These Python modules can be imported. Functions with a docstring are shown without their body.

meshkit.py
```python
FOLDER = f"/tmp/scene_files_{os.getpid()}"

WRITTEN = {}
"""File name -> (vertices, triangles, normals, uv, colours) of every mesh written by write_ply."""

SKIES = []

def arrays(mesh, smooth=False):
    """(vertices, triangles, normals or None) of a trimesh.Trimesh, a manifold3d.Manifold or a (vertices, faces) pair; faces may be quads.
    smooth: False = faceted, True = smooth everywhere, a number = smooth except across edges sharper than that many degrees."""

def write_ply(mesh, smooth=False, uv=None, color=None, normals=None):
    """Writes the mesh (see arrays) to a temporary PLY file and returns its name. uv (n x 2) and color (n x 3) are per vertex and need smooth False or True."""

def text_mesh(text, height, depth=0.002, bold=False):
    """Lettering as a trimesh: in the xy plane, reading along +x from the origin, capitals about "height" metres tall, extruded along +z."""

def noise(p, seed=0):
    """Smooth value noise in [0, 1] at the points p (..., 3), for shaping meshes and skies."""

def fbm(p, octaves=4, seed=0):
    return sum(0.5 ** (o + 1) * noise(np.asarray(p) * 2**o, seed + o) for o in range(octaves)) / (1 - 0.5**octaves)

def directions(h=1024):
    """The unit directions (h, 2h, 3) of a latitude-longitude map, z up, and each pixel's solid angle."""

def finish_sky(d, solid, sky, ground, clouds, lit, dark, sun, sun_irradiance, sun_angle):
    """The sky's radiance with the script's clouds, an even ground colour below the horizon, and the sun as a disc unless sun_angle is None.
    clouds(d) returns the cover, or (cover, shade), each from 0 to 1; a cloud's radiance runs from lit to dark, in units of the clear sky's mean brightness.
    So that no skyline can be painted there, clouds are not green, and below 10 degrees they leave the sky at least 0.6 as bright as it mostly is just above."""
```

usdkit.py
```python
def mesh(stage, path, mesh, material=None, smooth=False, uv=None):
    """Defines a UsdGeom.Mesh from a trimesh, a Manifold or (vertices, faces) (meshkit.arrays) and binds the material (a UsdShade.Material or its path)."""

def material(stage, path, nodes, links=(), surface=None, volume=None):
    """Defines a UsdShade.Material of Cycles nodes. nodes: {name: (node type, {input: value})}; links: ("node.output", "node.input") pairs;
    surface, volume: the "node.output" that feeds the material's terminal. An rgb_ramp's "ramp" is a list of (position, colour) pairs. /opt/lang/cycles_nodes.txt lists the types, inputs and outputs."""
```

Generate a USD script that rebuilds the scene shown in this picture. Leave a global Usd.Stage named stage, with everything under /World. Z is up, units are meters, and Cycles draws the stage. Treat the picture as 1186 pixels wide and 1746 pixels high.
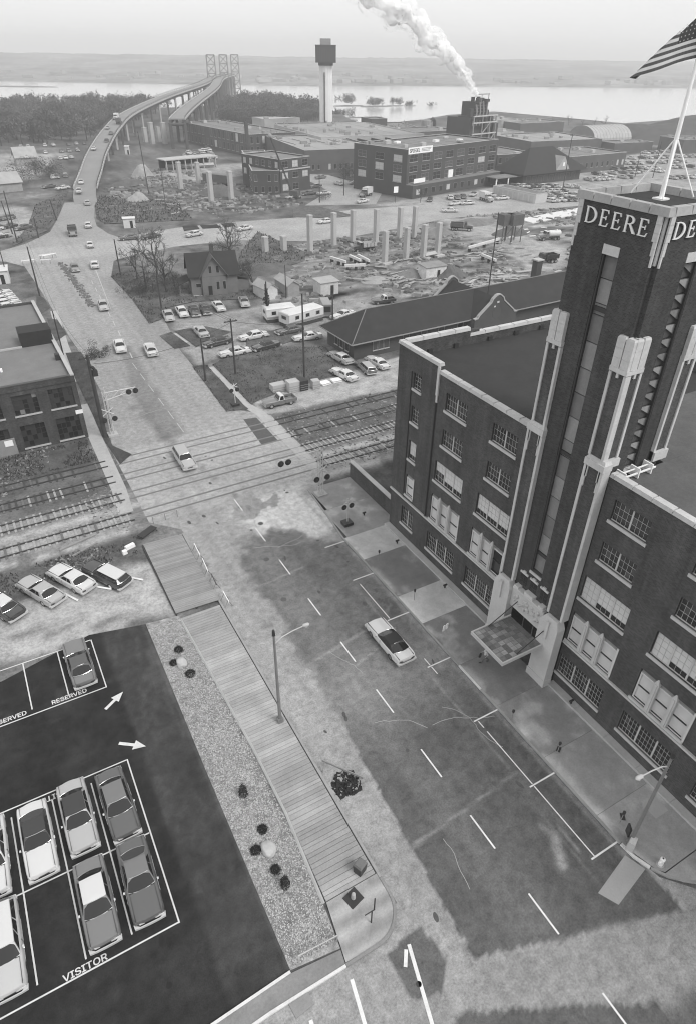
import math, random
import numpy as np, trimesh, shapely
import shapely.geometry as sg
from shapely import affinity
import manifold3d as m3
import usdkit, meshkit
from pxr import Usd, UsdGeom, UsdLux, UsdShade, Gf, Sdf, Vt

stage = Usd.Stage.CreateInMemory()
UsdGeom.SetStageUpAxis(stage, 'Z')
UsdGeom.Xform.Define(stage, '/World')
random.seed(7)
RNG = np.random.default_rng(7)

# ---------------------------------------------------------------- camera, sky, sun, exposure
PITCH, ROLL, YAW, EYE = 0.6145617, 0.01432846, 0.5209205, 44.0
cam = UsdGeom.Camera.Define(stage, '/World/camera')
cam.CreateHorizontalApertureAttr(24.0)
cam.CreateVerticalApertureAttr(24.0 * 1746 / 1186)
cam.CreateFocalLengthAttr(24.0 * 1114.3366 / 1186)
cam.CreateClippingRangeAttr(Gf.Vec2f(0.5, 30000))
cam.CreateExposureAttr(0.8)
_fw = np.array([math.sin(YAW) * math.cos(PITCH), math.cos(YAW) * math.cos(PITCH), -math.sin(PITCH)])
_r = np.array([math.cos(YAW), -math.sin(YAW), 0]); _u = np.cross(_r, _fw)
_r2 = math.cos(ROLL) * _r + math.sin(ROLL) * _u; _u2 = -math.sin(ROLL) * _r + math.cos(ROLL) * _u
cam.AddTransformOp().Set(Gf.Matrix4d(*_r2, 0, *_u2, 0, *(-_fw), 0, 0, 0, EYE, 1))

SUN_EL, SUN_DIR = math.radians(48), np.array([0.45, -0.9])
SUN_ROT = math.atan2(SUN_DIR[0], SUN_DIR[1])
sky_mat = usdkit.material(stage, '/World/Looks/sky', {
    't': ('texture_coordinate', {}),
    'sky': ('sky_texture', {'sky_type': 'single_scattering', 'sun_disc': False, 'sun_elevation': SUN_EL, 'sun_rotation': SUN_ROT, 'air_density': 1.0, 'aerosol_density': 3.0}),
    'bw': ('hsv', {'saturation': 0.0}),
    'map': ('mapping', {'scale': (1.0, 1.0, 2.6)}),
    'n': ('noise_texture', {'scale': 1.7, 'detail': 5, 'roughness': 0.5}),
    'ramp': ('rgb_ramp', {'ramp': [(0.3, (6.4 * 0.93,) * 3), (0.72, (6.4 * 1.05,) * 3)]}),
    'mix': ('mix_color', {'fac': 0.8}),
    'bg': ('background_shader', {'strength': 0.1})},
    [('sky.color', 'bw.color'), ('t.generated', 'map.vector'), ('map.vector', 'n.vector'), ('n.fac', 'ramp.fac'),
     ('bw.color', 'mix.a'), ('ramp.color', 'mix.b'), ('mix.result', 'bg.color')], surface='bg.background')
dome = UsdLux.DomeLight.Define(stage, '/World/sky')
UsdShade.MaterialBindingAPI.Apply(dome.GetPrim()).Bind(sky_mat)
dome.GetPrim().SetCustomDataByKey('kind', 'structure')
sun = UsdLux.DistantLight.Define(stage, '/World/sun')
sun.CreateNormalizeAttr(True); sun.CreateIntensityAttr(0.4); sun.CreateAngleAttr(25.0); sun.CreateColorAttr(Gf.Vec3f(1, 0.99, 0.98))
_d = np.array([*(SUN_DIR / np.linalg.norm(SUN_DIR) * math.cos(SUN_EL)), math.sin(SUN_EL)])
_z = Gf.Vec3d(*_d); _x = Gf.Cross(Gf.Vec3d(0, 0, 1), _z).GetNormalized(); _y = Gf.Cross(_z, _x)
sun.AddTransformOp().Set(Gf.Matrix4d(*_x, 0, *_y, 0, *_z, 0, 0, 0, 0, 1))

# ---------------------------------------------------------------- helpers
_names = {}
def numbered(parent, name):
    k = (parent, name); n = _names.get(k, 0); _names[k] = n + 1
    return f'{parent}/{name}' if n == 0 else f'{parent}/{name}_{n:03d}'
def tag(prim, label=None, cat=None, group=None, kind=None):
    for k, v in (('label', label), ('category', cat), ('group', group), ('kind', kind)):
        if v: prim.SetCustomDataByKey(k, v)
    return prim
def place(x, loc, rz=0.0):
    x.AddTranslateOp().Set(Gf.Vec3d(*[float(v) for v in (tuple(loc) + (0,))[:3]]))
    if rz: x.AddRotateZOp().Set(float(math.degrees(rz)))
def thing(name, label=None, cat=None, loc=(0, 0, 0), rz=0.0, group=None, kind=None, parent='/World'):
    p = numbered(parent, name); x = UsdGeom.Xform.Define(stage, p); place(x, loc, rz); tag(x.GetPrim(), label, cat, group, kind)
    return p
class MB:
    """collects shapes into one mesh"""
    def __init__(s): s.v = []; s.f = []; s.n = 0
    def add(s, v, f):
        v = np.asarray(v, float); f = np.asarray(f, int)
        if f.shape[1] == 4: f = np.vstack([f[:, [0, 1, 2]], f[:, [0, 2, 3]]])
        s.v.append(v); s.f.append(f + s.n); s.n += len(v); return s
    def tm(s, m): return s.add(m.vertices, m.faces)
    def man(s, m): k = m.to_mesh(); return s.add(k.vert_properties[:, :3], k.tri_verts)
    def box(s, x0, x1, y0, y1, z0, z1):
        v = [(x, y, z) for z in (z0, z1) for y in (y0, y1) for x in (x0, x1)]
        return s.add(v, [(0, 2, 3, 1), (4, 5, 7, 6), (0, 1, 5, 4), (1, 3, 7, 5), (3, 2, 6, 7), (2, 0, 4, 6)])
    def obox(s, c, size, rz=0.0, ch=0.0):
        hx, hy, hz = [k / 2 for k in size]; a, b = math.cos(rz), math.sin(rz)
        v = np.array([(x, y, z) for z in (-hz, hz) for y in (-hy, hy) for x in (-hx, hx)])
        if ch: v[4:, :2] *= [1 - ch / hx, 1 - ch / hy]
        w = np.stack([v[:, 0] * a - v[:, 1] * b, v[:, 0] * b + v[:, 1] * a, v[:, 2]], 1) + c
        return s.add(w, [(0, 2, 3, 1), (4, 5, 7, 6), (0, 1, 5, 4), (1, 3, 7, 5), (3, 2, 6, 7), (2, 0, 4, 6)])
    def tube(s, p, r, n=8, cap=True):
        p = np.asarray(p, float); r = np.broadcast_to(np.asarray(r, float), (len(p),))
        t = np.gradient(p, axis=0); t /= np.linalg.norm(t, axis=1, keepdims=True) + 1e-12
        ref = np.where(np.abs(t[:, 2:]) < 0.9, [[0, 0, 1.0]], [[1.0, 0, 0]])
        a = np.cross(t, ref); a /= np.linalg.norm(a, axis=1, keepdims=True) + 1e-12; b = np.cross(t, a)
        g = np.arange(n) * 2 * np.pi / n
        v = (p[:, None] + r[:, None, None] * (np.cos(g)[None, :, None] * a[:, None] + np.sin(g)[None, :, None] * b[:, None])).reshape(-1, 3)
        f = []
        for i in range(len(p) - 1):
            for j in range(n): f.append((i * n + j, i * n + (j + 1) % n, (i + 1) * n + (j + 1) % n, (i + 1) * n + j))
        s.add(v, f)
        if cap and n > 2:
            for base, o in ((0, 1), ((len(p) - 1) * n, -1)):
                s.f.append(np.array([(base, base + j, base + j + 1)[::o] for j in range(1, n - 1)]) + s.n - len(v))
        return s
    def bar(s, a, b, w, h=None):
        return s.tube([a, b], w / 2 * 1.414 if h is None else w, 4)
    def prism(s, poly, z0, z1):
        if poly.is_empty: return s
        for g in getattr(poly, 'geoms', [poly]):
            if g.area < 1e-9: continue
            m = trimesh.creation.extrude_polygon(g, z1 - z0, engine='earcut'); s.add(m.vertices + [0, 0, z0], m.faces)
        return s
    def wall(s, poly, x0, x1, axis='x'):
        """an outline in (y,z) [axis x] or (x,z) [axis y] given thickness"""
        for g in getattr(poly, 'geoms', [poly]):
            m = trimesh.creation.extrude_polygon(g, x1 - x0, engine='earcut'); v = m.vertices
            w = np.stack([v[:, 2] + x0, v[:, 0], v[:, 1]], 1) if axis == 'x' else np.stack([v[:, 0], v[:, 2] + x0, v[:, 1]], 1)
            s.add(w, m.faces if axis == 'x' else m.faces[:, ::-1])
        return s
    def quad(s, a, b, c, d): return s.add([a, b, c, d], [(0, 1, 2, 3)])
    def loft(s, rings, cap=True):
        n = len(rings[0]); v = np.concatenate(rings); f = []
        for i in range(len(rings) - 1):
            for j in range(n): f.append((i * n + j, i * n + (j + 1) % n, (i + 1) * n + (j + 1) % n, (i + 1) * n + j))
        s.add(v, f)
        if cap:
            for base, o in ((0, -1), ((len(rings) - 1) * n, 1)):
                s.f.append(np.array([(base, base + j, base + j + 1)[::o] for j in range(1, n - 1)]) + s.n - len(v))
        return s
    def move(s, loc=(0, 0, 0), rz=0.0):
        a, b = math.cos(rz), math.sin(rz); R = np.array([[a, -b, 0], [b, a, 0], [0, 0, 1]])
        s.v = [v @ R.T + np.array(loc, float) for v in s.v]; return s
    def arrays(s): return np.concatenate(s.v), np.concatenate(s.f)
    def build(s, parent, name, mat, smooth=False):
        p = numbered(parent, name)
        usdkit.mesh(stage, p, s.arrays(), mat, smooth=smooth); return p
def one(name, mb, mat, label=None, cat=None, group=None, kind=None, smooth=False):
    p = mb.build('/World', name, mat, smooth); tag(stage.GetPrimAtPath(p), label, cat, group, kind); return p

def rot2(x, y, a): return x * math.cos(a) - y * math.sin(a), x * math.sin(a) + y * math.cos(a)

# ---------------------------------------------------------------- materials (a black and white photograph: neutral greys)
_mats = {}
def g3(a): return (a, a, a)
def M(key, a=0.2, var=0.25, scale=0.6, fine=9.0, rough=0.85, bump=0.0, obj=False, spec=0.3, coat=0.0, metal=0.0):
    """grey with broad mottling and fine grain"""
    if key in _mats: return _mats[key]
    src = 't.object' if obj else 't.position'
    nodes = {'t': ('texture_coordinate', {}) if obj else ('geometry', {}),
             'n1': ('noise_texture', {'scale': scale, 'detail': 5, 'roughness': 0.6}), 'n2': ('noise_texture', {'scale': fine, 'detail': 3, 'roughness': 0.7}),
             'ad': ('mix_float', {'fac': 0.4}),
             'r': ('rgb_ramp', {'ramp': [(0.25, g3(a * (1 - var))), (0.75, g3(a * (1 + var)))]}),
             'p': ('principled_bsdf', {'roughness': rough, 'specular_ior_level': spec, 'coat_weight': coat, 'metallic': metal})}
    links = [(src, 'n1.vector'), (src, 'n2.vector'), ('n1.fac', 'ad.a'), ('n2.fac', 'ad.b'), ('ad.result', 'r.fac'), ('r.color', 'p.base_color')]
    if bump:
        nodes['b'] = ('bump', {'strength': 0.6, 'distance': bump}); links += [('n2.fac', 'b.height'), ('b.normal', 'p.normal')]
    _mats[key] = usdkit.material(stage, '/World/Looks/' + key, nodes, links, surface='p.BSDF'); return _mats[key]
def plain(key, a, rough=0.5, spec=0.5, coat=0.0, metal=0.0):
    if key not in _mats:
        _mats[key] = usdkit.material(stage, '/World/Looks/' + key, {'p': ('principled_bsdf', {'base_color': g3(a), 'roughness': rough, 'specular_ior_level': spec, 'coat_weight': coat, 'metallic': metal})}, surface='p.BSDF')
    return _mats[key]
def tone_mat(key, grain=0.35, fine=6.0, rough=0.9, bump=0.02, spec=0.25, mid=0.9):
    """albedo from the sheet's own 'tone' times mottling and grain"""
    if key not in _mats:
        _mats[key] = usdkit.material(stage, '/World/Looks/' + key, {
            'a': ('attribute', {'attribute': 'tone'}), 't': ('geometry', {}),
            'n1': ('noise_texture', {'scale': fine, 'detail': 4, 'roughness': 0.75}), 'n2': ('noise_texture', {'scale': mid, 'detail': 5, 'roughness': 0.6, 'distortion': 0.4}),
            'ad': ('mix_float', {'fac': 0.45}),
            'r': ('rgb_ramp', {'ramp': [(0.3, g3(1 - grain)), (0.7, g3(1 + grain))]}),
            'm': ('mix_color', {'blend_type': 'multiply', 'fac': 1.0, 'use_clamp': False}),
            'b': ('bump', {'strength': 0.5, 'distance': bump}),
            'p': ('principled_bsdf', {'roughness': rough, 'specular_ior_level': spec})},
            [('t.position', 'n1.vector'), ('t.position', 'n2.vector'), ('n1.fac', 'ad.a'), ('n2.fac', 'ad.b'), ('ad.result', 'r.fac'), ('a.color', 'm.a'), ('r.color', 'm.b'), ('m.result', 'p.base_color'),
             ('n1.fac', 'b.height'), ('b.normal', 'p.normal')], surface='p.BSDF')
    return _mats[key]
def brick(key, a, mortar, var=0.25):
    """coursed brick at true size (21 x 7.5 cm) on walls along x or y"""
    if key not in _mats:
        _mats[key] = usdkit.material(stage, '/World/Looks/' + key, {
            't': ('geometry', {}), 's': ('separate_xyz', {}), 'u': ('math', {'math_type': 'add'}), 'c': ('combine_xyz', {}),
            'k': ('brick_texture', {'color1': g3(a * (1 - var)), 'color2': g3(a * (1 + var)), 'mortar': g3(mortar), 'scale': 1.0, 'mortar_size': 0.006, 'mortar_smooth': 0.3, 'bias': -0.1, 'brick_width': 0.21, 'row_height': 0.075}),
            'n': ('noise_texture', {'scale': 0.35, 'detail': 6, 'roughness': 0.65}), 'r': ('rgb_ramp', {'ramp': [(0.3, g3(0.78)), (0.7, g3(1.25))]}),
            'm': ('mix_color', {'blend_type': 'multiply', 'fac': 1.0, 'use_clamp': False}),
            'mp': ('mapping', {'scale': (1.3, 1.3, 0.07)}), 'n3': ('noise_texture', {'scale': 1.0, 'detail': 5, 'roughness': 0.7}), 'r3': ('rgb_ramp', {'ramp': [(0.35, g3(0.8)), (0.6, g3(1.08)), (0.72, g3(1.3))]}), 'm3': ('mix_color', {'blend_type': 'multiply', 'fac': 1.0, 'use_clamp': False}),
            'b': ('bump', {'strength': 0.5, 'distance': 0.006, 'invert': True}), 'p': ('principled_bsdf', {'roughness': 0.9, 'specular_ior_level': 0.2})},
            [('t.position', 's.vector'), ('s.x', 'u.value1'), ('s.y', 'u.value2'), ('u.value', 'c.x'), ('s.z', 'c.y'), ('c.vector', 'k.vector'), ('t.position', 'n.vector'), ('n.fac', 'r.fac'),
             ('t.position', 'mp.vector'), ('mp.vector', 'n3.vector'), ('n3.fac', 'r3.fac'), ('k.color', 'm.a'), ('r.color', 'm.b'), ('m.result', 'm3.a'), ('r3.color', 'm3.b'), ('m3.result', 'p.base_color'), ('k.fac', 'b.height'), ('b.normal', 'p.normal')], surface='p.BSDF')
    return _mats[key]

GLASS = plain('dark_glass', 0.012, 0.06, 0.6)
CHROME = plain('chrome', 0.75, 0.18, 0.5, 0, 1.0)
WHITE = M('white_paint', 0.72, 0.08, 2, 20, 0.5)
STONE = M('pale_stone', 0.42, 0.24, 0.5, 5, 0.8, 0.01)
CONC = M('concrete', 0.36, 0.2, 0.35, 6, 0.9, 0.01)
POLE = M('creosoted_wood', 0.045, 0.3, 1.5, 8, 0.9)
BLACK = plain('black_iron', 0.02, 0.6)
RUBBER = plain('tyre_rubber', 0.02, 0.8)
STEEL = M('grey_steel', 0.22, 0.2, 1, 8, 0.55)
ROOFING = M('tar_roofing', 0.03, 0.3, 0.35, 4, 0.95, 0.02)
ROOFGREY = M('gravel_roofing', 0.16, 0.25, 0.25, 3, 0.95, 0.02)
PAINT = M('road_paint', 0.6, 0.22, 1.2, 11, 0.7)

def fbm2(x, y, s=1.0, seed=0, oct=4):
    return meshkit.fbm(np.stack([np.asarray(x) / s, np.asarray(y) / s, np.zeros_like(x) + seed * 7.3], -1), oct, seed)
def soft(x, y, poly, w=1.0, wob=0.0, ws=2.0, seed=0):
    """1 inside poly, 0 outside, edge width w wobbled by noise"""
    pts = shapely.points(x, y); shapely.prepare(poly)
    d = shapely.distance(pts, poly.boundary); d = np.where(shapely.contains_xy(poly, x, y), d, -d)
    if wob: d = d + (fbm2(x, y, ws, seed) - 0.5) * 2 * wob
    t = np.clip(d / w + 0.5, 0, 1); return t * t * (3 - 2 * t)
def blend(t, m, v): return t * (1 - m) + v * m
def P(*pts): return sg.Polygon(pts)
def R(x0, x1, y0, y1): return sg.box(x0, y0, x1, y1)

def sheet(parent, name, poly, xs, ys, tonefn, z, mat, zfn=None, kind=None, label=None, cat=None):
    """a grid-cut sheet with an albedo 'tone' at every vertex"""
    xs, ys = np.asarray(xs, float), np.asarray(ys, float); X, Y = np.meshgrid(xs, ys)
    ins = shapely.contains_xy(poly.buffer(1e-6), X, Y); nx = len(xs)
    c = ins[:-1, :-1].astype(int) + ins[1:, :-1] + ins[:-1, 1:] + ins[1:, 1:]
    j, i = np.nonzero(c == 4); a = j * nx + i
    f = np.stack([a, a + 1, a + nx + 1, a + nx], 1); f = np.vstack([f[:, [0, 1, 2]], f[:, [0, 2, 3]]])
    V = [np.stack([X.ravel(), Y.ravel()], 1)]; F = [f]; n = X.size
    for j, i in zip(*np.nonzero((c > 0) & (c < 4))):
        cut = poly.intersection(sg.box(xs[i], ys[j], xs[i + 1], ys[j + 1]))
        for g in getattr(cut, 'geoms', [cut]):
            if g.geom_type != 'Polygon' or g.area < 1e-5: continue
            vv, ff = trimesh.creation.triangulate_polygon(g, engine='earcut')
            e = vv[ff]; s = np.cross(e[:, 1] - e[:, 0], e[:, 2] - e[:, 0]); ff = np.where((s < 0)[:, None], ff[:, ::-1], ff)
            V.append(vv); F.append(ff + n); n += len(vv)
    V = np.concatenate(V); F = np.concatenate(F); used = np.unique(F); m = np.zeros(len(V), int); m[used] = np.arange(len(used)); V = V[used]; F = m[F]
    zz = np.full(len(V), float(z)) + (zfn(V[:, 0], V[:, 1]) if zfn else 0)
    p = numbered(parent, name)
    me = usdkit.mesh(stage, p, (np.column_stack([V, zz]), F), mat)
    t = np.clip(tonefn(V[:, 0], V[:, 1]), 0.005, 0.9)
    UsdGeom.PrimvarsAPI(me).CreatePrimvar('tone', Sdf.ValueTypeNames.Color3fArray, 'vertex').Set(Vt.Vec3fArray.FromNumpy(np.repeat(t[:, None], 3, 1).astype(np.float32)))
    if zfn: me.CreateNormalsAttr(); 
    tag(me.GetPrim(), label, cat, None, kind); return p
def steps(*spec):
    """(start, stop, step) runs joined"""
    out = [np.arange(a, b - 1e-6, s) for a, b, s in spec] + [[spec[-1][1]]]
    return np.unique(np.round(np.concatenate(out), 4))
# ---------------------------------------------------------------- ground, water, far hills
land = P((-700, -300), (900, -300), (1600, 380), (1270, 470), (629, 457), (560, 425), (484, 415), (478, 471), (465, 551), (397, 531), (352, 502), (308, 485), (288, 493), (302, 538),
         (325, 590), (328, 640), (310, 700), (270, 712), (200, 690), (165, 712), (60, 724), (-150, 800), (-700, 950))
second_street = P((39.73, 202.69), (58.30, 207.79), (77.02, 207.81), (96.07, 205.37), (119.68, 208.74), (141.84, 206.10), (164.07, 201.49), (188.26, 197.54), (214.72, 197.12), (271.03, 188.46), (240.16, 165.16), (196.92, 179.71), (160.66, 181.31), (140.05, 182.99), (123.38, 178.59), (100.13, 174.42), (86.90, 174.60), (68.27, 185.40), (51.38, 185.51), (34.28, 179.70))
branch_street = P((108.53, 222.07), (131.78, 213.29), (144.66, 230.17), (148.70, 254.85), (147.93, 278.86), (140.15, 286.03), (133.13, 271.82), (132.01, 256.38), (128.94, 243.13))
rough_yard = P((55, 128), (75, 172), (150, 183), (200, 178), (215, 120), (170, 108), (110, 108), (70, 120))
west_lot = P((-40, 47.9), (5.5, 47.9), (8.4, 47), (8.4, 60), (4, 59.5), (-2, 56.5), (-10, 55.5), (-40, 55))
east_drive = P((31, 81.5), (58, 80), (90, 80), (90, 92.5), (58, 91), (50, 89), (40, 88), (33, 86.5))
house_row = P((30, 113), (33, 131), (42, 128.5), (62, 127), (75, 122), (75, 112), (58, 105), (40, 110))
far_lots = [P((215, 170), (330, 190), (420, 260), (420, 300), (300, 262), (215, 225)), P((70, 280), (150, 300), (150, 330), (85, 325)), P((-60, 300), (35, 320), (60, 400), (-60, 420)), P((-60, 195), (20, 218), (28, 245), (20, 262), (-60, 270))]

def ground_tone(x, y):
    n = fbm2(x, y, 14, 1); n2 = fbm2(x, y, 3.2, 2, 5)
    t = 0.11 + 0.24 * (n - 0.5) + 0.22 * (n2 - 0.5)
    # river flats and far ground a little paler and more even
    t = blend(t, np.clip((np.hypot(x, y) - 260) / 200, 0, 1), 0.10 + 0.2 * (n - 0.5) + 0.14 * (n2 - 0.5))
    t = blend(t, soft(x, y, rough_yard, 8, 6, 12, 3), 0.12 + 0.62 * (fbm2(x + 4 * n2, y * 2.4, 9, 5, 5) - 0.46) + 0.3 * (n2 - 0.5))
    ring = np.hypot((x - 74) / 1.5, y - 146); t = blend(t, 0.5 * np.exp(-((ring - 9) / 6) ** 2), 0.11 + 0.1 * (np.sin(ring * 2.6 + 5 * n) > 0.2))
    t = blend(t, soft(x, y, west_lot, 1.2, 1.5, 3, 4), 0.30 + 0.2 * (n2 - 0.5))
    for k in range(16):
        cx, cy = -20 + 27 * ((k * 0.618) % 1), 48.5 + 8 * ((k * 0.37) % 1)
        t = blend(t, 0.6 * np.exp(-(((x - cx) / 0.9) ** 2 + ((y - cy) / 0.35) ** 2)), 0.10)
    # ballast of the railway
    bal = soft(x, y, R(-60, 130, 61.8, 80.5), 2, 1.2, 3, 6)
    t = blend(t, bal, 0.10 + 0.12 * (n2 - 0.5))
    for yc, w, a in ((62.5, 0.9, 0.3), (65.0, 1.6, 0.28), (67.3, 0.8, 0.33), (69.6, 1.2, 0.22)):
        t = blend(t, np.exp(-((y - yc + 1.2 * (n2 - 0.5)) / w) ** 2) * (0.4 + 0.6 * (fbm2(x, y, 6, 8) > 0.42)), a)
    t = blend(t, soft(x, y, R(-60, 8.5, 56.5, 61.5), 1.4, 1.5, 3, 9), 0.085 + 0.07 * (n2 - 0.5))
    t = blend(t, soft(x, y, R(-60, 8.2, 79, 87), 1.5, 1.2, 3, 10), 0.09 + 0.09 * (n2 - 0.5))
    t = blend(t, soft(x, y, east_drive, 1.2, 0.7, 3, 11), 0.30 + 0.12 * (n2 - 0.5))
    t = blend(t, soft(x, y, house_row, 1.5, 1.0, 3, 12), 0.22 + 0.14 * (n2 - 0.5))
    t = blend(t, soft(x, y, P((30, 104), (38, 107), (60, 104), (58, 112), (42, 113), (30, 114)), 1.2, 0.6, 3, 13), 0.23 + 0.12 * (n2 - 0.5))
    for k, q in enumerate(far_lots): t = blend(t, soft(x, y, q, 5, 4, 10, 14 + k), 0.25 + 0.3 * (n2 - 0.5))
    t = blend(t, soft(x, y, P((137.46, 184.25), (146.98, 179.62), (147.23, 137.74), (131.61, 121.84), (121.62, 122.68), (128.69, 143.30), (131.44, 168.32)), 3, 2, 5, 20), 0.28 + 0.2 * (n2 - 0.5))
    t = blend(t, soft(x, y, P((148.06, 215.37), (130.66, 211.46), (164.93, 192.68), (207.25, 189.82), (246.64, 230.08), (194.99, 223.95)), 3, 2, 6, 21), 0.27 + 0.2 * (n2 - 0.5))
    return t
land_open = land
xs = steps((-700, -60, 40), (-60, -24, 2), (-24, 60, 0.4), (60, 130, 1.0), (130, 280, 2.5), (280, 500, 8), (500, 1600, 40))
ys = steps((-300, -20, 40), (-20, 44, 4), (44, 92, 0.4), (92, 200, 0.8), (200, 300, 2.2), (300, 600, 8), (600, 1250, 25))
sheet('/World', 'ground', land_open, xs, ys, ground_tone, 0.0, tone_mat('ground_soil', 0.6, 3.0, 0.95, 0.03, 0.1, 0.5), kind='structure')
bank = MB(); xy = np.array(land.exterior.coords)
for a, b in zip(xy[:-1], xy[1:]): bank.quad((*a, -0.01), (*b, -0.01), (*b, -6), (*a, -6))
one('river_bank', bank, M('bank_mud', 0.16), kind='structure')

water_mat = usdkit.material(stage, '/World/Looks/river_water', {
    't': ('geometry', {}), 'n': ('noise_texture', {'scale': 0.25, 'detail': 4}), 'b': ('bump', {'strength': 0.25, 'distance': 0.15}),
    'p': ('principled_bsdf', {'base_color': g3(0.42), 'roughness': 0.12, 'ior': 1.33, 'specular_ior_level': 0.6})},
    [('t.position', 'n.vector'), ('n.fac', 'b.height'), ('b.normal', 'p.normal')], surface='p.BSDF')
one('river', MB().quad((-6000, 300, -5), (9000, 300, -5), (9000, 6000, -5), (-6000, 6000, -5)), water_mat, kind='structure')

# far bank: shore line to ridge, wooded slopes
shore = np.array([(-4000, 3600), (-1200, 2100), (138, 1453), (393, 1290), (603, 1165), (772, 1144), (1274, 944), (2400, 500), (5000, -400)], float)
s = np.linspace(0, len(shore) - 1, 240); SX = np.interp(s, range(len(shore)), shore[:, 0]); SY = np.interp(s, range(len(shore)), shore[:, 1])
rows = []
for q in np.linspace(0, 1, 26):
    k = 1 + 1.15 * q ** 1.3; x, y = SX * k, SY * k
    h = -5.2 + 3.5 * min(1, q / 0.04) + (27 + 12 * (fbm2(x, y, 700, 31) - 0.5)) * np.clip((q - 0.12) / 0.7, 0, 1) ** 1.2 + (7 * (fbm2(x, y, 90, 32) - 0.5) + 5 * (fbm2(x, y, 25, 33) - 0.5)) * min(1, q / 0.1)
    if q > 0.97: h = h * 0 - 20
    rows.append(np.stack([x, y, h], 1))
V = np.concatenate(rows); n = len(s)
F = np.array([(i * n + j, i * n + j + 1, (i + 1) * n + j + 1, (i + 1) * n + j) for i in range(25) for j in range(n - 1)])
one('hills', MB().add(V, F), M('wooded_hills', 0.18, 0.95, 0.006, 0.03, 0.95), kind='structure')
r_ = np.random.default_rng(3); mb = MB()
for k in range(90):
    i = int(r_.uniform(60, 190)); q = r_.uniform(0.02, 0.28); kk = 1 + 1.15 * q ** 1.3
    w, d, h = r_.uniform(8, 30), r_.uniform(8, 16), r_.uniform(3, 7)
    row = int(round(q * 25)); z = rows[row][i][2]
    mb.obox((SX[i] * kk, SY[i] * kk, z + h / 2), (w, d, h), r_.uniform(-0.6, 0.2))
p = one('town', mb, M('far_town_walls', 0.3, 0.4, 0.01, 0.05), 'low pale buildings of the town spread along the far river shore', 'town', kind='stuff')

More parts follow.
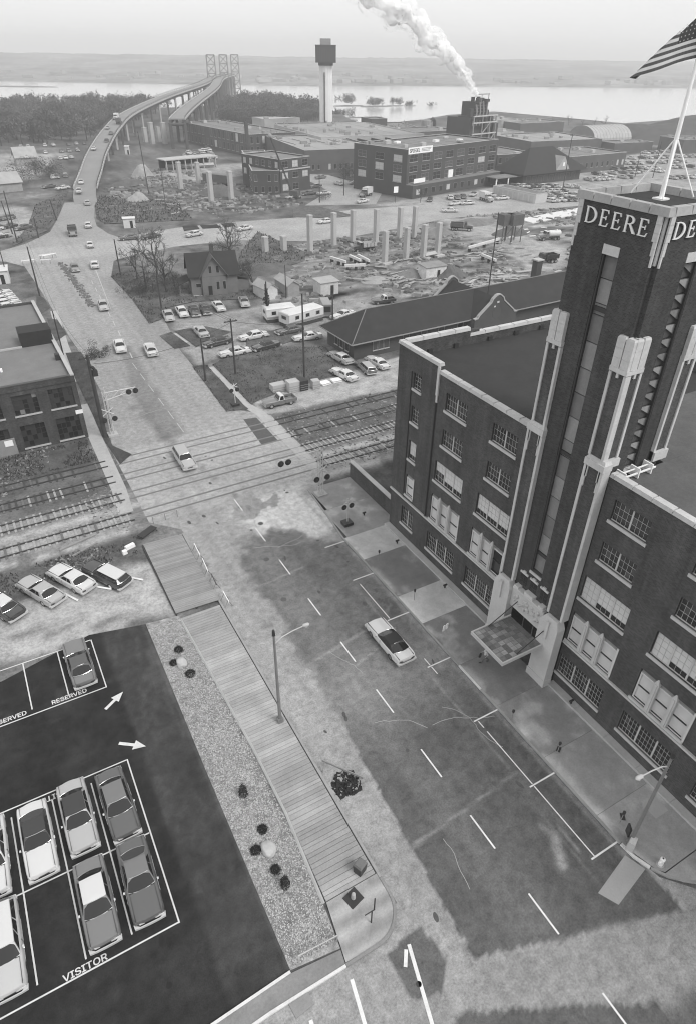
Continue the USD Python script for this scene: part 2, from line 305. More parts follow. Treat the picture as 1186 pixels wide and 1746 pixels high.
# ---------------------------------------------------------------- main street
def jag(pts, amp, step, seed):
    """a polygon whose edges wander, as the worn edge of a resurfaced patch does"""
    r = np.random.default_rng(seed); out = []
    pts = list(pts) + [pts[0]]
    for a, b in zip(pts[:-1], pts[1:]):
        L = math.dist(a, b); m = max(1, int(L / step)); nx, ny = -(b[1] - a[1]) / L, (b[0] - a[0]) / L
        for k in range(m):
            o = r.uniform(-amp, amp); out.append((a[0] + (b[0] - a[0]) * k / m + nx * o, a[1] + (b[1] - a[1]) * k / m + ny * o))
    return sg.Polygon(out).buffer(0)
street_poly = P((12.7, 14.5), (12.7, 46), (13.0, 60), (10.2, 63), (10.2, 81), (10.8, 84), (13, 93.5), (13.2, 105), (13.35, 119.39), (13.22, 135.86), (13.16, 146.23), (13.05, 158.37), (12.62, 182.56), (9, 189.5), (5, 192), (-60, 178), (-60, 193), (9, 201), (16.2, 206.7), (24.2, 218.5), (28.7, 234.2), (36, 262.7), (46, 260), (44.2, 252.9), (39.8, 233.7), (37.9, 220.5), (38.7, 209), (40.5, 202), (36, 180.3), (33, 178), (29.4, 164.9), (31.5, 129.1), (29.3, 112), (29.0, 103.7), (28.6, 90), (30, 84.5), (33.2, 81), (33.2, 62), (29, 60), (28.6, 54), (27.95, 50), (27.95, 11), (28.6, 8.2), (30.2, 6.4), (60, 0), (60, -30), (-40, -30), (-40, 12.0), (-30, 12.3), (3.4, 13.68), (8.2, 13.65), (10.4, 13.7), (11.9, 14.3), (12.5, 15.3))
dark_main = jag([(16.8, 52), (19, 56), (23.5, 54.2), (25.6, 50.5), (28.3, 49), (28.3, 6), (15, 10.4), (15.4, 17), (15.9, 24), (16.2, 28), (16.5, 33), (16.6, 38), (16.3, 45)], 0.09, 0.3, 5)
dark_corner = jag([(10.7, 10.4), (10.6, 13.2), (13.3, 13.4), (13.6, 11.0), (12.3, 9.9)], 0.08, 0.35, 6)
dark_south = jag([(12.6, 8.6), (17, 6.5), (23.9, 3.0), (30, 1.2), (60, -6), (60, -30), (-40, -30), (8, 6)], 0.1, 0.4, 7)
def street_tone(x, y):
    n = fbm2(x, y, 3.0, 41, 5); nb = fbm2(x, y, 9, 42); nf = fbm2(x, y, 0.8, 43, 3)
    t = 0.26 + 0.10 * (nb - 0.5) + 0.08 * (n - 0.5)
    t = blend(t, soft(x, y, R(12.5, 17.5, 13, 52), 1.2, 1.2, 2.5, 44), 0.27 + 0.12 * (n - 0.5) - 0.04 * np.clip((20 - y) / 6, 0, 1))
    t = blend(t, soft(x, y, R(5, 36, 62.5, 80.8), 1.0, 0.7, 3, 45), 0.29 + 0.14 * (n - 0.5))
    t = blend(t, soft(x, y, R(20, 29, 51.5, 62), 2.5, 2.5, 4, 46) * (n > 0.45), 0.47 + 0.1 * (n - 0.5))
    # worn asphalt north of the crossing
    t = blend(t, np.clip((y - 82) / 3 + (nb - 0.5) * 2, 0, 1) * (y < 186), 0.25 + 0.10 * (nb - 0.5) + 0.06 * (nf - 0.5))
    t = blend(t, soft(x, y, P((16.5, 81), (21, 81), (21, 100), (22, 118), (20, 118), (17, 96)), 1.5, 1, 4, 47), 0.17 + 0.06 * (n - 0.5))
    t = blend(t, soft(x, y, P((24.5, 118), (30, 104), (31, 128), (29, 164), (26.5, 164), (26, 130)), 2, 1, 5, 48), 0.21 + 0.06 * (n - 0.5))
    t = blend(t, soft(x, y, R(10, 60, 186, 200), 4, 3, 6, 49), 0.30 + 0.1 * (nb - 0.5))
    t = blend(t, np.clip((y - 206) / 8, 0, 1), 0.23 + 0.08 * (nb - 0.5))
    # resurfaced part in front of the tall building
    d = soft(x, y, dark_main, 0.08); far = np.clip((y - 24) / 14, 0, 1)
    d = np.maximum(d * (1 - far), soft(x, y, dark_main, 1.6, 1.3, 1.2, 50) * far)
    core = 0.088 + 0.04 * (n - 0.5) + 0.05 * (nf - 0.5) + 0.04 * np.clip((y - 26) / 16, 0, 1) + 0.02 * np.exp(-((x - 19) / 1.6) ** 2)
    core = blend(core, 0.6 * soft(x, y, R(26, 28.5, 9, 42), 0.7, 0.6, 1.3, 51) * (nf > 0.47), 0.05)
    t = blend(t, d, core)
    t = blend(t, soft(x, y, dark_corner, 0.08), 0.095 + 0.05 * (n - 0.5))
    t = blend(t, soft(x, y, R(-60, 60, -40, 10.3) .intersection(P((-60, 30), (13, 11), (30, 5.5), (60, 0), (60, -40), (-60, -40))), 0.5, 0.3, 2, 52), 0.22 + 0.08 * (n - 0.5))
    t = blend(t, soft(x, y, P((10.6, 10.4), (12.1, 13.6), (13.6, 11), (15, 10.4), (13, 8.6)), 0.4, 0.3, 1, 56), 0.24 + 0.05 * (n - 0.5))
    t = blend(t, soft(x, y, dark_corner, 0.08), 0.095 + 0.05 * (n - 0.5))
    t = blend(t, soft(x, y, dark_south, 0.08), 0.085 + 0.05 * (n - 0.5))
    for x0, y0, x1, y1, w, a in ((13.0, 17.5, 25.5, 18.6, 0.10, 0.2), (16.8, 35.5, 25.0, 37.0, 0.14, 0.24), (20.4, 33.5, 24.5, 34.6, 0.10, 0.26), (17, 47, 22, 47.6, 0.1, 0.25), (24.5, 13.6, 23.6, 11.9, 0.3, 0.3), (24.2, 14.6, 24.6, 13.2, 0.2, 0.2), (24.6, 26, 24.9, 8, 0.05, 0.15), (25.2, 44, 25.3, 12, 0.05, 0.2)):
        L2 = (x1 - x0) ** 2 + (y1 - y0) ** 2; q = np.clip(((x - x0) * (x1 - x0) + (y - y0) * (y1 - y0)) / L2, 0, 1)
        dd = np.hypot(x - x0 - q * (x1 - x0), y - y0 - q * (y1 - y0)) + 0.35 * (n - 0.5)
        t = blend(t, 0.75 * np.exp(-(dd / w) ** 2), a)
    for k in range(26):
        cx, cy = 13.5 + 14 * ((k * 0.618 + 0.1) % 1), 11 + 90 * ((k * 0.3819) % 1); t = blend(t, 0.5 * np.exp(-((x - cx) ** 2 + ((y - cy) / 1.5) ** 2) / (0.25 + 0.5 * ((k * 0.77) % 1)) ** 2), 0.07)
    for lx in (15.2, 17.4, 22.6, 24.4): t *= 1 - 0.10 * np.exp(-((x - lx - 0.02 * np.maximum(0, y - 80)) / 0.5) ** 2)
    gut = np.exp(-((x - 27.75) / 0.22) ** 2) * (y < 60) * (y > 9); t = blend(t, 0.55 * gut, 0.25)
    return t
street = thing('main_street', kind='structure')
xs = steps((-60, -6, 3), (-6, 34, 0.22), (34, 60, 2)); ys = steps((-30, 4, 1.2), (4, 62, 0.22), (62, 100, 0.4), (100, 268, 0.9))
sheet(street, 'asphalt_surface', street_poly, xs, ys, street_tone, 0.008, tone_mat('street_asphalt', 0.55, 7.5, 0.85, 0.01, 0.3, 1.6))
def flat(parent, name, poly, z, mat=PAINT, jit=0.0):
    return MB().prism(poly, z - 0.003, z).build(parent, name, mat)
ZP = 0.016
for y0, y1 in ((8.9, 11.6), (14.9, 17.6), (21.0, 23.7), (27.6, 30.3), (33.8, 36.5), (40.4, 43.1), (47.2, 49.9), (53.5, 56.3), (60.2, 62.8), (3.0, 5.4)):
    flat(street, 'lane_dash', R(20.31, 20.43, y0, y1), ZP)
for y0 in (82, 86.5, 91.5, 97, 102, 107): flat(street, 'lane_dash', R(20.27, 20.38, y0, y0 + 3.0), ZP, M('worn_paint', 0.38, 0.3, 1.5, 11))
for k in range(9): flat(street, 'lane_dash', affinity.rotate(R(20.9 + k * 0.42, 21.08 + k * 0.42, 112 + k * 6, 115 + k * 6), -5), ZP, M('worn_paint', 0.38))
flat(street, 'lane_line', P((23.6, 140), (23.7, 140), (27.4, 172), (27.2, 172)), ZP, M('worn_paint', 0.38, 0.3, 1.5, 11))
# kerbside parking bays on the east side
for y in (11.2, 17.2, 23.75, 30.2, 36.75, 43.3, 49.4): flat(street, 'parking_bay_tick', R(25.55, 28.0, y - 0.06, y + 0.06), ZP)
for y0, y1 in ((11.25, 17.1), (17.3, 22.5), (22.9, 23.6), (29.2, 30.1), (30.3, 31.2), (36.9, 42.5)): flat(street, 'parking_bay_line', R(25.84, 25.93, y0, y1), ZP)
flat(street, 'concrete_patch', P((24.3, 9.45), (24.9, 8.3), (28.2, 9.0), (27.75, 10.3)), ZP, M('patch_concrete', 0.27, 0.15))
# south street: wide painted bay lines
for a, b in (((12.05, 12.9), (9.6, 4)), ((11.75, 12.75), (11.2, 12.0)), ((8.15, 13.0), (6.8, 6.0)), ((5.2, 12.4), (4.4, 7.0))):
    d = np.subtract(b, a) / math.dist(a, b); nrm = np.array([-d[1], d[0]]) * 0.11
    flat(street, 'parking_bay_line', P(np.add(a, nrm), np.subtract(a, nrm), np.subtract(b, nrm), np.add(b, nrm)), ZP)
flat(street, 'cast_iron_cover', sg.Point(11.4, 10.9).buffer(0.16), ZP, BLACK)
for x, y in ((21.2, 56.8), (19.2, 50.6), (18.2, 44.1), (24.1, 23.0)): flat(street, 'cast_iron_cover', sg.Point(x, y).buffer(0.3, 8), ZP, M('iron_cover', 0.09))

r_ = np.random.default_rng(17)
for k in range(16):
    x, y, a = r_.uniform(14, 26), r_.uniform(12, 100), r_.choice([0.0, 1.57]) + r_.normal(0, 0.25); pts_ = [(x, y)]
    for j in range(int(r_.integers(8, 22))): a += r_.normal(0, 0.22); x += 0.4 * math.cos(a); y += 0.4 * math.sin(a); pts_.append((x, y))
    pol = sg.LineString(pts_).buffer(r_.uniform(0.018, 0.04), cap_style=2).intersection(street_poly.buffer(-0.6))
    if not pol.is_empty: flat(street, 'crack', pol, 0.0145, M('crack_fill', 0.06 if k % 2 else 0.3, 0.3))
r_ = np.random.default_rng(23)   # oil drips and tyre scuffs in the car park and the bays
for k in range(60):
    if k < 34: x, y = (-0.95 - 2.7 * int(r_.integers(0, 4)) + r_.normal(0, .35), (24 if r_.random() < .5 else 30.5) + r_.normal(0, 1.6))
    else: x, y = r_.uniform(13.5, 27), r_.uniform(12, 78)
    pol = affinity.rotate(affinity.scale(sg.Point(x, y).buffer(1, 5), r_.uniform(.05, .22), r_.uniform(.08, .4)), r_.uniform(-20, 20)); flat(street, 'oil_stain', pol, 0.0305 if k < 34 else 0.0148, M('oil_stain', 0.012 if k < 34 else 0.06, 0.3, 3, 9) if k < 34 else M('road_stain', 0.07, 0.4, 3, 9))
# second street and its branch, past the works
def lane_tone(a, seed): return lambda x, y: a + 0.12 * (fbm2(x, y, 6, seed) - 0.5) + 0.08 * (fbm2(x, y, 1.8, seed + 1) - 0.5)
sheet('/World', 'second_street', second_street, steps((30, 300, 1.6)), steps((160, 260, 1.2)), lane_tone(0.28, 60), 0.012, tone_mat('street_asphalt'), kind='structure')
sheet('/World', 'branch_street', branch_street, steps((60, 300, 1.6)), steps((170, 340, 1.6)), lane_tone(0.26, 62), 0.018, tone_mat('street_asphalt'), kind='structure')

# sidewalk before the tall building: separate concrete slabs and kerb
walk = thing('east_sidewalk', kind='structure')
slabs = [(55.5, 60.5, 0.26), (49.75, 55.5, 0.24), (45.5, 49.75, 0.40), (39.0, 45.5, 0.17), (34.75, 39.0, 0.43), (29.0, 34.75, 0.18), (24.0, 29.0, 0.19), (18.5, 24.0, 0.23), (13.2, 18.5, 0.26), (8.2, 13.2, 0.28)]
for k, (y0, y1, a) in enumerate(slabs):
    x0 = 28.15; pol = R(x0, 33.28, y0 + 0.012, y1 - 0.012)
    if y0 > 49: pol = R(x0 + (0.35 if y0 < 55 else 0.9), 34.9, y0 + 0.012, y1 - 0.012)
    if k == 9: pol = pol.difference(P((27, 8), (27, 10.6), (28.15, 10.6), (28.75, 8.6), (29.4, 7.9)))
    def slab_tone(x, y, a=a, k=k):
        n = fbm2(x, y, 1.4, 70 + k, 5)
        t = a * (1 + 0.5 * (n - 0.5)) + (0.10 * np.clip((n - 0.52) * 6, 0, 1) if a < 0.3 else 0)
        return t + 0.10 * np.exp(-((x - 28.3) / 0.35) ** 2) * (n > 0.4)
    sheet(walk, 'slab', pol, steps((28, 35, 0.25)), steps((6, 62, 0.25)), slab_tone, 0.13, tone_mat('slab_concrete', 0.22, 7, 0.9, 0.006, 0.25, 1.5))
flat(walk, 'slab', R(31.6, 32.9, 11.0, 12.2), 0.137, M('new_concrete', 0.34, 0.12))
sheet(walk, 'slab', P((28.9, 8.15), (33.28, 8.15), (36, 8.15), (36, 4.9), (30.6, 6.5), (29.6, 7.2)), steps((28, 36, 0.25)), steps((4, 9, 0.25)), lambda x, y: 0.27 + 0.3 * (fbm2(x, y, 1.2, 85, 4) - 0.5), 0.13, tone_mat('slab_concrete'))
def kerb(parent, name, pts, w, h, mat, z0=-0.05):
    line = sg.LineString(pts); pol = line.buffer(w / 2, cap_style=2, join_style=1)
    return MB().prism(pol, z0, h).build(parent, name, mat)
KERB = M('kerb_concrete', 0.27, 0.2, 0.8, 6); KERBW = M('painted_kerb', 0.55, 0.2, 1, 8)
for y0, y1 in ((11.0, 14), (14, 17), (17, 20), (20, 23), (23, 26), (26, 29), (29, 32), (32, 35), (35, 38), (38, 41), (41, 44), (44, 47), (47, 50)):
    kerb(walk, 'kerb_stone', [(28.06, y0 + 0.008), (28.06, y1 - 0.008)], 0.15, 0.15, KERBW if 26 <= y0 < 29 else KERB)
kerb(walk, 'kerb_stone', [(28.06, 50), (28.5, 54), (29, 60.3)], 0.16, 0.15, KERB)
kerb(walk, 'kerb_stone', [(28.06, 10.95), (28.15, 9.9), (28.5, 8.9)], 0.2, 0.16, KERBW)
kerb(walk, 'kerb_stone', [(28.52, 8.85), (29.1, 7.9), (30.2, 6.9), (31.5, 6.2), (36, 4.8)], 0.16, 0.15, KERB)
LEDGE = M('wall_ledge', 0.36, 0.2, 0.7, 5)
for y0, y1 in ((8.2, 23.7), (31.2, 49.9)):
    k = y0
    while k < y1 - 0.1:
        e = min(k + 3.1, y1); MB().box(33.3, 33.98, k + 0.01, e - 0.01, 0, 0.34).build(walk, 'ledge_block', LEDGE); k = e

# west side: plank walk, gravel bed, kerb
board = thing('boardwalk', kind='structure')
plank_mats = [M(f'plank_{k}', a, 0.3, 0.7, 7, 0.9, 0.01, obj=False) for k, a in enumerate((0.24, 0.27, 0.31, 0.285, 0.33))]
r_ = np.random.default_rng(11); y = 17.4; k = 0; lvl = 2.0
while y < 46.2:
    w = r_.uniform(0.28, 0.42); lvl = np.clip(lvl + r_.normal(0, 0.9), 0, 4.4); x0 = 9.15 - 0.55 * max(0, (y - 30)) / 16 + 0.25 * min(0, (y - 24)) / 5
    MB().obox(((x0 + 12.42) / 2, y + w / 2, 0.075 + 0.5 * r_.uniform(-0.012, 0.012)), (12.42 - x0, w - 0.012, 0.15), r_.uniform(-0.003, 0.003), 0.01).build(board, 'plank', plank_mats[int(lvl)]); y += w; k += 1
y = 46.9; ramp_mats = [M(f'ramp_plank_{k}', a, 0.2, 0.7, 7, 0.9, 0.01) for k, a in enumerate((0.21, 0.23, 0.25))]
while y < 58.9:
    MB().obox((10.45 + 0.12 * (y - 46.5) / 12, y + 0.12, 0.24 + r_.uniform(-0.012, 0.012)), (4.2, 0.225, 0.06), -0.04).build(board, 'plank', ramp_mats[int(r_.integers(3))]); y += 0.245
for (xa, ya), (xb, yb) in (((8.62, 17.4), (9.1, 24)), ((9.1, 24), (9.12, 30)), ((9.12, 30), (8.57, 46.2))):
    MB().bar((xa, ya, 0.09), (xb, yb, 0.09), 0.16).build(board, 'edge_beam', M('edge_concrete', 0.4, 0.2))
MB().box(8.3, 8.45, 46.9, 59, 0, 0.2).box(12.3, 12.45, 46.9, 59, 0, 0.2).box(10.3, 10.5, 46.9, 59, 0, 0.2).build(board, 'bearer', POLE)
corner = P((8.25, 13.85), (8.8, 17.35), (12.5, 17.35), *[(10.4 + 2.1 * math.cos(a), 15.9 + 2.1 * math.sin(a)) for a in np.linspace(0, -math.pi / 2, 12)])
sheet('/World', 'corner_pavement', corner, steps((8, 13, 0.2)), steps((13, 20, 0.2)), lambda x, y: 0.30 + 0.22 * (fbm2(x, y, 1.1, 90, 4) - 0.5) + 0.05 * np.sin(y * 5 + 2 * fbm2(x, y, 1, 91)), 0.14, tone_mat('slab_concrete'), kind='structure')
wk = thing('west_kerb', kind='structure')
yy = 17.0
while yy < 58: kerb(wk, 'kerb_stone', [(12.58 + 0.25 * max(0, yy - 46) / 12, yy + 0.01), (12.58 + 0.25 * max(0, yy + 3 - 46) / 12, yy + 2.99)], 0.18, 0.2, KERB); yy += 3
kerb(wk, 'kerb_stone', [(12.58, 16.98)] + [(10.4 + 2.18 * math.cos(a), 15.9 + 2.18 * math.sin(a)) for a in np.linspace(0, -math.pi / 2, 12)] + [(8.2, 13.72)], 0.18, 0.2, M('kerb_dark', 0.2, 0.3))
kerb(wk, 'kerb_stone', [(8.18, 13.72), (3.4, 13.75), (-30, 12.4)], 0.16, 0.17, KERBW)
kerb(wk, 'kerb_stone', [(5.2, 15.02), (0.6, 14.82), (-30, 13.5)], 0.16, 0.17, KERBW)
sheet('/World', 'south_walk', P((8.2, 13.8), (3.4, 13.83), (-30, 12.48), (-30, 13.42), (0.6, 14.74), (5.2, 14.94), (8.3, 14.6)), steps((-30, -10, 1), (-10, 9, 0.3)), steps((12, 15, 0.3)), lambda x, y: 0.20 + 0.12 * (fbm2(x, y, 1.5, 92) - 0.5), 0.12, tone_mat('slab_concrete'), kind='structure')
gravel_poly = P((5.25, 15.1), (5.3, 30), (5.5, 47.2), (8.5, 46.8), (9.0, 33.8), (9.25, 24), (8.35, 14.7))
sheet('/World', 'gravel_bed', gravel_poly, steps((5, 9.4, 0.15)), steps((14, 48, 0.15)), lambda x, y: 0.25 + 0.28 * (fbm2(x, y, 0.35, 93, 3) - 0.5) + 0.12 * (fbm2(x, y, 2.5, 94) - 0.5) - 0.10 * np.exp(-((x - 8.9) / 0.3) ** 2), 0.03, tone_mat('gravel_stones', 0.55, 12, 0.9, 0.03, 0.2, 3), zfn=lambda x, y: 0.06 * fbm2(x, y, 0.3, 95, 2), kind='structure')
pts = RNG.uniform((5.3, 15.2), (8.9, 46.5), (26000, 2)); pts = pts[shapely.contains_xy(gravel_poly.buffer(-0.08), pts[:, 0], pts[:, 1])]
gp = UsdGeom.PointInstancer.Define(stage, '/World/gravel'); tag(gp.GetPrim(), 'loose pale gravel stones in the bed between car park and plank walk', 'gravel', kind='stuff')
protos = []
for k, a in enumerate((0.15, 0.26, 0.4)):
    ic = trimesh.creation.icosphere(1, 0.032); ic.vertices *= 0.75 + 0.5 * np.random.default_rng(k).random((len(ic.vertices), 1)); ic.vertices[:, 2] *= 0.6
    mb = MB().tm(ic); protos.append(mb.build('/World/gravel', 'stone', plain(f'stone_{k}', a, 0.9)))
gp.CreatePrototypesRel().SetTargets(protos); gp.CreateProtoIndicesAttr(Vt.IntArray.FromNumpy(RNG.integers(0, 3, len(pts)).astype(np.int32)))
gp.CreatePositionsAttr(Vt.Vec3fArray.FromNumpy(np.column_stack([pts, np.full(len(pts), 0.075)]).astype(np.float32)))
gp.CreateScalesAttr(Vt.Vec3fArray.FromNumpy(np.repeat(RNG.uniform(0.5, 1.5, (len(pts), 1)), 3, 1).astype(np.float32)))

# car park
lot = thing('car_park', kind='structure')
def lot_tone(x, y):
    n = fbm2(x, y, 2.6, 96, 5); lane = soft(x, y, R(1.6, 5.6, 14, 50), 0.5, 0.35, 2, 97)
    t = 0.025 + 0.03 * (n - 0.5) + 0.02 * np.clip(fbm2(x * 0.5, y * 2.2, 1.1, 87, 4) - 0.55, 0, 1) + lane * (0.014 + 0.11 * np.clip(fbm2(x * 1.5, y * 0.7, 1.6, 98, 5) - 0.47, 0, 1) * np.clip((y - 16) / 14, 0.3, 1.3))
    return t + 0.05 * np.clip(fbm2(x, y, 1.0, 99, 4) - 0.63, 0, 1) + 0.03 * np.exp(-((x - 5.3) / 0.15) ** 2)
sheet(lot, 'asphalt_surface', P((-30, 47.75), (-7, 46.3), (0.6, 48.3), (5.5, 47.2), (5.25, 15.1), (0.6, 14.9), (-30, 13.6)), steps((-30, -10, 2), (-10, 6, 0.2)), steps((13, 49, 0.2)), lot_tone, 0.02, tone_mat('car_park_asphalt', 0.5, 14, 0.95, 0.006, 0.06, 1.2))
WL = M('bay_paint', 0.52, 0.25, 1.5, 10, 0.7); ZL = 0.028
def strip(a, b, w=0.1):
    d = np.subtract(b, a) / math.dist(a, b); nrm = np.array([-d[1], d[0]]) * w / 2; return flat(lot, 'bay_line', P(np.add(a, nrm), np.subtract(a, nrm), np.subtract(b, nrm), np.add(b, nrm)), ZL, WL)
strip((0.38, 20.74), (0.42, 33.72)); strip((-14, 20.8), (0.33, 20.8)); strip((-14, 33.68), (0.36, 33.68)); strip((-14, 27.26), (-9.3, 27.26)); strip((-9.15, 27.26), (0.32, 27.26))
for x in (-2.32, -5.02, -7.72, -10.4): strip((x, 21.5), (x, 27.2)); strip((x, 27.32), (x - 0.05, 33.0))
strip((0.62, 41.4), (0.62, 47.6)); strip((-14, 41.46), (0.56, 41.46)); strip((-14, 47.6), (0.56, 47.6))
for x in (-2.3, -5.15, -8.0): strip((x, 42.0), (x, 47.54))
def ground_text(txt, x, y, h, rz, name, length=None):
    m = meshkit.text_mesh(txt, h, 0.003, bold=True); b = m.bounds
    v = m.vertices - [b[0][0], 0, 0]
    if length: v[:, 0] *= length / (b[1][0] - b[0][0])
    p = MB().add(v, m.faces).move((x, y, ZL - 0.003), rz).build(lot, name, WL); return p
ground_text('VISITOR', -6.4, 20.9, 0.38, 0, 'visitor_lettering', 2.5)
ground_text('RESERVED', -3.65, 41.72, 0.42, 0, 'reserved_lettering', 2.75)
ground_text('RESERVED', -8.35, 41.72, 0.42, 0, 'reserved_lettering', 2.75)
ground_text('VISITOR', -3.75, 33.42, 0.42, math.pi, 'visitor_lettering', 2.5)
for c, d in (((0.03, 39.17), (1.72, 40.28)), ((0.22, 35.42), (1.97, 34.15))):
    c, d = np.array(c), np.array(d); u = (d - c) / math.dist(c, d); nn = np.array([-u[1], u[0]])
    h = d - u * 0.95
    flat(lot, 'arrow_marking', sg.Polygon([c - nn * 0.13, h - nn * 0.13, h - nn * 0.42, d, h + nn * 0.42, h + nn * 0.13, c + nn * 0.13]), ZL, WL)

# grass and weeds
def grass(name, poly, a, step=0.35, hmax=0.25, seed=0, label=None):
    x0, y0, x1, y1 = poly.bounds
    sheet('/World', name, poly, np.arange(x0 - step, x1 + 2 * step, step), np.arange(y0 - step, y1 + 2 * step, step), lambda x, y: a * 0.8 * (0.5 + 1.0 * fbm2(x, y, 2.2, seed, 5)) + 0.18 * np.clip(fbm2(x, y, 5, seed + 3, 4) - 0.6, 0, 1), 0.01, tone_mat('grass_blades', 0.5, 5, 1.0, 0.05, 0.05, 0.8),
          zfn=lambda x, y: hmax * fbm2(x, y, 0.5, seed + 5, 3) * np.clip(soft(x, y, poly, 1.2), 0, 1), kind='stuff', label=label, cat='grass')
vac = P((32.06, 102.99), (37.24, 105.93), (44.92, 105.38), (52.91, 101.20), (51.88, 95.50), (47.77, 89.15), (40.34, 88.39), (33.38, 86.27), (31.96, 85.65))
grass('grass', vac, 0.10, 0.3, 0.35, 101, 'rough dark grass of the vacant lot beside the depot')
grass('grass', P((28.83, 103.83), (31.18, 103.45), (30.95, 86.19), (31.05, 84.34), (27.84, 85.16)), 0.09, 0.3, 0.3, 104, 'dark grass strip at the crossing with the path beside it')
grass('grass', P((28.05, 120.56), (30.62, 121.68), (31.56, 113.02), (28.61, 112.96)), 0.09, 0.3, 0.3, 107, 'small wedge of grass at the side street mouth')
grass('grass', P((31.21, 121.73), (36.89, 122.06), (40.74, 116.41), (35.83, 114.10), (32.31, 111.99)), 0.10, 0.3, 0.4, 108, 'weedy strip with a parked grey car on it')
grass('grass', P((42.96, 114.54), (51.95, 112.75), (53.52, 108.33), (44.92, 105.38), (39.38, 105.74)), 0.12, 0.4, 0.3, 109, 'thin weeds between the parked cars north of the vacant lot')
grass('grass', P((34.22, 275.76), (42.33, 289.43), (35.59, 262.82), (29.32, 236.82), (24.38, 220.97), (16.08, 209.00), (12.32, 204.98), (19.72, 229.37), (26.27, 261.48)), 0.11, 0.6, 0.5, 110, 'grassy bank beside the curving road to the bridge')
grass('grass', P((49.13, 268.71), (70.27, 246.27), (66.46, 215.84), (40.74, 221.80), (40.20, 231.54), (43.72, 250.85)), 0.12, 0.7, 0.6, 112, 'rough grass where bridge road and second street part')
grass('grass', P((11.87, 158.50), (12.80, 154.31), (12.91, 146.78), (10.65, 143.82), (10.66, 150.08)), 0.09, 0.3, 0.15, 114, 'small dark grass plot by the flat roof corner, the farther one')
grass('grass', P((11.28, 140.70), (12.93, 138.68), (13.06, 129.42), (10.71, 126.56), (10.56, 130.72)), 0.09, 0.3, 0.15, 116, 'small dark grass plot by the flat roof, the nearer one')
grass('grass', P((11.17, 119.91), (13.63, 119.24), (13.62, 113.26), (11.10, 90.27), (10.68, 82.76), (12.37, 79.18), (10.40, 77.34), (10.03, 84.02), (10.36, 97.13), (10.53, 108.01)), 0.075, 0.3, 0.2, 118, 'dark verge between the brick warehouse path and the street')
grass('grass', P((29.18, 163.90), (33.45, 167.34), (42.85, 158.06), (57.63, 150.55), (53.07, 132.70), (46.07, 135.39), (40.15, 137.09), (34.08, 135.86), (30.94, 129.34), (28.25, 128.05), (29.15, 144.99)), 0.10, 0.5, 0.5, 120, 'overgrown yard around the old wooden house')
grass('grass', P((78.18, 191.93), (79.89, 164.16), (75.94, 156.17), (60.10, 149.30), (56.07, 154.16), (64.62, 171.81)), 0.12, 0.6, 0.5, 123, 'weedy ground behind the house up to the low pillars')
grass('grass', P((101.36, 216.46), (112.15, 218.01), (115.29, 199.09), (105.82, 199.63), (96.46, 206.19)), 0.12, 0.7, 0.4, 125, 'weedy island between the two streets by the brick offices')
# paths
for pts_, w in (([(31.80, 102.27), (31.84, 94.15), (31.18, 86.06), (32.13, 82.22), (32.20, 64.30)], 1.5), ([(31.22, 120.66), (31.74, 114.57)], 1.2), ([(8.36, 66.08), (8.83, 71.44), (9.05, 80.96), (9.17, 87.32), (9.59, 97.54)], 1.7), ([(13.23, 144.53), (11.60, 123.47), (10.89, 106.52)], 1.4)):
    line = sg.LineString(pts_).buffer(w / 2, cap_style=2)
    p = numbered('/World', 'footpath'); sheet('/World', 'footpath', line, np.arange(line.bounds[0] - .4, line.bounds[2] + .8, .4), np.arange(line.bounds[1] - .4, line.bounds[3] + .8, .4), lane_tone(0.33, 130), 0.034 if w != 1.5 else 0.03, tone_mat('slab_concrete'), kind='structure')
flat(street, 'asphalt_patch', P((29.14, 81.69), (31.01, 81.33), (30.96, 73.37), (28.51, 73.57)), ZP, M('path_asphalt', 0.075, 0.3, 2, 8))

# rubble strip dividing the street north of the crossing
mb = MB(); r_ = np.random.default_rng(21); a, b = np.array((20.87, 182.04)), np.array((20.78, 144.00))
for k in range(420):
    q = r_.random(); c = a + (b - a) * q + np.array([r_.normal(0, 0.45), r_.normal(0, 0.5)]); s_ = r_.uniform(0.1, 0.45)
    mb.obox((c[0], c[1], s_ * 0.35), (s_, s_ * r_.uniform(0.5, 1), s_ * 0.7), r_.uniform(0, 3), s_ * 0.12)
one('rubble', mb, M('rubble_lumps', 0.14, 0.5, 1, 4), 'strip of broken rubble dividing the street lanes', 'rubble', kind='stuff')

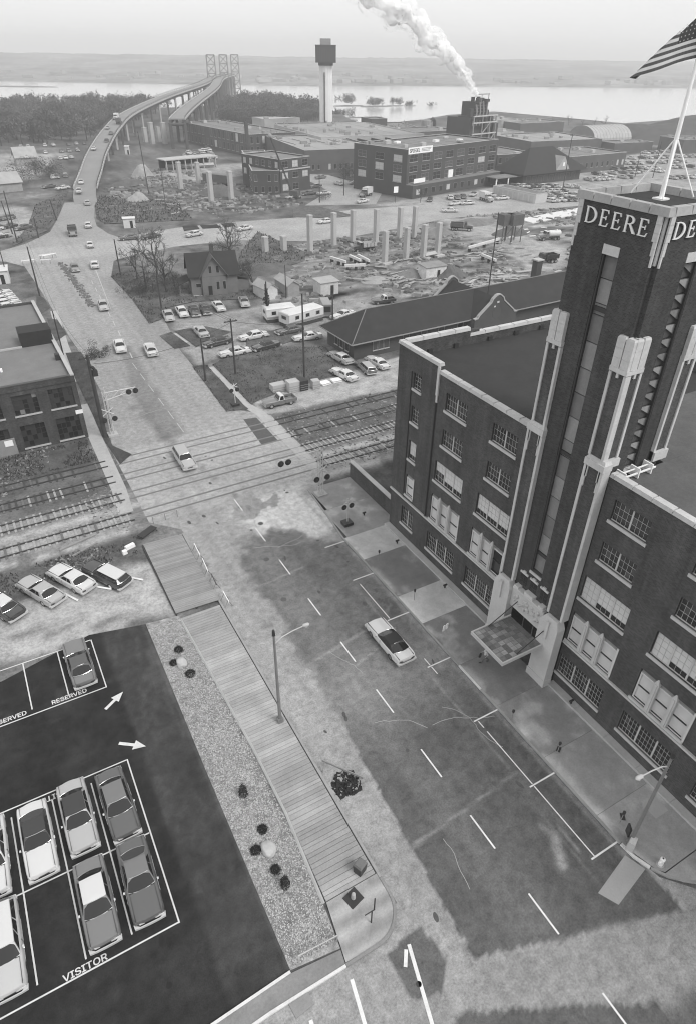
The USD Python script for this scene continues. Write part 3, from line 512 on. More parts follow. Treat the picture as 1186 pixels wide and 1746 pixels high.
# ---------------------------------------------------------------- railway
RAIL = M('rail_steel', 0.05, 0.3, 1, 8, 0.5); TIE = [M('sleeper_dark', 0.05, 0.3, 1.2, 7), M('sleeper_grey', 0.12, 0.3, 1.2, 7), M('sleeper_pale', 0.28, 0.3, 1.2, 7)]
r_ = np.random.default_rng(4)
tracks = [(64.95, 'nearest railway track, on pale ballast', (2, 2, 1), -14, 58), (69.55, 'second railway track from the camera, sleepers standing clear', (2, 1, 2), -14, 58), (74.0, 'third railway track, half buried in dark soil', (1, 2, 0), -14, 58), (78.2, 'farthest railway track, overgrown in front of the brick warehouse', (0, 1, 0), -14, 60)]
for k, (yc, lab, pal, xa, xb) in enumerate(tracks):
    t = thing('railway_track', lab, 'railway track', (0, yc, 0))
    slope = 0.012
    for side in (-0.7475, 0.7475):
        for x0, x1, zt in ((xa, 8.9, 0.16), (8.9, 33.0, 0.032), (33.0, xb, 0.16)):
            MB().obox(((x0 + x1) / 2, side + slope * (x0 + x1) / 2 - 0.1, zt - 0.08), (x1 - x0, 0.11, 0.16), slope).build(t, 'rail', RAIL if zt > 0.1 else M('worn_rail', 0.14, 0.3, 1, 8, 0.5))
    m_ = MB()
    for side in (-0.66, 0.66, -0.86, 0.86): m_.obox((21, side + slope * 21 - 0.1, 0.0135), (24.2, 0.11, 0.006), slope)
    m_.build(t, 'flangeway', M('flangeway_dirt', 0.15, 0.3))
    x = xa
    while x < xb:
        if not 8.7 < x < 33.2 and (k < 2 or r_.random() < (0.75 if k == 2 else 0.3)):
            MB().obox((x, slope * x - 0.1 + r_.normal(0, 0.03), 0.03 - (0.02 if k > 1 else 0)), (0.24, 2.5, 0.12), slope + r_.normal(0, 0.015)).build(t, 'sleeper', TIE[pal[int(r_.integers(3))]])
        x += 0.72
# timber edge of the crossing and dark earth bank by the lot
# ---------------------------------------------------------------- the tall brick building
BRICK = brick('dark_brick', 0.042, 0.075, 0.28); BRICKW = brick('wing_brick', 0.058, 0.09, 0.28)
FX = 34.0
bld = thing('office_building', 'dark brick building with stepped tower, pale stone trim and raised DEERE letters', 'building')
wins = []
for kind_, cs in (('wide', (20.0 + 1.4, 14.85, 8.4, 1.9, 34.15, 40.55)), ('slim', (46.55,))):
    for c in cs:
        if kind_ == 'wide':
            wins += [(c, 1.52, 17.7, 19.4, 2, 4, 3, 'dark'), (c, 1.52, 14.1, 15.8, 2, 4, 3, 'dark'), (c, 2.13, 10.0, 12.2, 3, 3, 4, 'blind'), (c, 2.2, 5.4, 8.4, 3, 1, 2, 'sash'), (c, 2.3, 1.5, 3.65, 3, 5, 4, 'dark')]
        else:
            wins += [(c, 0.63, 17.8, 19.4, 1, 3, 4, 'dark'), (c, 0.63, 14.25, 16.0, 1, 3, 4, 'dark'), (c, 0.63, 10.05, 12.2, 1, 3, 4, 'blind'), (c, 0.66, 5.7, 8.2, 1, 1, 2, 'sash'), (c, 1.1, 1.75, 3.95, 2, 3, 4, 'dark')]
for y0, y1, top in ((-6.0, 23.8, 20.75), (31.2, 43.35, 20.75), (43.35, 49.85, 21.35)):
    pol = R(y0, y1, 0, top)
    for (c, hw, z0, z1, *_r) in wins:
        if y0 < c < y1: pol = pol.difference(R(c - hw, c + hw, z0, z1))
    MB().wall(pol, FX, FX + 0.4).build(bld, 'wall', BRICKW)
MB().box(FX + 0.4, 57, 49.45, 49.85, 0, 20.75).build(bld, 'wall', BRICKW)
MB().box(FX + 0.4, 43.3, 49.45, 49.85, 20.76, 21.35).build(bld, 'wall', BRICKW)
MB().box(56.6, 57, 31, 49.4, 0, 20.75).build(bld, 'wall', BRICKW)
MB().box(FX + 0.4, 56.6, 31.2, 49.45, 19.6, 19.9).build(bld, 'roof', ROOFING)
MB().box(FX + 0.4, 95, -6, 24.2, 19.6, 19.9).box(40.2, 95, 24.21, 31.19, 19.6, 19.9).build(bld, 'roof', M('wing_roofing', 0.085, 0.35, 0.3, 4, 0.95, 0.02))
MB().box(94.6, 95, -6, 31, 0, 19.6).build(bld, 'wall', BRICKW); MB().box(FX + 0.4, 94.6, -6, -5.6, 0, 20.75).build(bld, 'wall', BRICKW)
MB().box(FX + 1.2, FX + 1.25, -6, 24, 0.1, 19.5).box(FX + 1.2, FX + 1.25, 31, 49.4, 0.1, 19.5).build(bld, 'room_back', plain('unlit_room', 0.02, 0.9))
STW = M('window_stone', 0.42, 0.12, 0.8, 6); FRAME = M('white_window_bars', 0.42, 0.1, 2, 9, 0.6); BLIND = M('window_blind', 0.5, 0.08, 0.5, 2, 0.6, obj=False); SASH = M('sash_frame', 0.5, 0.1, 2, 9)
r_ = np.random.default_rng(12); npane = 0
for (c, hw, z0, z1, ns, nc, nr, style) in sorted(wins, key=lambda w: (-(w[0] > 12 and w[0] < 24), abs(w[0] - 20))):
    w = thing('window', parent=bld)
    xg = FX + 0.2; fr = MB(); ws = 2 * hw / ns
    MB().box(FX - 0.10, FX + 0.12, c - hw - 0.12, c + hw + 0.12, z0 - 0.24, z0 - 0.002).build(w, 'sill', STW)
    if style != 'sash':
        for k in range(ns + 1): fr.box(xg - 0.06, xg + 0.02, c - hw + k * ws - (0.06 if 0 < k < ns else 0), c - hw + k * ws + (0.06 if 0 < k < ns else 0.05) - (0.05 if k == ns else 0), z0, z1)
        fr.box(xg - 0.055, xg + 0.018, c - hw, c + hw, z0 + 0.001, z0 + 0.06); fr.box(xg - 0.055, xg + 0.018, c - hw, c + hw, z1 - 0.05, z1 - 0.001)
    rest = MB()
    for k in range(ns):
        y0, y1 = c - hw + k * ws + 0.04, c - hw + (k + 1) * ws - 0.04
        zt = z1 - 0.03
        if style == 'sash':
            MB().box(xg - 0.03, xg + 0.06, y0 + 0.1, y1 - 0.1, z0 + 0.1, zt - 0.45).build(w, 'blind', BLIND if not (abs(c - 34.15) < 0.1 and k == 0) else GLASS)
            fr.box(xg - 0.12, xg - 0.04, y0, y0 + 0.12, z0, zt - 0.4); fr.box(xg - 0.12, xg - 0.04, y1 - 0.12, y1, z0, zt - 0.4)
            fr.box(xg - 0.13, xg - 0.03, y0, y1, zt - 0.48, zt - 0.34); fr.box(xg - 0.12, xg - 0.041, y0 + 0.12, y1 - 0.12, z0, z0 + 0.1)
            MB().box(xg - 0.1, xg - 0.035, y0 + 0.121, y1 - 0.121, z0 + 0.46 * (zt - z0) - 0.06, z0 + 0.46 * (zt - z0) + 0.03).box(xg - 0.1, xg - 0.035, y0 + 0.121, y1 - 0.121, z0 + 0.101, z0 + 0.16).build(w, 'meeting_rail', BLACK)
            MB().box(xg - 0.05, xg + 0.05, y0, y1, zt - 0.33, zt).build(w, 'transom_light', STEEL)
            continue
        dy = (y1 - y0) / nc; dz = (zt - z0) / nr
        for i in range(nc + 1): fr.box(xg - 0.008, xg + 0.015, y0 + i * dy - 0.009, y0 + i * dy + 0.009, z0, zt)
        for j in range(1, nr): fr.box(xg - 0.010, xg + 0.013, y0, y1, z0 + j * dz - 0.009, z0 + j * dz + 0.009)
        bl = style == 'blind' and r_.random() < 0.86
        drop = r_.uniform(0.0, 0.4)
        for i in range(nc):
            for j in range(nr):
                t_ = r_.uniform(-0.006, 0.006)
                pm = MB().add([(xg + t_, y0 + i * dy + 0.02, z0 + j * dz + 0.02), (xg - t_, y0 + (i + 1) * dy - 0.02, z0 + j * dz + 0.02), (xg - t_, y0 + (i + 1) * dy - 0.02, z0 + (j + 1) * dz - 0.02), (xg + t_, y0 + i * dy + 0.02, z0 + (j + 1) * dz - 0.02)], [(3, 2, 1, 0)])
                mat = BLIND if bl and (j + 0.5) / nr > drop else (GLASS if r_.random() < 0.9 else plain('pane_grey', 0.05, 0.1))
                if npane < 296: pm.build(w, 'pane', mat); npane += 1
                elif mat is BLIND: pm.build(w, 'pane', mat)
                else: rest.add(*pm.arrays())
    if rest.n: tag(stage.GetPrimAtPath(rest.build(w, 'panes', GLASS)), kind='stuff')
    if style == 'sash' and ns > 1:
        for k in range(1, ns):
            y = c - hw + k * ws
            MB().box(FX - 0.16, xg - 0.05, y - 0.2, y + 0.2, z0, z1 - 0.15).loft([np.array([(FX - 0.16, y - 0.2, z1 - 0.148), (FX + 0.1, y - 0.2, z1 - 0.148), (FX + 0.1, y + 0.2, z1 - 0.148), (FX - 0.16, y + 0.2, z1 - 0.148)]), np.array([(FX - 0.08, y - 0.05, z1 + 0.22), (FX + 0.0, y - 0.05, z1 + 0.22), (FX + 0.0, y + 0.05, z1 + 0.22), (FX - 0.08, y + 0.05, z1 + 0.22)])]).box(FX - 0.21, FX - 0.161, y - 0.09, y + 0.09, z0, z1 - 0.2).build(w, 'mullion', STW)
    if style == 'sash': fr.box(FX - 0.06, FX + 0.1, c - hw - 0.14, c - hw - 0.003, z0, z1)
    fr.build(w, 'frame', SASH if style == 'sash' else FRAME)
# pale belt course in stones
for a, b in ((-6, 23.75), (31.25, 49.86)):
    k = a
    while k < b - 0.05:
        e = min(k + 1.6, b); MB().box(FX - 0.16, FX + 0.1, k + 0.006, e - 0.006, 4.95 - 0.0, 5.14).build(bld, 'belt_stone', STONE); k = e
# coping stones of the wings
def coping(y0, y1, z, x0=FX - 0.1, x1=FX + 0.52, L=1.55):
    k = y0
    while k < y1 - 0.05:
        e = min(k + L, y1); MB().obox(((x0 + x1) / 2, (k + e) / 2, z + 0.15), (x1 - x0, e - k - 0.015, 0.30), 0, 0.05).build(bld, 'coping_stone', STONE); k = e
coping(-6, 23.8, 20.752); coping(31.25, 43.3, 20.752); coping(43.32, 49.95, 21.352)
k = FX + 0.54
while k < 57:
    e = min(k + 1.9, 57.05); z = 21.352 if e < 43.6 else 20.752
    MB().obox(((k + e) / 2, 49.68, z + 0.17), (e - k - 0.015, 0.6, 0.34), 0, 0.05).build(bld, 'coping_stone', STONE); k = e
MB().box(FX - 0.14, FX - 0.002, 43.2, 43.5, 18.6, 21.34).box(FX - 0.10, FX - 0.002, 43.24, 43.46, 17.9, 18.59).build(bld, 'pilaster_cap', STONE)
MB().tube([(FX - 0.1, 43.36, 5.2), (FX - 0.1, 43.36, 17.9)], 0.09, 6).tube([(FX - 0.06, 47.45, 5.2), (FX - 0.06, 47.45, 19.4)], 0.06, 6).build(bld, 'downpipe', BLACK)
for x in (37, 40.2, 44.5, 48, 51.5): MB().box(x, x + 0.5, 49.2, 49.44, 19.92, 20.35).build(bld, 'scupper', BLACK)

# tower
TX, TY0, TY1, TXE, TT = 33.5, 24.4, 31.0, 39.9, 36.92
notch = 0.3
shaft = R(TX, TXE, TY0, TY1)
for cx, cy in ((TX, TY0), (TX, TY1), (TXE, TY0), (TXE, TY1)): shaft = shaft.difference(R(cx - notch, cx + notch, cy - notch, cy + notch))
SL0, SL1 = 26.98, 28.2      # slit on the front
shaft_front = shaft.difference(R(TX - 1, TX + 0.45, SL0, SL1)).difference(R(36.1, 37.3, TY0 - 1, TY0 + 0.45))
low = shaft.difference(R(TX - 1, TX + 2.2, 26.0, 29.4))
MB().prism(low, 0.0, 7.0).build(bld, 'tower_wall', BRICK)
MB().prism(shaft.difference(R(TX - 1, TX + 0.0, 26, 29.4)), 7.0, 9.45).build(bld, 'tower_wall', BRICK)
MB().prism(shaft_front, 9.45, 34.25).build(bld, 'tower_wall', BRICK)
MB().prism(shaft, 34.25, TT - 0.55).build(bld, 'tower_wall', BRICK)
ring = shaft.difference(R(TX + 0.55, TXE - 0.55, TY0 + 0.55, TY1 - 0.55))
MB().prism(ring, TT - 0.55, TT).build(bld, 'parapet', BRICK)
MB().box(TX + 0.56, TXE - 0.56, TY0 + 0.56, TY1 - 0.56, TT - 0.02, TT + 0.03).build(bld, 'roof', ROOFING)
# inside face and coping of the parapet in separate stones
TCOP = M('tower_coping', 0.30, 0.22, 0.6, 5, 0.85, 0.01)
def ring_stones(z0, z1, out, inn, L=1.25):
    for (ax, a0, a1, fix0, fix1) in (('y', TY0 - out, TY1 + out, TX - out, TX + inn), ('y', TY0 - out, TY1 + out, TXE - inn, TXE + out), ('x', TX + inn, TXE - inn, TY0 - out, TY0 + inn), ('x', TX + inn, TXE - inn, TY1 - inn, TY1 + out)):
        n_ = max(1, round((a1 - a0) / L)); d = (a1 - a0) / n_
        for k in range(n_):
            lo, hi = a0 + k * d + 0.008, a0 + (k + 1) * d - 0.008
            b = (fix0, fix1, lo, hi) if ax == 'y' else (lo, hi, fix0, fix1)
            MB().obox(((b[0] + b[1]) / 2, (b[2] + b[3]) / 2, (z0 + z1) / 2), (b[1] - b[0], b[3] - b[2], z1 - z0), 0, 0.06).build(bld, 'coping_stone', TCOP)
ring_stones(TT + 0.002, TT + 0.45, 0.07, 0.5)
# stepped stones at the tower corners
for (cx, sx) in ((TX, 1), (TXE, -1)):
    for (cy, sy) in ((TY0, 1), (TY1, -1)):
        z = TT
        for w_, h_ in ((0.62, 1.35), (0.5, 0.75), (0.4, 0.6)):
            for k in range(int(round(h_ / 0.45))):
                hh = h_ / round(h_ / 0.45)
                x0, x1 = sorted((cx + sx * (notch - 0.02), cx + sx * w_)); ya, yb = sorted((cy - sy * 0.05, cy + sy * 0.06))
                MB().box(x0, x1, ya, yb, z - hh + 0.008, z - 0.004).build(bld, 'corner_stone', STONE)
                ya, yb = sorted((cy + sy * (notch - 0.02), cy + sy * w_)); x0, x1 = sorted((cx - sx * 0.05, cx + sx * 0.06))
                MB().box(x0, x1, ya, yb, z - hh + 0.008, z - 0.004).build(bld, 'corner_stone', STONE); z -= hh
        x0, x1 = sorted((cx + sx * 0.16, cx + sx * (notch + 0.02))); ya, yb = sorted((cy + sy * 0.16, cy + sy * (notch + 0.02)))
        MB().box(x0, x1, ya, yb, TT - 2.6, TT - 0.01).build(bld, 'corner_stone', STONE)
# the slits: translucent panels, cross bars, header stone and pipe
PANEL = [M('slit_panel_a', 0.19, 0.25, 1.2, 6, 0.5), M('slit_panel_b', 0.24, 0.25, 1.2, 6, 0.5), M('slit_panel_c', 0.15, 0.25, 1.2, 6, 0.5)]
for face in (0, 1):
    s_ = thing('slit_window', parent=bld); z = 9.5; k = 0
    def Q(u0, u1, d0, d1, z0, z1):  # u along the face, d depth behind it
        return (TX + d0, TX + d1, SL0 + u0, SL0 + u1, z0, z1) if face == 0 else (36.1 + u0, 36.1 + u1, TY0 + d0, TY0 + d1, z0, z1)
    zs = [9.5, 11.3, 13.1, 14.9, 16.7, 18.5, 20.3, 21.6, 23.4, 25.2, 27.0, 28.8, 30.6, 31.3, 32.8, 34.2] if face == 0 else [z_ for z_ in np.arange(17.6, 34.3, 0.92)]
    for a, b in zip(zs[:-1], zs[1:]):
        if face == 0: MB().box(*Q(0.12, 1.2, 0.34, 0.42, a + 0.03, b - 0.03)).build(s_, 'panel', PANEL[k % 3])
        else:
            q0 = Q(0.1, 1.2, 0.34, 0.42, a + 0.03, b - 0.03); MB().box(*q0).build(s_, 'panel', plain('slit_dark', 0.06, 0.4))
            y_ = TY0 + 0.30
            MB().add([(36.2, y_, b - 0.05), (37.28, y_, b - 0.05), (37.28, y_, a + 0.25), (36.2, y_ - 0.08, b - 0.05), (37.28, y_ - 0.08, b - 0.05), (37.28, y_ - 0.08, a + 0.25)], [(0, 1, 2), (5, 4, 3), (0, 2, 5), (0, 5, 3), (0, 3, 4), (0, 4, 1), (1, 4, 5), (1, 5, 2)]).build(s_, 'awning_blind', PANEL[k % 3])
        k += 1
    for z in ((11.3, 20.6, 31.0) if face == 0 else (28.8,)): MB().box(*Q(0.05, 1.22, 0.2, 0.33, z - 0.14, z + 0.14)).build(s_, 'cross_bar', BLACK)
    MB().box(*Q(0, 1.23, -0.04, 0.5, 34.26, 34.82)).build(s_, 'header_stone', STONE)
    MB().box(*Q(-0.04, 1.26, -0.1, 0.4, (9.2 if face == 0 else 20.0), (9.44 if face == 0 else 20.25))).build(s_, 'sill', STONE)
    q = Q(1.1, 1.18, 0.02, 0.1, 9.5 if face == 0 else 20.3, 34.2); MB().box(*q).build(s_, 'jamb_pipe', BLACK)
# DEERE in roman capitals
def stem(x, w, h, s=0.16, t=0.05): return shapely.union_all([R(x, x + w, 0, h), R(x - s * 0.5, x + w + s * 0.5, 0, t), R(x - s * 0.5, x + w + s * 0.5, h - t, h)])
def let(ch, h):
    w, t = 0.115 * h, 0.045 * h
    if ch == 'E':
        g = [stem(0.06 * h, w, h, 0.1 * h, t), R(0.06 * h, 0.55 * h, 0, 0.06 * h), R(0.06 * h, 0.53 * h, h - 0.06 * h, h), R(0.06 * h, 0.42 * h, 0.49 * h, 0.55 * h),
             P((0.55 * h, 0), (0.62 * h, 0.24 * h), (0.57 * h, 0.24 * h), (0.46 * h, 0)), P((0.53 * h, h), (0.57 * h, 0.79 * h), (0.53 * h, 0.79 * h), (0.44 * h, h)), R(0.39 * h, 0.44 * h, 0.40 * h, 0.64 * h)]
        return shapely.union_all(g), 0.72 * h
    if ch == 'D':
        o = affinity.scale(sg.Point(0.26 * h, 0.5 * h).buffer(1, 24), 0.56 * h, 0.5 * h); i = affinity.scale(sg.Point(0.22 * h, 0.5 * h).buffer(1, 24), 0.45 * h, 0.44 * h)
        return shapely.union_all([stem(0.06 * h, w, h, 0.1 * h, t), o.difference(i).intersection(R(0.1 * h, 2 * h, 0, h))]), 0.92 * h
    o = affinity.scale(sg.Point(0.26 * h, 0.74 * h).buffer(1, 20), 0.36 * h, 0.26 * h); i = affinity.scale(sg.Point(0.24 * h, 0.74 * h).buffer(1, 20), 0.24 * h, 0.2 * h)
    return shapely.union_all([stem(0.06 * h, w, h, 0.1 * h, t), o.difference(i).intersection(R(0.1 * h, 2 * h, 0, h)), P((0.30 * h, 0.5 * h), (0.43 * h, 0.5 * h), (0.78 * h, 0.05 * h), (0.82 * h, 0), (0.62 * h, 0))]), 0.80 * h
LSC = 4.75 / (sum(let(c_, 0.9)[1] * 1.1 + 0.09 for c_ in 'DEERE') - 0.1)
LETTER = M('letter_enamel', 0.6, 0.06, 2, 9, 0.45)
for face in (0, 1):
    gr = thing('lettering', parent=bld); u = 0.0; h = 0.9
    for ch in 'DEERE':
        g, adv = let(ch, h)
        g = affinity.scale(g, 1.05, 1.0, origin=(0, 0)); mb = MB().wall(affinity.translate(g, u, 0), 0, 0.07)
        for v in mb.v:
            uu, zz, dd = v[:, 1].copy(), v[:, 2].copy(), v[:, 0].copy()
            if face == 0: v[:, 0] = TX - 0.05 - dd; v[:, 1] = 30.0 - uu * LSC; v[:, 2] = 35.72 + zz
            else: v[:, 0] = TX + 0.72 + uu * LSC; v[:, 1] = TY0 - 0.05 - dd; v[:, 2] = 35.72 + zz
        mb.f = [f if face else f for f in mb.f]
        mb.build(gr, 'letter_' + ch.lower(), LETTER); u += adv * 1.1 + 0.09
# buttress piers
def pier(y0, y1, x0=33.15):
    zt = 21.2
    for a, b in ((y0, y0 + 0.22), (y1 - 0.22, y1)):
        z = 7.3
        while z < zt - 0.05:
            e = min(z + 1.75, zt); MB().box(x0, TX + 0.4, a, b, z + 0.006, e - 0.006).build(bld, 'pier_stone', STONE); z = e
    MB().box(x0 + 0.08, TX + 0.4, y0 + 0.221, y1 - 0.221, 7.3, zt).build(bld, 'pier_panel', BRICKW)
    for k, (dz, wd) in enumerate(((0.9, 0.16), (1.7, 0.09))):
        MB().box(x0 - 0.01, x0 + 0.2, y0 + 0.22, y0 + 0.22 + wd, zt - dz, zt).box(x0 - 0.012, x0 + 0.2, y1 - 0.22 - wd, y1 - 0.22, zt - dz, zt).build(bld, 'pier_step', STONE)
    MB().box(x0 - 0.06, TX + 0.45, y0 - 0.03, y1 + 0.03, zt + 0.001, zt + 0.5).obox(((x0 + TX + 0.4) / 2, (y0 + y1) / 2, zt + 0.62), (TX + 0.4 - x0, y1 - y0, 0.24), 0, 0.12).build(bld, 'pier_cap', STONE)
pier(29.55, 31.15); pier(23.8, 25.45)
def buttress(axis, a0, a1, face, zb, zt):
    """upper buttress: two stone strips, a brick panel, a cap of two fluted blocks; face = outer plane"""
    def B(u0, u1, d0, d1, z0, z1): return (face - d1, face - d0, u0, u1, z0, z1) if axis == 'x' else (u0, u1, face - d1, face - d0, z0, z1)
    capz = zt - 2.3; sw = 0.2
    for u0, u1 in ((a0, a0 + sw), (a1 - sw, a1)):
        z = zb
        while z < capz - 0.05:
            e = min(z + 1.5, capz); MB().box(*B(u0, u1, -0.2, 0.26, z + 0.006, e - 0.006)).build(bld, 'buttress_stone', STONE); z = e
    MB().box(*B(a0 + sw + 0.002, a1 - sw - 0.002, -0.2, 0.16, zb, capz)).build(bld, 'buttress_panel', BRICKW)
    m = (a0 + a1) / 2
    MB().box(*B(m - 0.09, m + 0.09, 0.161, 0.27, capz - 0.32, capz - 0.002)).build(bld, 'buttress_drop', STONE)
    MB().box(*B(a0 - 0.01, a1 + 0.01, -0.2, 0.30, capz, capz + 0.3)).build(bld, 'buttress_cap', STONE)
    for u0, u1 in ((a0 + 0.04, m - 0.03), (m + 0.03, a1 - 0.04)):
        for j in range(3):
            z0 = capz + 0.3 + j * 0.6; b = B(u0, u1, -0.2, 0.28, z0 + 0.005, z0 + 0.595)
            MB().box(*b).build(bld, 'buttress_cap', STONE)
        b = B(u0, u1, -0.2, 0.28, 0, 0); MB().obox(((b[0] + b[1]) / 2, (b[2] + b[3]) / 2, capz + 2.17), (b[1] - b[0], b[3] - b[2], 0.14), 0, 0.06).build(bld, 'buttress_cap', STONE)
buttress('x', 29.65, 31.0, TX, 21.9, 30.25); buttress('x', 24.1, 25.45, TX, 21.9, 30.25)
buttress('y', 33.45, 34.75, TY0, 21.9, 30.25); buttress('y', 38.5, 39.85, TY0, 20.3, 30.25)
for x in (33.3, 38.4): MB().box(x + 0.1, x + 1.5, TY0 - 0.42, TY0 + 0.02, 20.5 if x > 35 else 21.3, 21.2 if x > 35 else 21.85).build(bld, 'buttress_base', STONE)
MB().box(34.3, 38.4, 23.55, 23.65, 20.3, 20.4).box(34.6, 38.2, 23.85, 23.93, 20.5, 20.58).box(35.2, 35.3, 23.5, 24.3, 19.95, 20.7).box(36.6, 36.7, 23.5, 24.3, 19.95, 20.7).box(37.9, 38.0, 23.5, 24.3, 19.95, 20.7).build(bld, 'roof_pipe', WHITE)
# entrance: pylons, carved stone, three little windows, canopy
ENT = M('entrance_stone', 0.44, 0.14, 0.6, 5)
for y0, y1 in ((29.35, 31.25), (23.65, 25.6)):
    MB().box(32.75, TX + 0.1, y0, y1, 0.02, 6.6).build(bld, 'entrance_pylon', ENT)
    m = (y0 + y1) / 2
    MB().loft([np.array([(32.75, y0, 6.602), (TX + 0.1, y0, 6.602), (TX + 0.1, y1, 6.602), (32.75, y1, 6.602)]), np.array([(32.95, y0 + 0.35, 7.25), (TX + 0.1, y0 + 0.35, 7.25), (TX + 0.1, y1 - 0.35, 7.25), (32.95, y1 - 0.35, 7.25)])]).box(32.6, 32.749, m - 0.12, m + 0.12, 5.2, 7.0).build(bld, 'pylon_cap', ENT)
    MB().box(32.68, TX + 0.05, y0 - 0.06, y1 + 0.06, 0.021, 0.9).build(bld, 'pylon_base', ENT)
MB().box(33.1, TX + 0.0, 25.62, 29.33, 4.9, 6.95).build(bld, 'carved_lintel', ENT)
r_ = np.random.default_rng(2); mb = MB()
for k in range(46):
    ic = trimesh.creation.icosphere(1, r_.uniform(0.07, 0.17)); ic.apply_translation((33.08, r_.uniform(26.0, 29.0), r_.uniform(5.5, 6.6))); mb.tm(ic)
tag(stage.GetPrimAtPath(mb.build(bld, 'carving', ENT)), kind='stuff')
MB().box(33.0, 33.5, 25.7, 29.25, 6.952, 7.12).box(33.05, 33.5, 27.0, 28.0, 7.121, 7.45).box(33.05, 33.5, 25.8, 26.3, 7.121, 7.3).box(33.05, 33.5, 28.7, 29.2, 7.121, 7.3).build(bld, 'cornice', ENT)
for y in (26.35, 27.55, 28.7):
    w = thing('window', parent=bld); MB().box(TX - 0.03, TX - 0.005, y - 0.36, y + 0.36, 7.48, 8.45).build(w, 'pane', GLASS)
    MB().box(TX - 0.05, TX - 0.031, y - 0.02, y + 0.02, 7.5, 8.35).box(TX - 0.05, TX - 0.031, y - 0.34, y + 0.34, 7.9, 7.93).build(w, 'frame', plain('window_iron', 0.03, 0.7))
    MB().box(TX - 0.12, TX - 0.002, y - 0.45, y + 0.45, 8.62, 8.8).box(TX - 0.12, TX - 0.002, y - 0.16, y + 0.16, 8.801, 8.95).build(w, 'lintel', ENT)
MB().box(34.9, 35.0, 26.0, 29.4, 0.1, 6.0).build(bld, 'doorway', plain('doorway_dark', 0.015, 0.6))
for y in (26.5, 27.7, 28.9): MB().box(34.8, 34.89, y - 0.04, y + 0.04, 0.1, 3).build(bld, 'door_frame', STEEL)
can = thing('canopy', parent=bld); CF = M('canopy_metal', 0.30, 0.2, 1, 8, 0.5)
MB().box(28.55, 32.75, 24.75, 28.65, 4.05, 4.2).build(can, 'deck', M('canopy_roof', 0.14, 0.45, 0.9, 4, 0.8))
MB().box(28.5, 28.62, 24.68, 28.72, 4.0, 4.34).box(28.62, 32.8, 24.68, 24.8, 4.0, 4.34).box(28.62, 32.8, 28.6, 28.72, 4.0, 4.34).build(can, 'fascia', M('fascia_paint', 0.4, 0.2))
PNL = [M(f'canopy_panel_{k}', a, 0.35, 1.5, 6, 0.7) for k, a in enumerate((0.10, 0.14, 0.20, 0.27))]
for i in range(8):
    for j in range(8):
        x, y = 28.75 + i * 0.5, 24.92 + j * 0.46; pick = int(r_.integers(4)) if i < 5 else int(r_.integers(2))
        MB().box(x, x + 0.46, y, y + 0.42, 4.201, 4.215 + r_.uniform(0, 0.02)).build(can, 'panel', PNL[pick])
for y in (24.95, 28.5): MB().tube([(30.2, y, 4.3), (33.1, y, 5.85)], 0.045, 6).build(can, 'tie_rod', BLACK)
MB().box(28.9, 29.0, 24.75, 24.79, 3.9, 4.0).build(can, 'lamp', WHITE)
# low yard wall running on to the railway
yw = thing('yard_wall', 'long low brick wall with pale coping running from building to railway', 'wall')
MB().box(34.95, 35.3, 49.9, 60.6, 0, 2.25).build(yw, 'brickwork', BRICKW)
for k in range(7): MB().box(34.88, 35.37, 49.95 + k * 1.53, 49.95 + (k + 1) * 1.53 - 0.015, 2.252, 2.42).build(yw, 'coping_stone', STONE)
# flagpole and flag on the tower
fp = thing('flagpole', 'white tapered flagpole with four struts on the tower roof', 'flagpole', (37.4, 28.1, TT + 0.03))
MB().tube([(0, 0, 0), (0, 0, 3.2), (0, 0, 11.5)], [0.13, 0.125, 0.07], 10).build(fp, 'pole', WHITE, smooth=40)
MB().box(-0.35, 0.35, -0.35, 0.35, 0, 0.1).build(fp, 'base_plate', WHITE)
for a in (0.7, 2.3, 3.85, 5.4): MB().tube([(1.75 * math.cos(a), 1.75 * math.sin(a), 0.25), (0.1 * math.cos(a), 0.1 * math.sin(a), 3.1)], 0.05, 6).build(fp, 'strut', WHITE)

fl = thing('flag', 'striped flag with a dark starred canton flying from the pole', 'flag', (37.4, 28.1, 0))
FD, FL_, HH = np.array([-0.867, 0.498, 0]), 3.25, 1.95; FN = np.array([0.498, 0.867, 0])
def flag_pt(u, v):
    u, v = np.asarray(u, float), np.asarray(v, float)
    zb = 43.93 - 0.95 * u ** 1.15; hv = 2.02 * np.clip(1 - u ** 1.5, 0.03, 1); vv = v * HH; fold = np.maximum(0, vv - hv)
    along = FL_ * u * (1 - 0.06 * v * u); zz = zb + np.minimum(vv, hv) - np.minimum(0.45 * fold, 0.8 * np.minimum(vv, hv)) - 0.06 * np.sin(8 * u) * v * u
    wave = 0.26 * np.sin(7.5 * u + 2.2 * v) * (0.25 + u) + 0.5 * v * (1 - v) * u + 0.2 * u * v * np.sin(5 * u) + np.minimum(fold * 3, 0.16) + 0.12 * fold
    return FD * along[..., None] + FN * wave[..., None] + np.stack([0 * zz, 0 * zz, zz], -1)
def flag_strip(u0, u1, v0, v1, off=0.0, n=26):
    U, Vv = np.meshgrid(np.linspace(u0, u1, n), np.linspace(v0, v1, 3)); p = flag_pt(U, Vv); q = p + FN * 0.012
    mb = MB()
    for g, o in ((p - FN * off, 1), (q + FN * off, -1)):
        f = np.array([(j * n + i, j * n + i + 1, (j + 1) * n + i + 1, (j + 1) * n + i)[::o] for j in range(2) for i in range(n - 1)]); mb.add(g.reshape(-1, 3), f)
    return mb
RED, FWH, BLUE = M('flag_red', 0.07, 0.2, 3, 12, 0.8), M('flag_white', 0.5, 0.12, 3, 12, 0.8), M('flag_blue', 0.035, 0.25, 3, 12, 0.8)
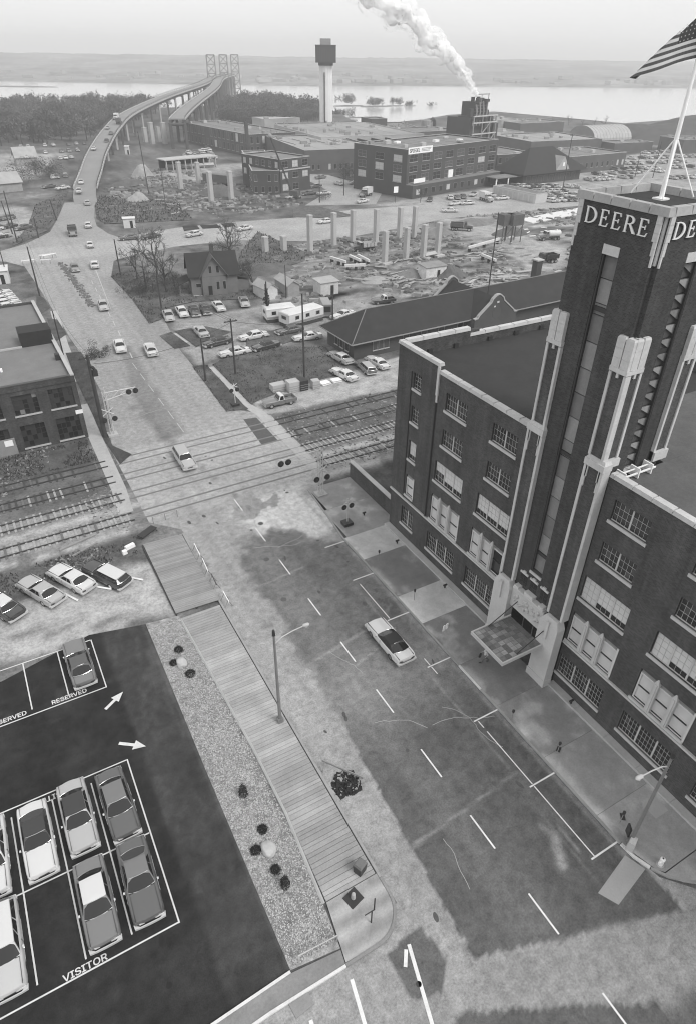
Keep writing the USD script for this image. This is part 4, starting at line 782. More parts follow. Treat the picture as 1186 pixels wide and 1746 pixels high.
for k in range(13):
    v0, v1 = 1 - (k + 1) / 13, 1 - k / 13
    flag_strip(0.4 if k < 7 else 0.0, 1, v0, v1).build(fl, 'stripe', RED if k % 2 == 0 else FWH, smooth=60)
ca = flag_strip(0, 0.4, 6 / 13, 1).build(fl, 'canton', BLUE, smooth=60)
mb = MB()
for i in range(6):
    for j in range(5):
        c = (np.array([0.035 + 0.066 * i, 0.51 + 0.1 * j]))
        a = np.arange(10) * math.pi / 5; rr = np.where(np.arange(10) % 2, 0.42, 1.0)
        P_ = flag_pt(np.r_[c[0], c[0] + 0.013 * rr * np.cos(a)], np.r_[c[1], c[1] + 0.022 * rr * np.sin(a)])
        for o in (-0.006, 0.018): mb.add(P_ + FN * o, [(0, 1 + k, 1 + (k + 1) % 10) if o < 0 else (0, 1 + (k + 1) % 10, 1 + k) for k in range(10)])
mb.build(fl, 'stars', FWH)
# ---------------------------------------------------------------- vehicles
TONES = {'white': 0.5, 'cream': 0.4, 'silver': 0.33, 'grey': 0.14, 'slate': 0.08, 'dark': 0.035, 'black': 0.015}
def car_paint(k): return plain('car_paint_' + k, TONES[k], 0.3, 0.5, 0.6)
def vinyl(k): return plain('roof_' + k, TONES[k], 0.5, 0.4)
_protos = {}
def ring8(x, w, zt, zb):
    e_ = 0.13 if abs(x) > 2.3 else 0.0; sx = math.copysign(1, x)
    pr = [(.88, zb), (1, zb + .14), (1, zt - .24), (.985, zt - .06), (.93, zt), (.86, zt - .035), (.55, zt - .03), (.3, zt + .005), (0, zt + .02)]
    pr = [(-a, z) for a, z in pr] + [(a, z) for a, z in pr[-2::-1]]
    return np.array([(x + sx * e_ * (0.35 - abs(a) ** 2) + sx * (0.04 if abs(a) > .9 else 0), a * w, z) for a, z in pr])
def curved_glass(xb, wb, zb, xr, wr, zr, sg_, name_, p):
    V_ = []; n_ = 9
    for (x, w, z, bl) in ((xb, wb * .95, zb + .03, .15), (xr, wr * .95, zr - .03, .05)):
        for q in np.linspace(-1, 1, n_): V_.append((x + sg_ * (bl * (1 - q * q) + .012), q * w, z))
    f_ = [(i, i + 1, n_ + i + 1, n_ + i) if sg_ > 0 else (i, n_ + i, n_ + i + 1, i + 1) for i in range(n_ - 1)]
    MB().add(V_, f_).build(p, name_, GLASS, smooth=60); V_ = np.array(V_)
    MB().tube(V_[:n_] + [sg_ * .01, 0, -.01], .016, 4).tube(V_[n_:] + [sg_ * .005, 0, .01], .013, 4).build(p, name_ + '_trim', CHROME)
def face_quad(mb, a, b, c, d, u0=0.05, u1=0.95, v0=0.08, v1=0.92, off=0.012):
    a, b, c, d = map(np.array, (a, b, c, d)); n = np.cross(b - a, d - a); n = n / np.linalg.norm(n)
    def p(u, v): return (a * (1 - u) + b * u) * (1 - v) + (d * (1 - u) + c * u) * v + n * off
    return mb.add([p(u0, v0), p(u1, v0), p(u1, v1), p(u0, v1)], [(0, 1, 2, 3)])
def cut_wheels(mb, xs_, r, w):
    v, f = mb.arrays(); t = trimesh.Trimesh(v, f, process=True); t.fix_normals()
    man = m3.Manifold(m3.Mesh(np.asarray(t.vertices, np.float32), np.asarray(t.faces, np.uint32)))
    if man.is_empty(): return mb
    for x in xs_:
        for s_ in (-1, 1):
            c = m3.Manifold.cylinder(0.34, r, r, 16).rotate((90, 0, 0)).translate((x, s_ * (w - 0.12) + 0.17, r - 0.02)); man = man - c
    return MB().man(man)
def wheels(p, xs_, w, r=0.34, t=0.22):
    for x in xs_:
        for s_ in (-1, 1):
            wp = thing('wheel', parent=p)
            y0 = s_ * (w - 0.04 - t / 2)
            MB().tube([(x, y0 - t / 2, r), (x, y0 + t / 2, r)], r, 14).build(wp, 'tyre', RUBBER)
            o = y0 + s_ * (t / 2 + 0.006); MB().tube([(x, o - 0.02 * s_, r), (x, o, r)], r * 0.6, 12).build(wp, 'hubcap', CHROME)
def vehicle(kind, body, roof):
    key = f'{kind}_{body}_{roof}'
    if key in _protos: return _protos[key]
    p = f'/World/{key}_class'; stage.CreateClassPrim(p); _protos[key] = p
    B, RF = car_paint(body), vinyl(roof)
    if kind in ('sedan', 'coupe', 'wagon', 'old', 'compact'):
        L = {'sedan': 5.5, 'coupe': 5.45, 'wagon': 5.5, 'old': 5.3, 'compact': 4.7}[kind]; W_ = 1.0 if kind != 'compact' else 0.9; h = L / 2; k = h / 2.7
        st = [(-2.70, .86, .74, .44), (-2.63, .93, .90, .36), (-2.3, .97, .955, .30), (-1.3, .99, .965, .26), (-.2, .985, .94, .25), (1.0, .985, .965, .25), (2.2, .965, .91, .28), (2.6, .93, .86, .34), (2.70, .86, .72, .44)]
        if kind == 'old': st = [(x, w, z + 0.05, b) for x, w, z, b in st]
        mb = MB().loft([ring8(x * k, w * W_, zt, zb) for x, w, zt, zb in st])
        wx = (-1.5 * k, 1.62 * k); cut_wheels(mb, wx, 0.36, W_).build(p, 'body', B, smooth=35)
        cabin = {'sedan': (1.0, .30, -1.15, -1.65, 1.41), 'coupe': (0.75, .05, -1.0, -1.75, 1.36), 'wagon': (1.0, .35, -2.2, -2.5, 1.44), 'old': (1.0, .45, -.95, -1.45, 1.5), 'compact': (0.95, .35, -1.15, -1.6, 1.38)}[kind]
        xb0, xr0, xr1, xb1, zr = [c * k for c in cabin[:4]] + [cabin[4]]; zb = 0.94 if kind != 'old' else 0.99; wb, wr = 0.86 * W_, 0.66 * W_
        f0 = [(xb0, -wb, zb), (xb0, wb, zb), (xr0, wr, zr - .04), (xr0, -wr, zr - .04)]; r0 = [(xb1, wb, zb), (xb1, -wb, zb), (xr1, -wr, zr - .04), (xr1, wr, zr - .04)]
        sd = {s_: [(xb1, -wb, zb), (xb0, -wb, zb), (xr0, -wr, zr - .04), (xr1, -wr, zr - .04)] if s_ < 0 else [(xb0, wb, zb), (xb1, wb, zb), (xr1, wr, zr - .04), (xr0, wr, zr - .04)] for s_ in (-1, 1)}
        cb = MB(); V_ = [(xb0, -wb, zb - .02), (xb0, wb, zb - .02), (xb1, wb, zb - .02), (xb1, -wb, zb - .02), (xr0, -wr, zr - .04), (xr0, wr, zr - .04), (xr1, wr, zr - .04), (xr1, -wr, zr - .04)]
        cb.add(V_, [(0, 1, 5, 4), (1, 2, 6, 5), (2, 3, 7, 6), (3, 0, 4, 7), (4, 5, 6, 7)]).build(p, 'pillars', B if kind in ('sedan', 'wagon') else RF)
        rr = []
        for q, (e, z) in enumerate(((0, zr - .04), (0.0, zr - .015), (0.10, zr + .012), (0.3, zr + .028))):
            rr.append(np.array([(xr0 + .03 - e, -wr - .015 + e, z), (xr0 + .06 - e, 0, z), (xr0 + .03 - e, wr + .015 - e, z), (xr1 - .03 + e, wr + .015 - e, z), (xr1 - .06 + e, 0, z), (xr1 - .03 + e, -wr - .015 + e, z)]))
        MB().loft(rr).build(p, 'roof', RF, smooth=50)
        curved_glass(xb0, wb, zb, xr0, wr, zr - .04, 1, 'windshield', p); curved_glass(xb1, wb * .95, zb + .03, xr1, wr * .95, zr - .06, -1, 'rear_window', p)
        for s_ in (-1, 1):
            spans = {'wagon': ((.03, .42), (.45, .68), (.71, .97)), 'sedan': ((.08, .48), (.51, .93))}.get(kind, ((.22, .5), (.53, .93)))
            for u0, u1 in spans: face_quad(MB(), *sd[s_], u0=u0 if s_ < 0 else 1 - u1, u1=u1 if s_ < 0 else 1 - u0, v0=.12, v1=.88).build(p, 'side_window', GLASS)
            MB().box(-1.2 * k, 1.2 * k, s_ * W_ - .006, s_ * W_ + .008, .5, .53).build(p, 'trim_strip', CHROME)
            MB().box(.62 * k, .78 * k, s_ * (W_ + .05) - .05, s_ * (W_ + .05) + .05, .95, 1.06).build(p, 'mirror', CHROME)
            MB().box(h - .05, h + .012, s_ * .48 * W_ - .15, s_ * .48 * W_ + .25 * s_ + .15 if s_ > 0 else s_ * .48 * W_ + .15, .55, .69).build(p, 'headlight', plain('lamp_glass', .5, .15))
            MB().box(-h - .012, -h + .05, s_ * .6 * W_ - .18, s_ * .6 * W_ + .18, .56, .7).build(p, 'taillight', plain('tail_glass', .05, .2))
        for s_ in (-1, 1):
            x = s_ * (h + .13); MB().loft([np.array([(x - s_ * .3, y, z), (x + .0, y * .96, z), (x, y * .96, z + .17), (x - s_ * .3, y, z + .17)]) if abs(y) > .9 * W_ else np.array([(x - s_ * .03, y, z), (x + s_ * (.05 - .03 * abs(y)), y, z), (x + s_ * (.05 - .03 * abs(y)), y, z + .17), (x - s_ * .03, y, z + .17)]) for y in (-W_ * .97, -.6, 0, .6, W_ * .97) for z in (.40,)]).build(p, 'bumper', plain('bumper_chrome', 0.42, 0.2, 0.8))
        MB().box(h - .04, h + .006, -.4 * W_, .4 * W_, .54, .69).build(p, 'grille', plain('grille_dark', .05, .3))
        if kind != 'wagon': MB().box(xb1 - .06, xb1 - .045, -.74 * W_, .74 * W_, .9, .972).box(-h + .09, xb1 - .06, -.745 * W_, -.73 * W_, .85, .972).box(-h + .09, xb1 - .06, .73 * W_, .745 * W_, .85, .972).build(p, 'boot_gap', BLACK)
        MB().box(xb0 + .1, xb0 + .115, -.76 * W_, .76 * W_, .9, .978).box(xb0 + .1, h - .12, -.775 * W_, -.76 * W_, .85, .966).box(xb0 + .1, h - .12, .76 * W_, .775 * W_, .85, .966).build(p, 'bonnet_gap', BLACK)
        MB().box(xb0 - .62, xb0 - .2, -.62 * W_, .62 * W_, zb - .03, zb + .05).box(xr0 - .75, xr0 - .6, -.6 * W_, .6 * W_, zb - .02, zb + .3).build(p, 'seats', plain('seat_vinyl', .07, .7))
        MB().box(.15 * k if kind != 'wagon' else .2, .155 * k if kind != 'wagon' else .205, -W_ - .004, W_ + .004, .3, .93).build(p, 'door_gap', BLACK)
        wheels(p, wx, W_)
    elif kind == 'pickup':
        mb = MB().loft([ring8(x, w, zt, zb) for x, w, zt, zb in [(0.35, .95, 1.0, .4), (1.3, .95, 1.05, .35), (2.3, .93, 1.0, .38), (2.55, .86, .9, .48)]]); cut_wheels(mb, (1.62,), .38, .95).build(p, 'hood', B, smooth=35)
        MB().box(-.55, .4, -.93, .93, .4, 1.04).build(p, 'door_panel', B)
        V_ = [(.45, -.9, 1.04), (.45, .9, 1.04), (-.55, .9, 1.04), (-.55, -.9, 1.04), (.12, -.72, 1.68), (.12, .72, 1.68), (-.45, .72, 1.68), (-.45, -.72, 1.68)]
        MB().add(V_, [(0, 1, 5, 4), (1, 2, 6, 5), (2, 3, 7, 6), (3, 0, 4, 7), (4, 5, 6, 7)]).build(p, 'pillars', RF)
        MB().obox((-.17, 0, 1.7), (.66, 1.5, .07), 0, .06).build(p, 'roof', RF)
        face_quad(MB(), V_[0], V_[1], V_[5], V_[4]).build(p, 'windshield', GLASS); face_quad(MB(), V_[2], V_[3], V_[7], V_[6], u0=.15, u1=.85).build(p, 'rear_window', GLASS)
        face_quad(MB(), V_[3], V_[0], V_[4], V_[7], u0=.12, u1=.85).build(p, 'side_window', GLASS); face_quad(MB(), V_[1], V_[2], V_[6], V_[5], u0=.15, u1=.88).build(p, 'side_window', GLASS)
        MB().box(-2.55, -.6, -.92, .92, .55, .62).box(-2.55, -.6, -.95, -.85, .5, 1.02).box(-2.55, -.6, .85, .95, .5, 1.02).box(-2.55, -2.48, -.85, .85, .5, 1.0).box(-.67, -.6, -.85, .85, .5, 1.02).build(p, 'bed', B)
        MB().box(2.5, 2.62, -.95, .95, .42, .58).box(-2.68, -2.56, -.9, .9, .42, .56).build(p, 'bumper', CHROME); wheels(p, (-1.55, 1.62), .97, .37)
    elif kind in ('van', 'step'):
        L, H_ = (4.6, 2.05) if kind == 'van' else (5.6, 2.7)
        MB().loft([np.array([(x, -w, .4), (x, -w, z - .25), (x, -w * .88, z), (x, w * .88, z), (x, w, z - .25), (x, w, .4)]) for x, w, z in ((-L / 2, .93, H_ - .1), (-L / 2 + .15, .98, H_), (L / 2 - .75, .98, H_), (L / 2 - .35, .96, H_ - .12))]).build(p, 'body', B, smooth=35)
        MB().loft([np.array([(x, -w, .4), (x, -w, z), (x, w, z), (x, w, .4)]) for x, w, z in ((L / 2 - .35, .96, 1.25), (L / 2, .9, 1.1))]).build(p, 'nose', B)
        q = L / 2 - .35; MB().add([(q + .22, -.84, 1.24), (q + .22, .84, 1.24), (q + .02, .78, H_ - .3), (q + .02, -.78, H_ - .3)], [(0, 1, 2, 3)]).build(p, 'windshield', GLASS)
        for s_ in (-1, 1): MB().box(q - .95, q - .15, s_ * .985 - .006, s_ * .985 + .006, 1.25, H_ - .35).build(p, 'side_window', GLASS)
        MB().box(-L / 2 - .02, -L / 2 + .01, -.7, .7, 1.2, H_ - .4).build(p, 'rear_window', GLASS); MB().box(L / 2, L / 2 + .1, -.9, .9, .4, .55).box(-L / 2 - .1, -L / 2, -.9, .9, .4, .55).build(p, 'bumper', CHROME)
        wheels(p, (-1.4, 1.35), .99, .36)
    elif kind in ('dump', 'tank', 'boxtruck'):
        MB().box(-3.3, 3.0, -.45, .45, .6, .85).build(p, 'chassis', BLACK)
        MB().loft([np.array([(x, -w, .75), (x, -w, z - .1), (x, -w * .8, z), (x, w * .8, z), (x, w, z - .1), (x, w, .75)]) for x, w, z in ((1.6, .95, 1.75), (2.6, .9, 1.7), (3.3, .8, 1.55))]).build(p, 'hood', B, smooth=35)
        MB().box(3.301, 3.36, -.7, .7, .8, 1.5).build(p, 'grille', CHROME); MB().box(3.3, 3.5, -1.15, 1.15, .6, .85).build(p, 'bumper', STEEL)
        for s_ in (-1, 1): MB().loft([np.array([(x, s_ * .9, z), (x, s_ * 1.2, z), (x, s_ * 1.2, z + .06), (x, s_ * .9, z + .06)]) for x, z in ((1.5, .8), (1.9, 1.12), (2.7, 1.12), (3.1, .8))]).build(p, 'fender', B)
        MB().box(.7, 1.6, -1.05, 1.05, .8, 1.75).build(p, 'cab', B); V_ = [(1.6, -1.02, 1.75), (1.6, 1.02, 1.75), (.7, 1.02, 1.75), (.7, -1.02, 1.75), (1.42, -.92, 2.45), (1.42, .92, 2.45), (.75, .92, 2.45), (.75, -.92, 2.45)]
        MB().add(V_, [(0, 1, 5, 4), (1, 2, 6, 5), (2, 3, 7, 6), (3, 0, 4, 7), (4, 5, 6, 7)]).build(p, 'pillars', B); MB().obox((1.08, 0, 2.48), (.8, 1.95, .08), 0, .06).build(p, 'roof', RF)
        face_quad(MB(), V_[0], V_[1], V_[5], V_[4]).build(p, 'windshield', GLASS); face_quad(MB(), V_[3], V_[0], V_[4], V_[7], u0=.12, u1=.88).build(p, 'side_window', GLASS); face_quad(MB(), V_[1], V_[2], V_[6], V_[5], u0=.12, u1=.88).build(p, 'side_window', GLASS)
        if kind == 'dump':
            MB().loft([np.array([(-3.4, -y, z), (.5, -y, z), (.5, y, z), (-3.4, y, z)]) for y, z in ((1.0, 1.05), (1.2, 1.25))]).box(-3.4, .5, -1.2, -1.1, 1.25, 2.2).box(-3.4, .5, 1.1, 1.2, 1.25, 2.2).box(.4, .5, -1.1, 1.1, 1.25, 2.5).box(-3.4, -3.3, -1.1, 1.1, 1.25, 2.1).build(p, 'dump_bed', RF if body == 'dark' and roof != 'dark' else B)
            for x in (-2.6, -1.6, -.6): MB().box(x, x + .1, -1.26, -1.201, 1.25, 2.2).box(x, x + .1, 1.201, 1.26, 1.25, 2.2).build(p, 'rib', B)
        elif kind == 'tank': MB().tube([(-3.4, 0, 1.75), (-3.2, 0, 1.75), (.3, 0, 1.75), (.5, 0, 1.75)], [.7, .9, .9, .7], 16).build(p, 'tank', RF, smooth=40); MB().box(-2, -1.5, -.25, .25, 2.6, 2.8).build(p, 'hatch', STEEL)
        else: MB().box(-3.4, .5, -1.2, 1.2, 1.05, 3.0).build(p, 'box', RF)
        wheels(p, (-2.6, -1.5, 2.3), 1.15, .48, .28)
    return p
BASE_YAW = {}
def vehicle_at(kind, body, roof, c, label, group=None, cat=None):
    x, y, rz = c[:3]; name = {'sedan': 'parked_car', 'coupe': 'parked_car', 'wagon': 'station_wagon', 'old': 'parked_car', 'compact': 'parked_car', 'pickup': 'pickup_truck', 'van': 'van', 'step': 'delivery_van', 'dump': 'dump_truck', 'tank': 'tank_truck', 'boxtruck': 'box_truck'}[kind]
    if group and 'driving' in group and 'car' in name: name = 'moving_car'
    z = c[3] if len(c) > 3 else 0.0
    p = thing(name, label, cat or name.replace('parked_', '').replace('moving_', '').replace('_', ' '), (x, y, z), rz, group)
    pr = stage.GetPrimAtPath(p); pr.GetReferences().AddInternalReference(vehicle(kind, body, roof)); pr.SetInstanceable(True); return p
VZ = {'lot': 0.022, 'street': 0.012}
V_LIST = [
    # car park and gravel lot: kind, body, roof, (x, y, heading), label
    ('coupe', 'grey', 'slate', (-0.83, 44.76, 1.575), 'grey coupe with dark roof alone in the reserved row by the arrow'),
    ('sedan', 'slate', 'grey', (-1.03, 30.12, -1.555), 'slate grey car in the visitor bay at the row corner, farthest from lens'),
    ('sedan', 'silver', 'dark', (-3.66, 30.55, -1.569), 'light grey car with dark vinyl roof in the visitor row'),
    ('coupe', 'white', 'dark', (-6.32, 30.14, -1.568), 'white car with dark vinyl roof parked in the visitor row'),
    ('sedan', 'grey', 'white', (-3.74, 24.21, -1.586), 'grey car with white roof beside the VISITOR lettering'),
    ('coupe', 'slate', 'grey', (-1.04, 24.20, -1.605), 'slate grey fastback in the visitor bay nearest the striped corner'),
    ('sedan', 'white', 'white', (-9.1, 30.3, -1.6), 'white car cut by the picture edge in the farther visitor row'),
    ('wagon', 'cream', 'white', (-9.0, 24.2, -1.58), 'large pale station wagon cut by the picture edge near the VISITOR sign'),
    ('coupe', 'silver', 'silver', (-2.28, 56.04, 2.045), 'silver coupe parked on the gravel, second from the picture edge'),
    ('coupe', 'white', 'white', (0.67, 56.50, 2.054), 'white coupe parked on the gravel between silver coupe and wagon'),
    ('wagon', 'dark', 'white', (3.86, 55.43, 2.080), 'dark station wagon with white roof on the gravel lot'),
    ('sedan', 'dark', 'white', (-5.91, 55.76, 2.050), 'dark car with white roof cut by the picture edge on the gravel'),
    # moving on the street
    ('coupe', 'white', 'black', (24.06, 34.06, 1.584), 'white car with black roof driving past the canopy entrance', 'cars driving on the street'),
    ('wagon', 'silver', 'silver', (17.93, 74.08, -1.594), 'pale station wagon driving over the railway crossing'),
    ('sedan', 'white', 'white', (20.11, 117.49, -1.705), 'white car coming down the street beyond the crossing signal', 'cars driving on the street'),
    ('sedan', 'white', 'cream', (24.46, 113.30, 1.460), 'white car driving away near the side street mouth', 'cars driving on the street'),
    ('sedan', 'silver', 'silver', (22.57, 141.92, -1.702), 'silver car passing the tip of the rubble strip', 'cars driving on the street'),
    ('sedan', 'grey', 'grey', (22.88, 173.73, -1.652), 'grey car entering the street beside the rubble strip top', 'cars driving on the street'),
    ('sedan', 'white', 'white', (27.73, 174.56, 1.407), 'white car leaving the street at the wide junction', 'cars driving on the street'),
    ('compact', 'white', 'white', (30.89, 195.48, 1.413), 'small white car crossing the wide junction', 'cars driving on the street'),
    ('dump', 'dark', 'dark', (29.45, 211.95, -1.720), 'dark dump truck waiting at the junction below the bridge road'),
    ('sedan', 'white', 'white', (35.46, 220.33, 1.385), 'white car climbing towards the bridge beside the dump truck', 'cars driving on the street'),
    ('sedan', 'silver', 'silver', (42.37, 255.88, 1.407), 'silver car on the foot of the bridge road', 'cars driving on the street'),
    ('sedan', 'cream', 'cream', (43.35, 274.49, -1.775, 1), 'pale car coming off the bridge, the nearer of two', 'cars driving on the street'),
    ('sedan', 'white', 'silver', (47.48, 291.76, -1.762, 1.3), 'pale car coming off the bridge, behind another', 'cars driving on the street'),
    # house row
    ('sedan', 'silver', 'silver', (32.56, 129.51, -1.737), 'silver car, nearest the street in the row below the house'),
    ('sedan', 'white', 'white', (35.64, 130.57, -1.685), 'white car between silver and dark cars below the house'),
    ('sedan', 'dark', 'dark', (37.95, 129.78, -1.727), 'dark car next to the white one in the row below the house'),
    ('coupe', 'dark', 'slate', (40.31, 129.79, -1.723), 'dark car with slate roof in the middle of the house row'),
    ('coupe', 'white', 'white', (43.40, 130.50, -1.686), 'white car at the far end of the row below the house'),
    ('sedan', 'silver', 'grey', (49.16, 130.80, -1.822), 'silver car standing alone by the poles beyond the house row'),
    ('old', 'silver', 'silver', (35.20, 117.82, 1.536), 'silver car parked on the weedy strip'),
    ('sedan', 'dark', 'dark', (36.09, 111.34, -2.988), 'dark sedan along the side street kerb'),
    ('sedan', 'white', 'white', (43.10, 111.23, -3.087), 'white sedan, largest along the side street, by the thin weeds'),
    ('coupe', 'white', 'cream', (37.11, 105.38, -3.137), 'white car at the edge of the vacant lot behind the tall pole'),
    ('old', 'dark', 'dark', (43.08, 105.40, -2.985), 'low dark car in the weeds of the vacant lot'),
    ('sedan', 'slate', 'slate', (50.33, 110.80, -3.080), 'long slate car below the white trailers'),
    ('coupe', 'white', 'white', (51.80, 106.16, 3.044), 'white car at the depot end of the side street'),
    ('sedan', 'silver', 'white', (52.31, 94.54, 1.686), 'silver car with white roof nearest the depot corner'),
    ('coupe', 'white', 'white', (49.36, 87.99, 1.765), 'white car in front of the depot, nearest the vacant lot'),
    ('wagon', 'grey', 'silver', (54.03, 88.87, 1.449), 'grey station wagon nosed up to the depot'),
    ('coupe', 'white', 'white', (56.78, 89.70, 1.630), 'white car beside the grey wagon at the depot'),
    ('pickup', 'grey', 'white', (35.81, 83.69, 3.126), 'grey pickup with white cab on the drive by the pale crates'),
    ('pickup', 'dark', 'white', (75.64, 118.02, 2.968), 'dark pickup with white cab behind the depot roof'),
    ('step', 'grey', 'white', (61.57, 117.70, 1.237), 'round nosed van with white roof beside the trailers'),
    ('coupe', 'white', 'white', (63.57, 114.03, -2.874), 'white car between van and depot roof'),
    # second street and works
    ('sedan', 'cream', 'white', (59.76, 194.98, -2.836), 'pale car on the second street behind the bare tree'),
    ('sedan', 'white', 'cream', (75.44, 195.74, -2.868), 'white car on the second street beside the dark lawns'),
    ('sedan', 'slate', 'slate', (42.11, 198.88, 3.116), 'dark car stopped on the second street by the white hoarding'),
    ('sedan', 'dark', 'dark', (48.12, 197.89, -2.964), 'dark car queuing second on the second street'),
    ('sedan', 'white', 'white', (101.73, 193.84, -3.072), 'white car on the second street behind the pillars'),
    ('coupe', 'white', 'white', (147.16, 190.77, 2.693), 'white car on the second street beyond the tall pillars'),
    ('dump', 'dark', 'silver', (94.37, 158.35, 3.095), 'dump truck with pale bed among the pillars'),
    ('dump', 'slate', 'dark', (133.66, 166.70, -0.711), 'muddy dump truck on the haul road'),
    ('tank', 'grey', 'white', (149.02, 145.57, 2.908), 'tank truck with white tank by the tower edge'),
    ('dump', 'black', 'dark', (130.04, 126.93, 3.039), 'black dump truck on the pale haul road'),
    ('compact', 'dark', 'dark', (152.62, 210.08, -2.283), 'small dark car at the corner of the brick mill'),
    ('sedan', 'white', 'white', (161.85, 210.21, 1.052), 'white car, first of the row before the brick mill'),
    ('sedan', 'grey', 'grey', (164.56, 209.55, 1.055), 'grey car, second of the row before the brick mill'),
    ('sedan', 'slate', 'slate', (167.64, 210.03, 1.060), 'slate car, third of the row before the brick mill'),
    ('coupe', 'white', 'dark', (173.72, 211.79, -2.509), 'white car with dark roof behind the white truck'),
    ('boxtruck', 'silver', 'white', (171.28, 201.16, -1.703), 'white box truck parked before the brick mill'),
    ('sedan', 'white', 'white', (178.33, 208.20, 1.959), 'white car beside the pale garages, farther one'),
    ('sedan', 'white', 'silver', (178.40, 200.88, 3.053), 'white car beside the pale garages, nearer one'),
    ('coupe', 'white', 'cream', (156.42, 200.12, -3.111), 'white convertible at the street edge before the brick mill'),
    ('sedan', 'cream', 'white', (160.73, 198.66, 2.937), 'cream car behind the white convertible'),
    ('boxtruck', 'slate', 'white', (136.36, 228.08, -2.614), 'white box truck beside the corner of the brick mill'),
    ('coupe', 'white', 'white', (129.07, 218.05, -2.858), 'white car in front of the white box truck by the mill'),
    ('sedan', 'grey', 'silver', (140.30, 271.55, -2.902), 'grey car on the branch street by the offices'),
    ('sedan', 'white', 'white', (139.81, 254.62, 1.675), 'white car along the branch street verge'),
    ('sedan', 'slate', 'silver', (128.45, 252.96, -2.913), 'slate car at the office corner'),
    ('coupe', 'white', 'cream', (124.16, 237.82, -3.051), 'white car in front of the offices'),
    ('sedan', 'dark', 'grey', (118.93, 239.60, -3.076), 'dark car close to the office wall'),
    ('sedan', 'silver', 'silver', (110.53, 235.64, 3.128), 'silver car by the foot of the crane boom'),
    ('sedan', 'cream', 'white', (146.48, 253.85, -2.959), 'pale car under the trees by the branch street'),
    ('sedan', 'slate', 'slate', (18.04, 225.20, -2.662), 'dark car on the track below the grassy bank'),
    ('sedan', 'white', 'white', (40.21, 289.75, -2.768), 'white car parked by the bridge abutment'),
    ('sedan', 'slate', 'slate', (36.14, 295.24, -2.672), 'dark car parked near the bridge abutment'),
]
for it in V_LIST:
    kind, body, roof, c, lab = it[:5]; z = 0.015
    if len(c) > 3: z = c[3]
    vehicle_at(kind, body, roof, (c[0], c[1], c[2], z), lab, it[5] if len(it) > 5 else None)
# ---------------------------------------------------------------- other buildings
BR2 = brick('warehouse_brick', 0.058, 0.075); BR3 = M('mill_brick', 0.06, 0.3, 0.25, 5, 0.9); BR4 = M('works_brick', 0.085, 0.3, 0.2, 4, 0.9); PALE = M('pale_render', 0.33, 0.2, 0.2, 3, 0.9)
FARPANE = [plain('far_pane_dark', 0.02, 0.2), plain('far_pane_dull', 0.06, 0.25), plain('far_pane_pale', 0.4, 0.5)]
SHING = M('dark_shingles', 0.03, 0.3, 0.5, 9, 0.95, 0.02); SHINGP = M('pale_shingles', 0.3, 0.25, 0.4, 6, 0.95)
def frame_of(a, b):
    a, b = np.array(a[:2]), np.array(b[:2]); return math.dist(a, b), math.atan2(*(b - a)[::-1])
def win_box(parent, x0, x1, z0, z1, face, off, mat, sill=True, bars=0):
    """a window set in a wall: face 'f' is the plane y=off looking to -y, 's' the plane x=off looking to -x, 'e' the plane x=off looking to +x"""
    w = thing('window', parent=parent)
    def B(u0, u1, d0, d1, z0, z1): return (u0, u1, off - d1, off - d0, z0, z1) if face == 'f' else ((off - d1, off - d0, u0, u1, z0, z1) if face == 's' else (off + d0, off + d1, u0, u1, z0, z1))
    MB().box(*B(x0, x1, -0.05, 0.012, z0, z1)).build(w, 'pane', mat)
    fr = MB().box(*B(x0 - 0.07, x0, -0.02, 0.05, z0 - 0.07, z1 + 0.07)).box(*B(x1, x1 + 0.07, -0.02, 0.05, z0 - 0.07, z1 + 0.07)).box(*B(x0, x1, -0.02, 0.05, z1, z1 + 0.07))
    for k in range(bars): fr.box(*B(x0 + (k + 1) * (x1 - x0) / (bars + 1) - 0.03, x0 + (k + 1) * (x1 - x0) / (bars + 1) + 0.03, 0.013, 0.04, z0, z1))
    if bars: fr.box(*B(x0, x1, 0.013, 0.041, (z0 + z1) / 2 - 0.03, (z0 + z1) / 2 + 0.03))
    fr.build(w, 'frame', STEEL)
    if sill: MB().box(*B(x0 - 0.12, x1 + 0.12, -0.02, 0.14, z0 - 0.22, z0 - 0.075)).build(w, 'sill', CONC)
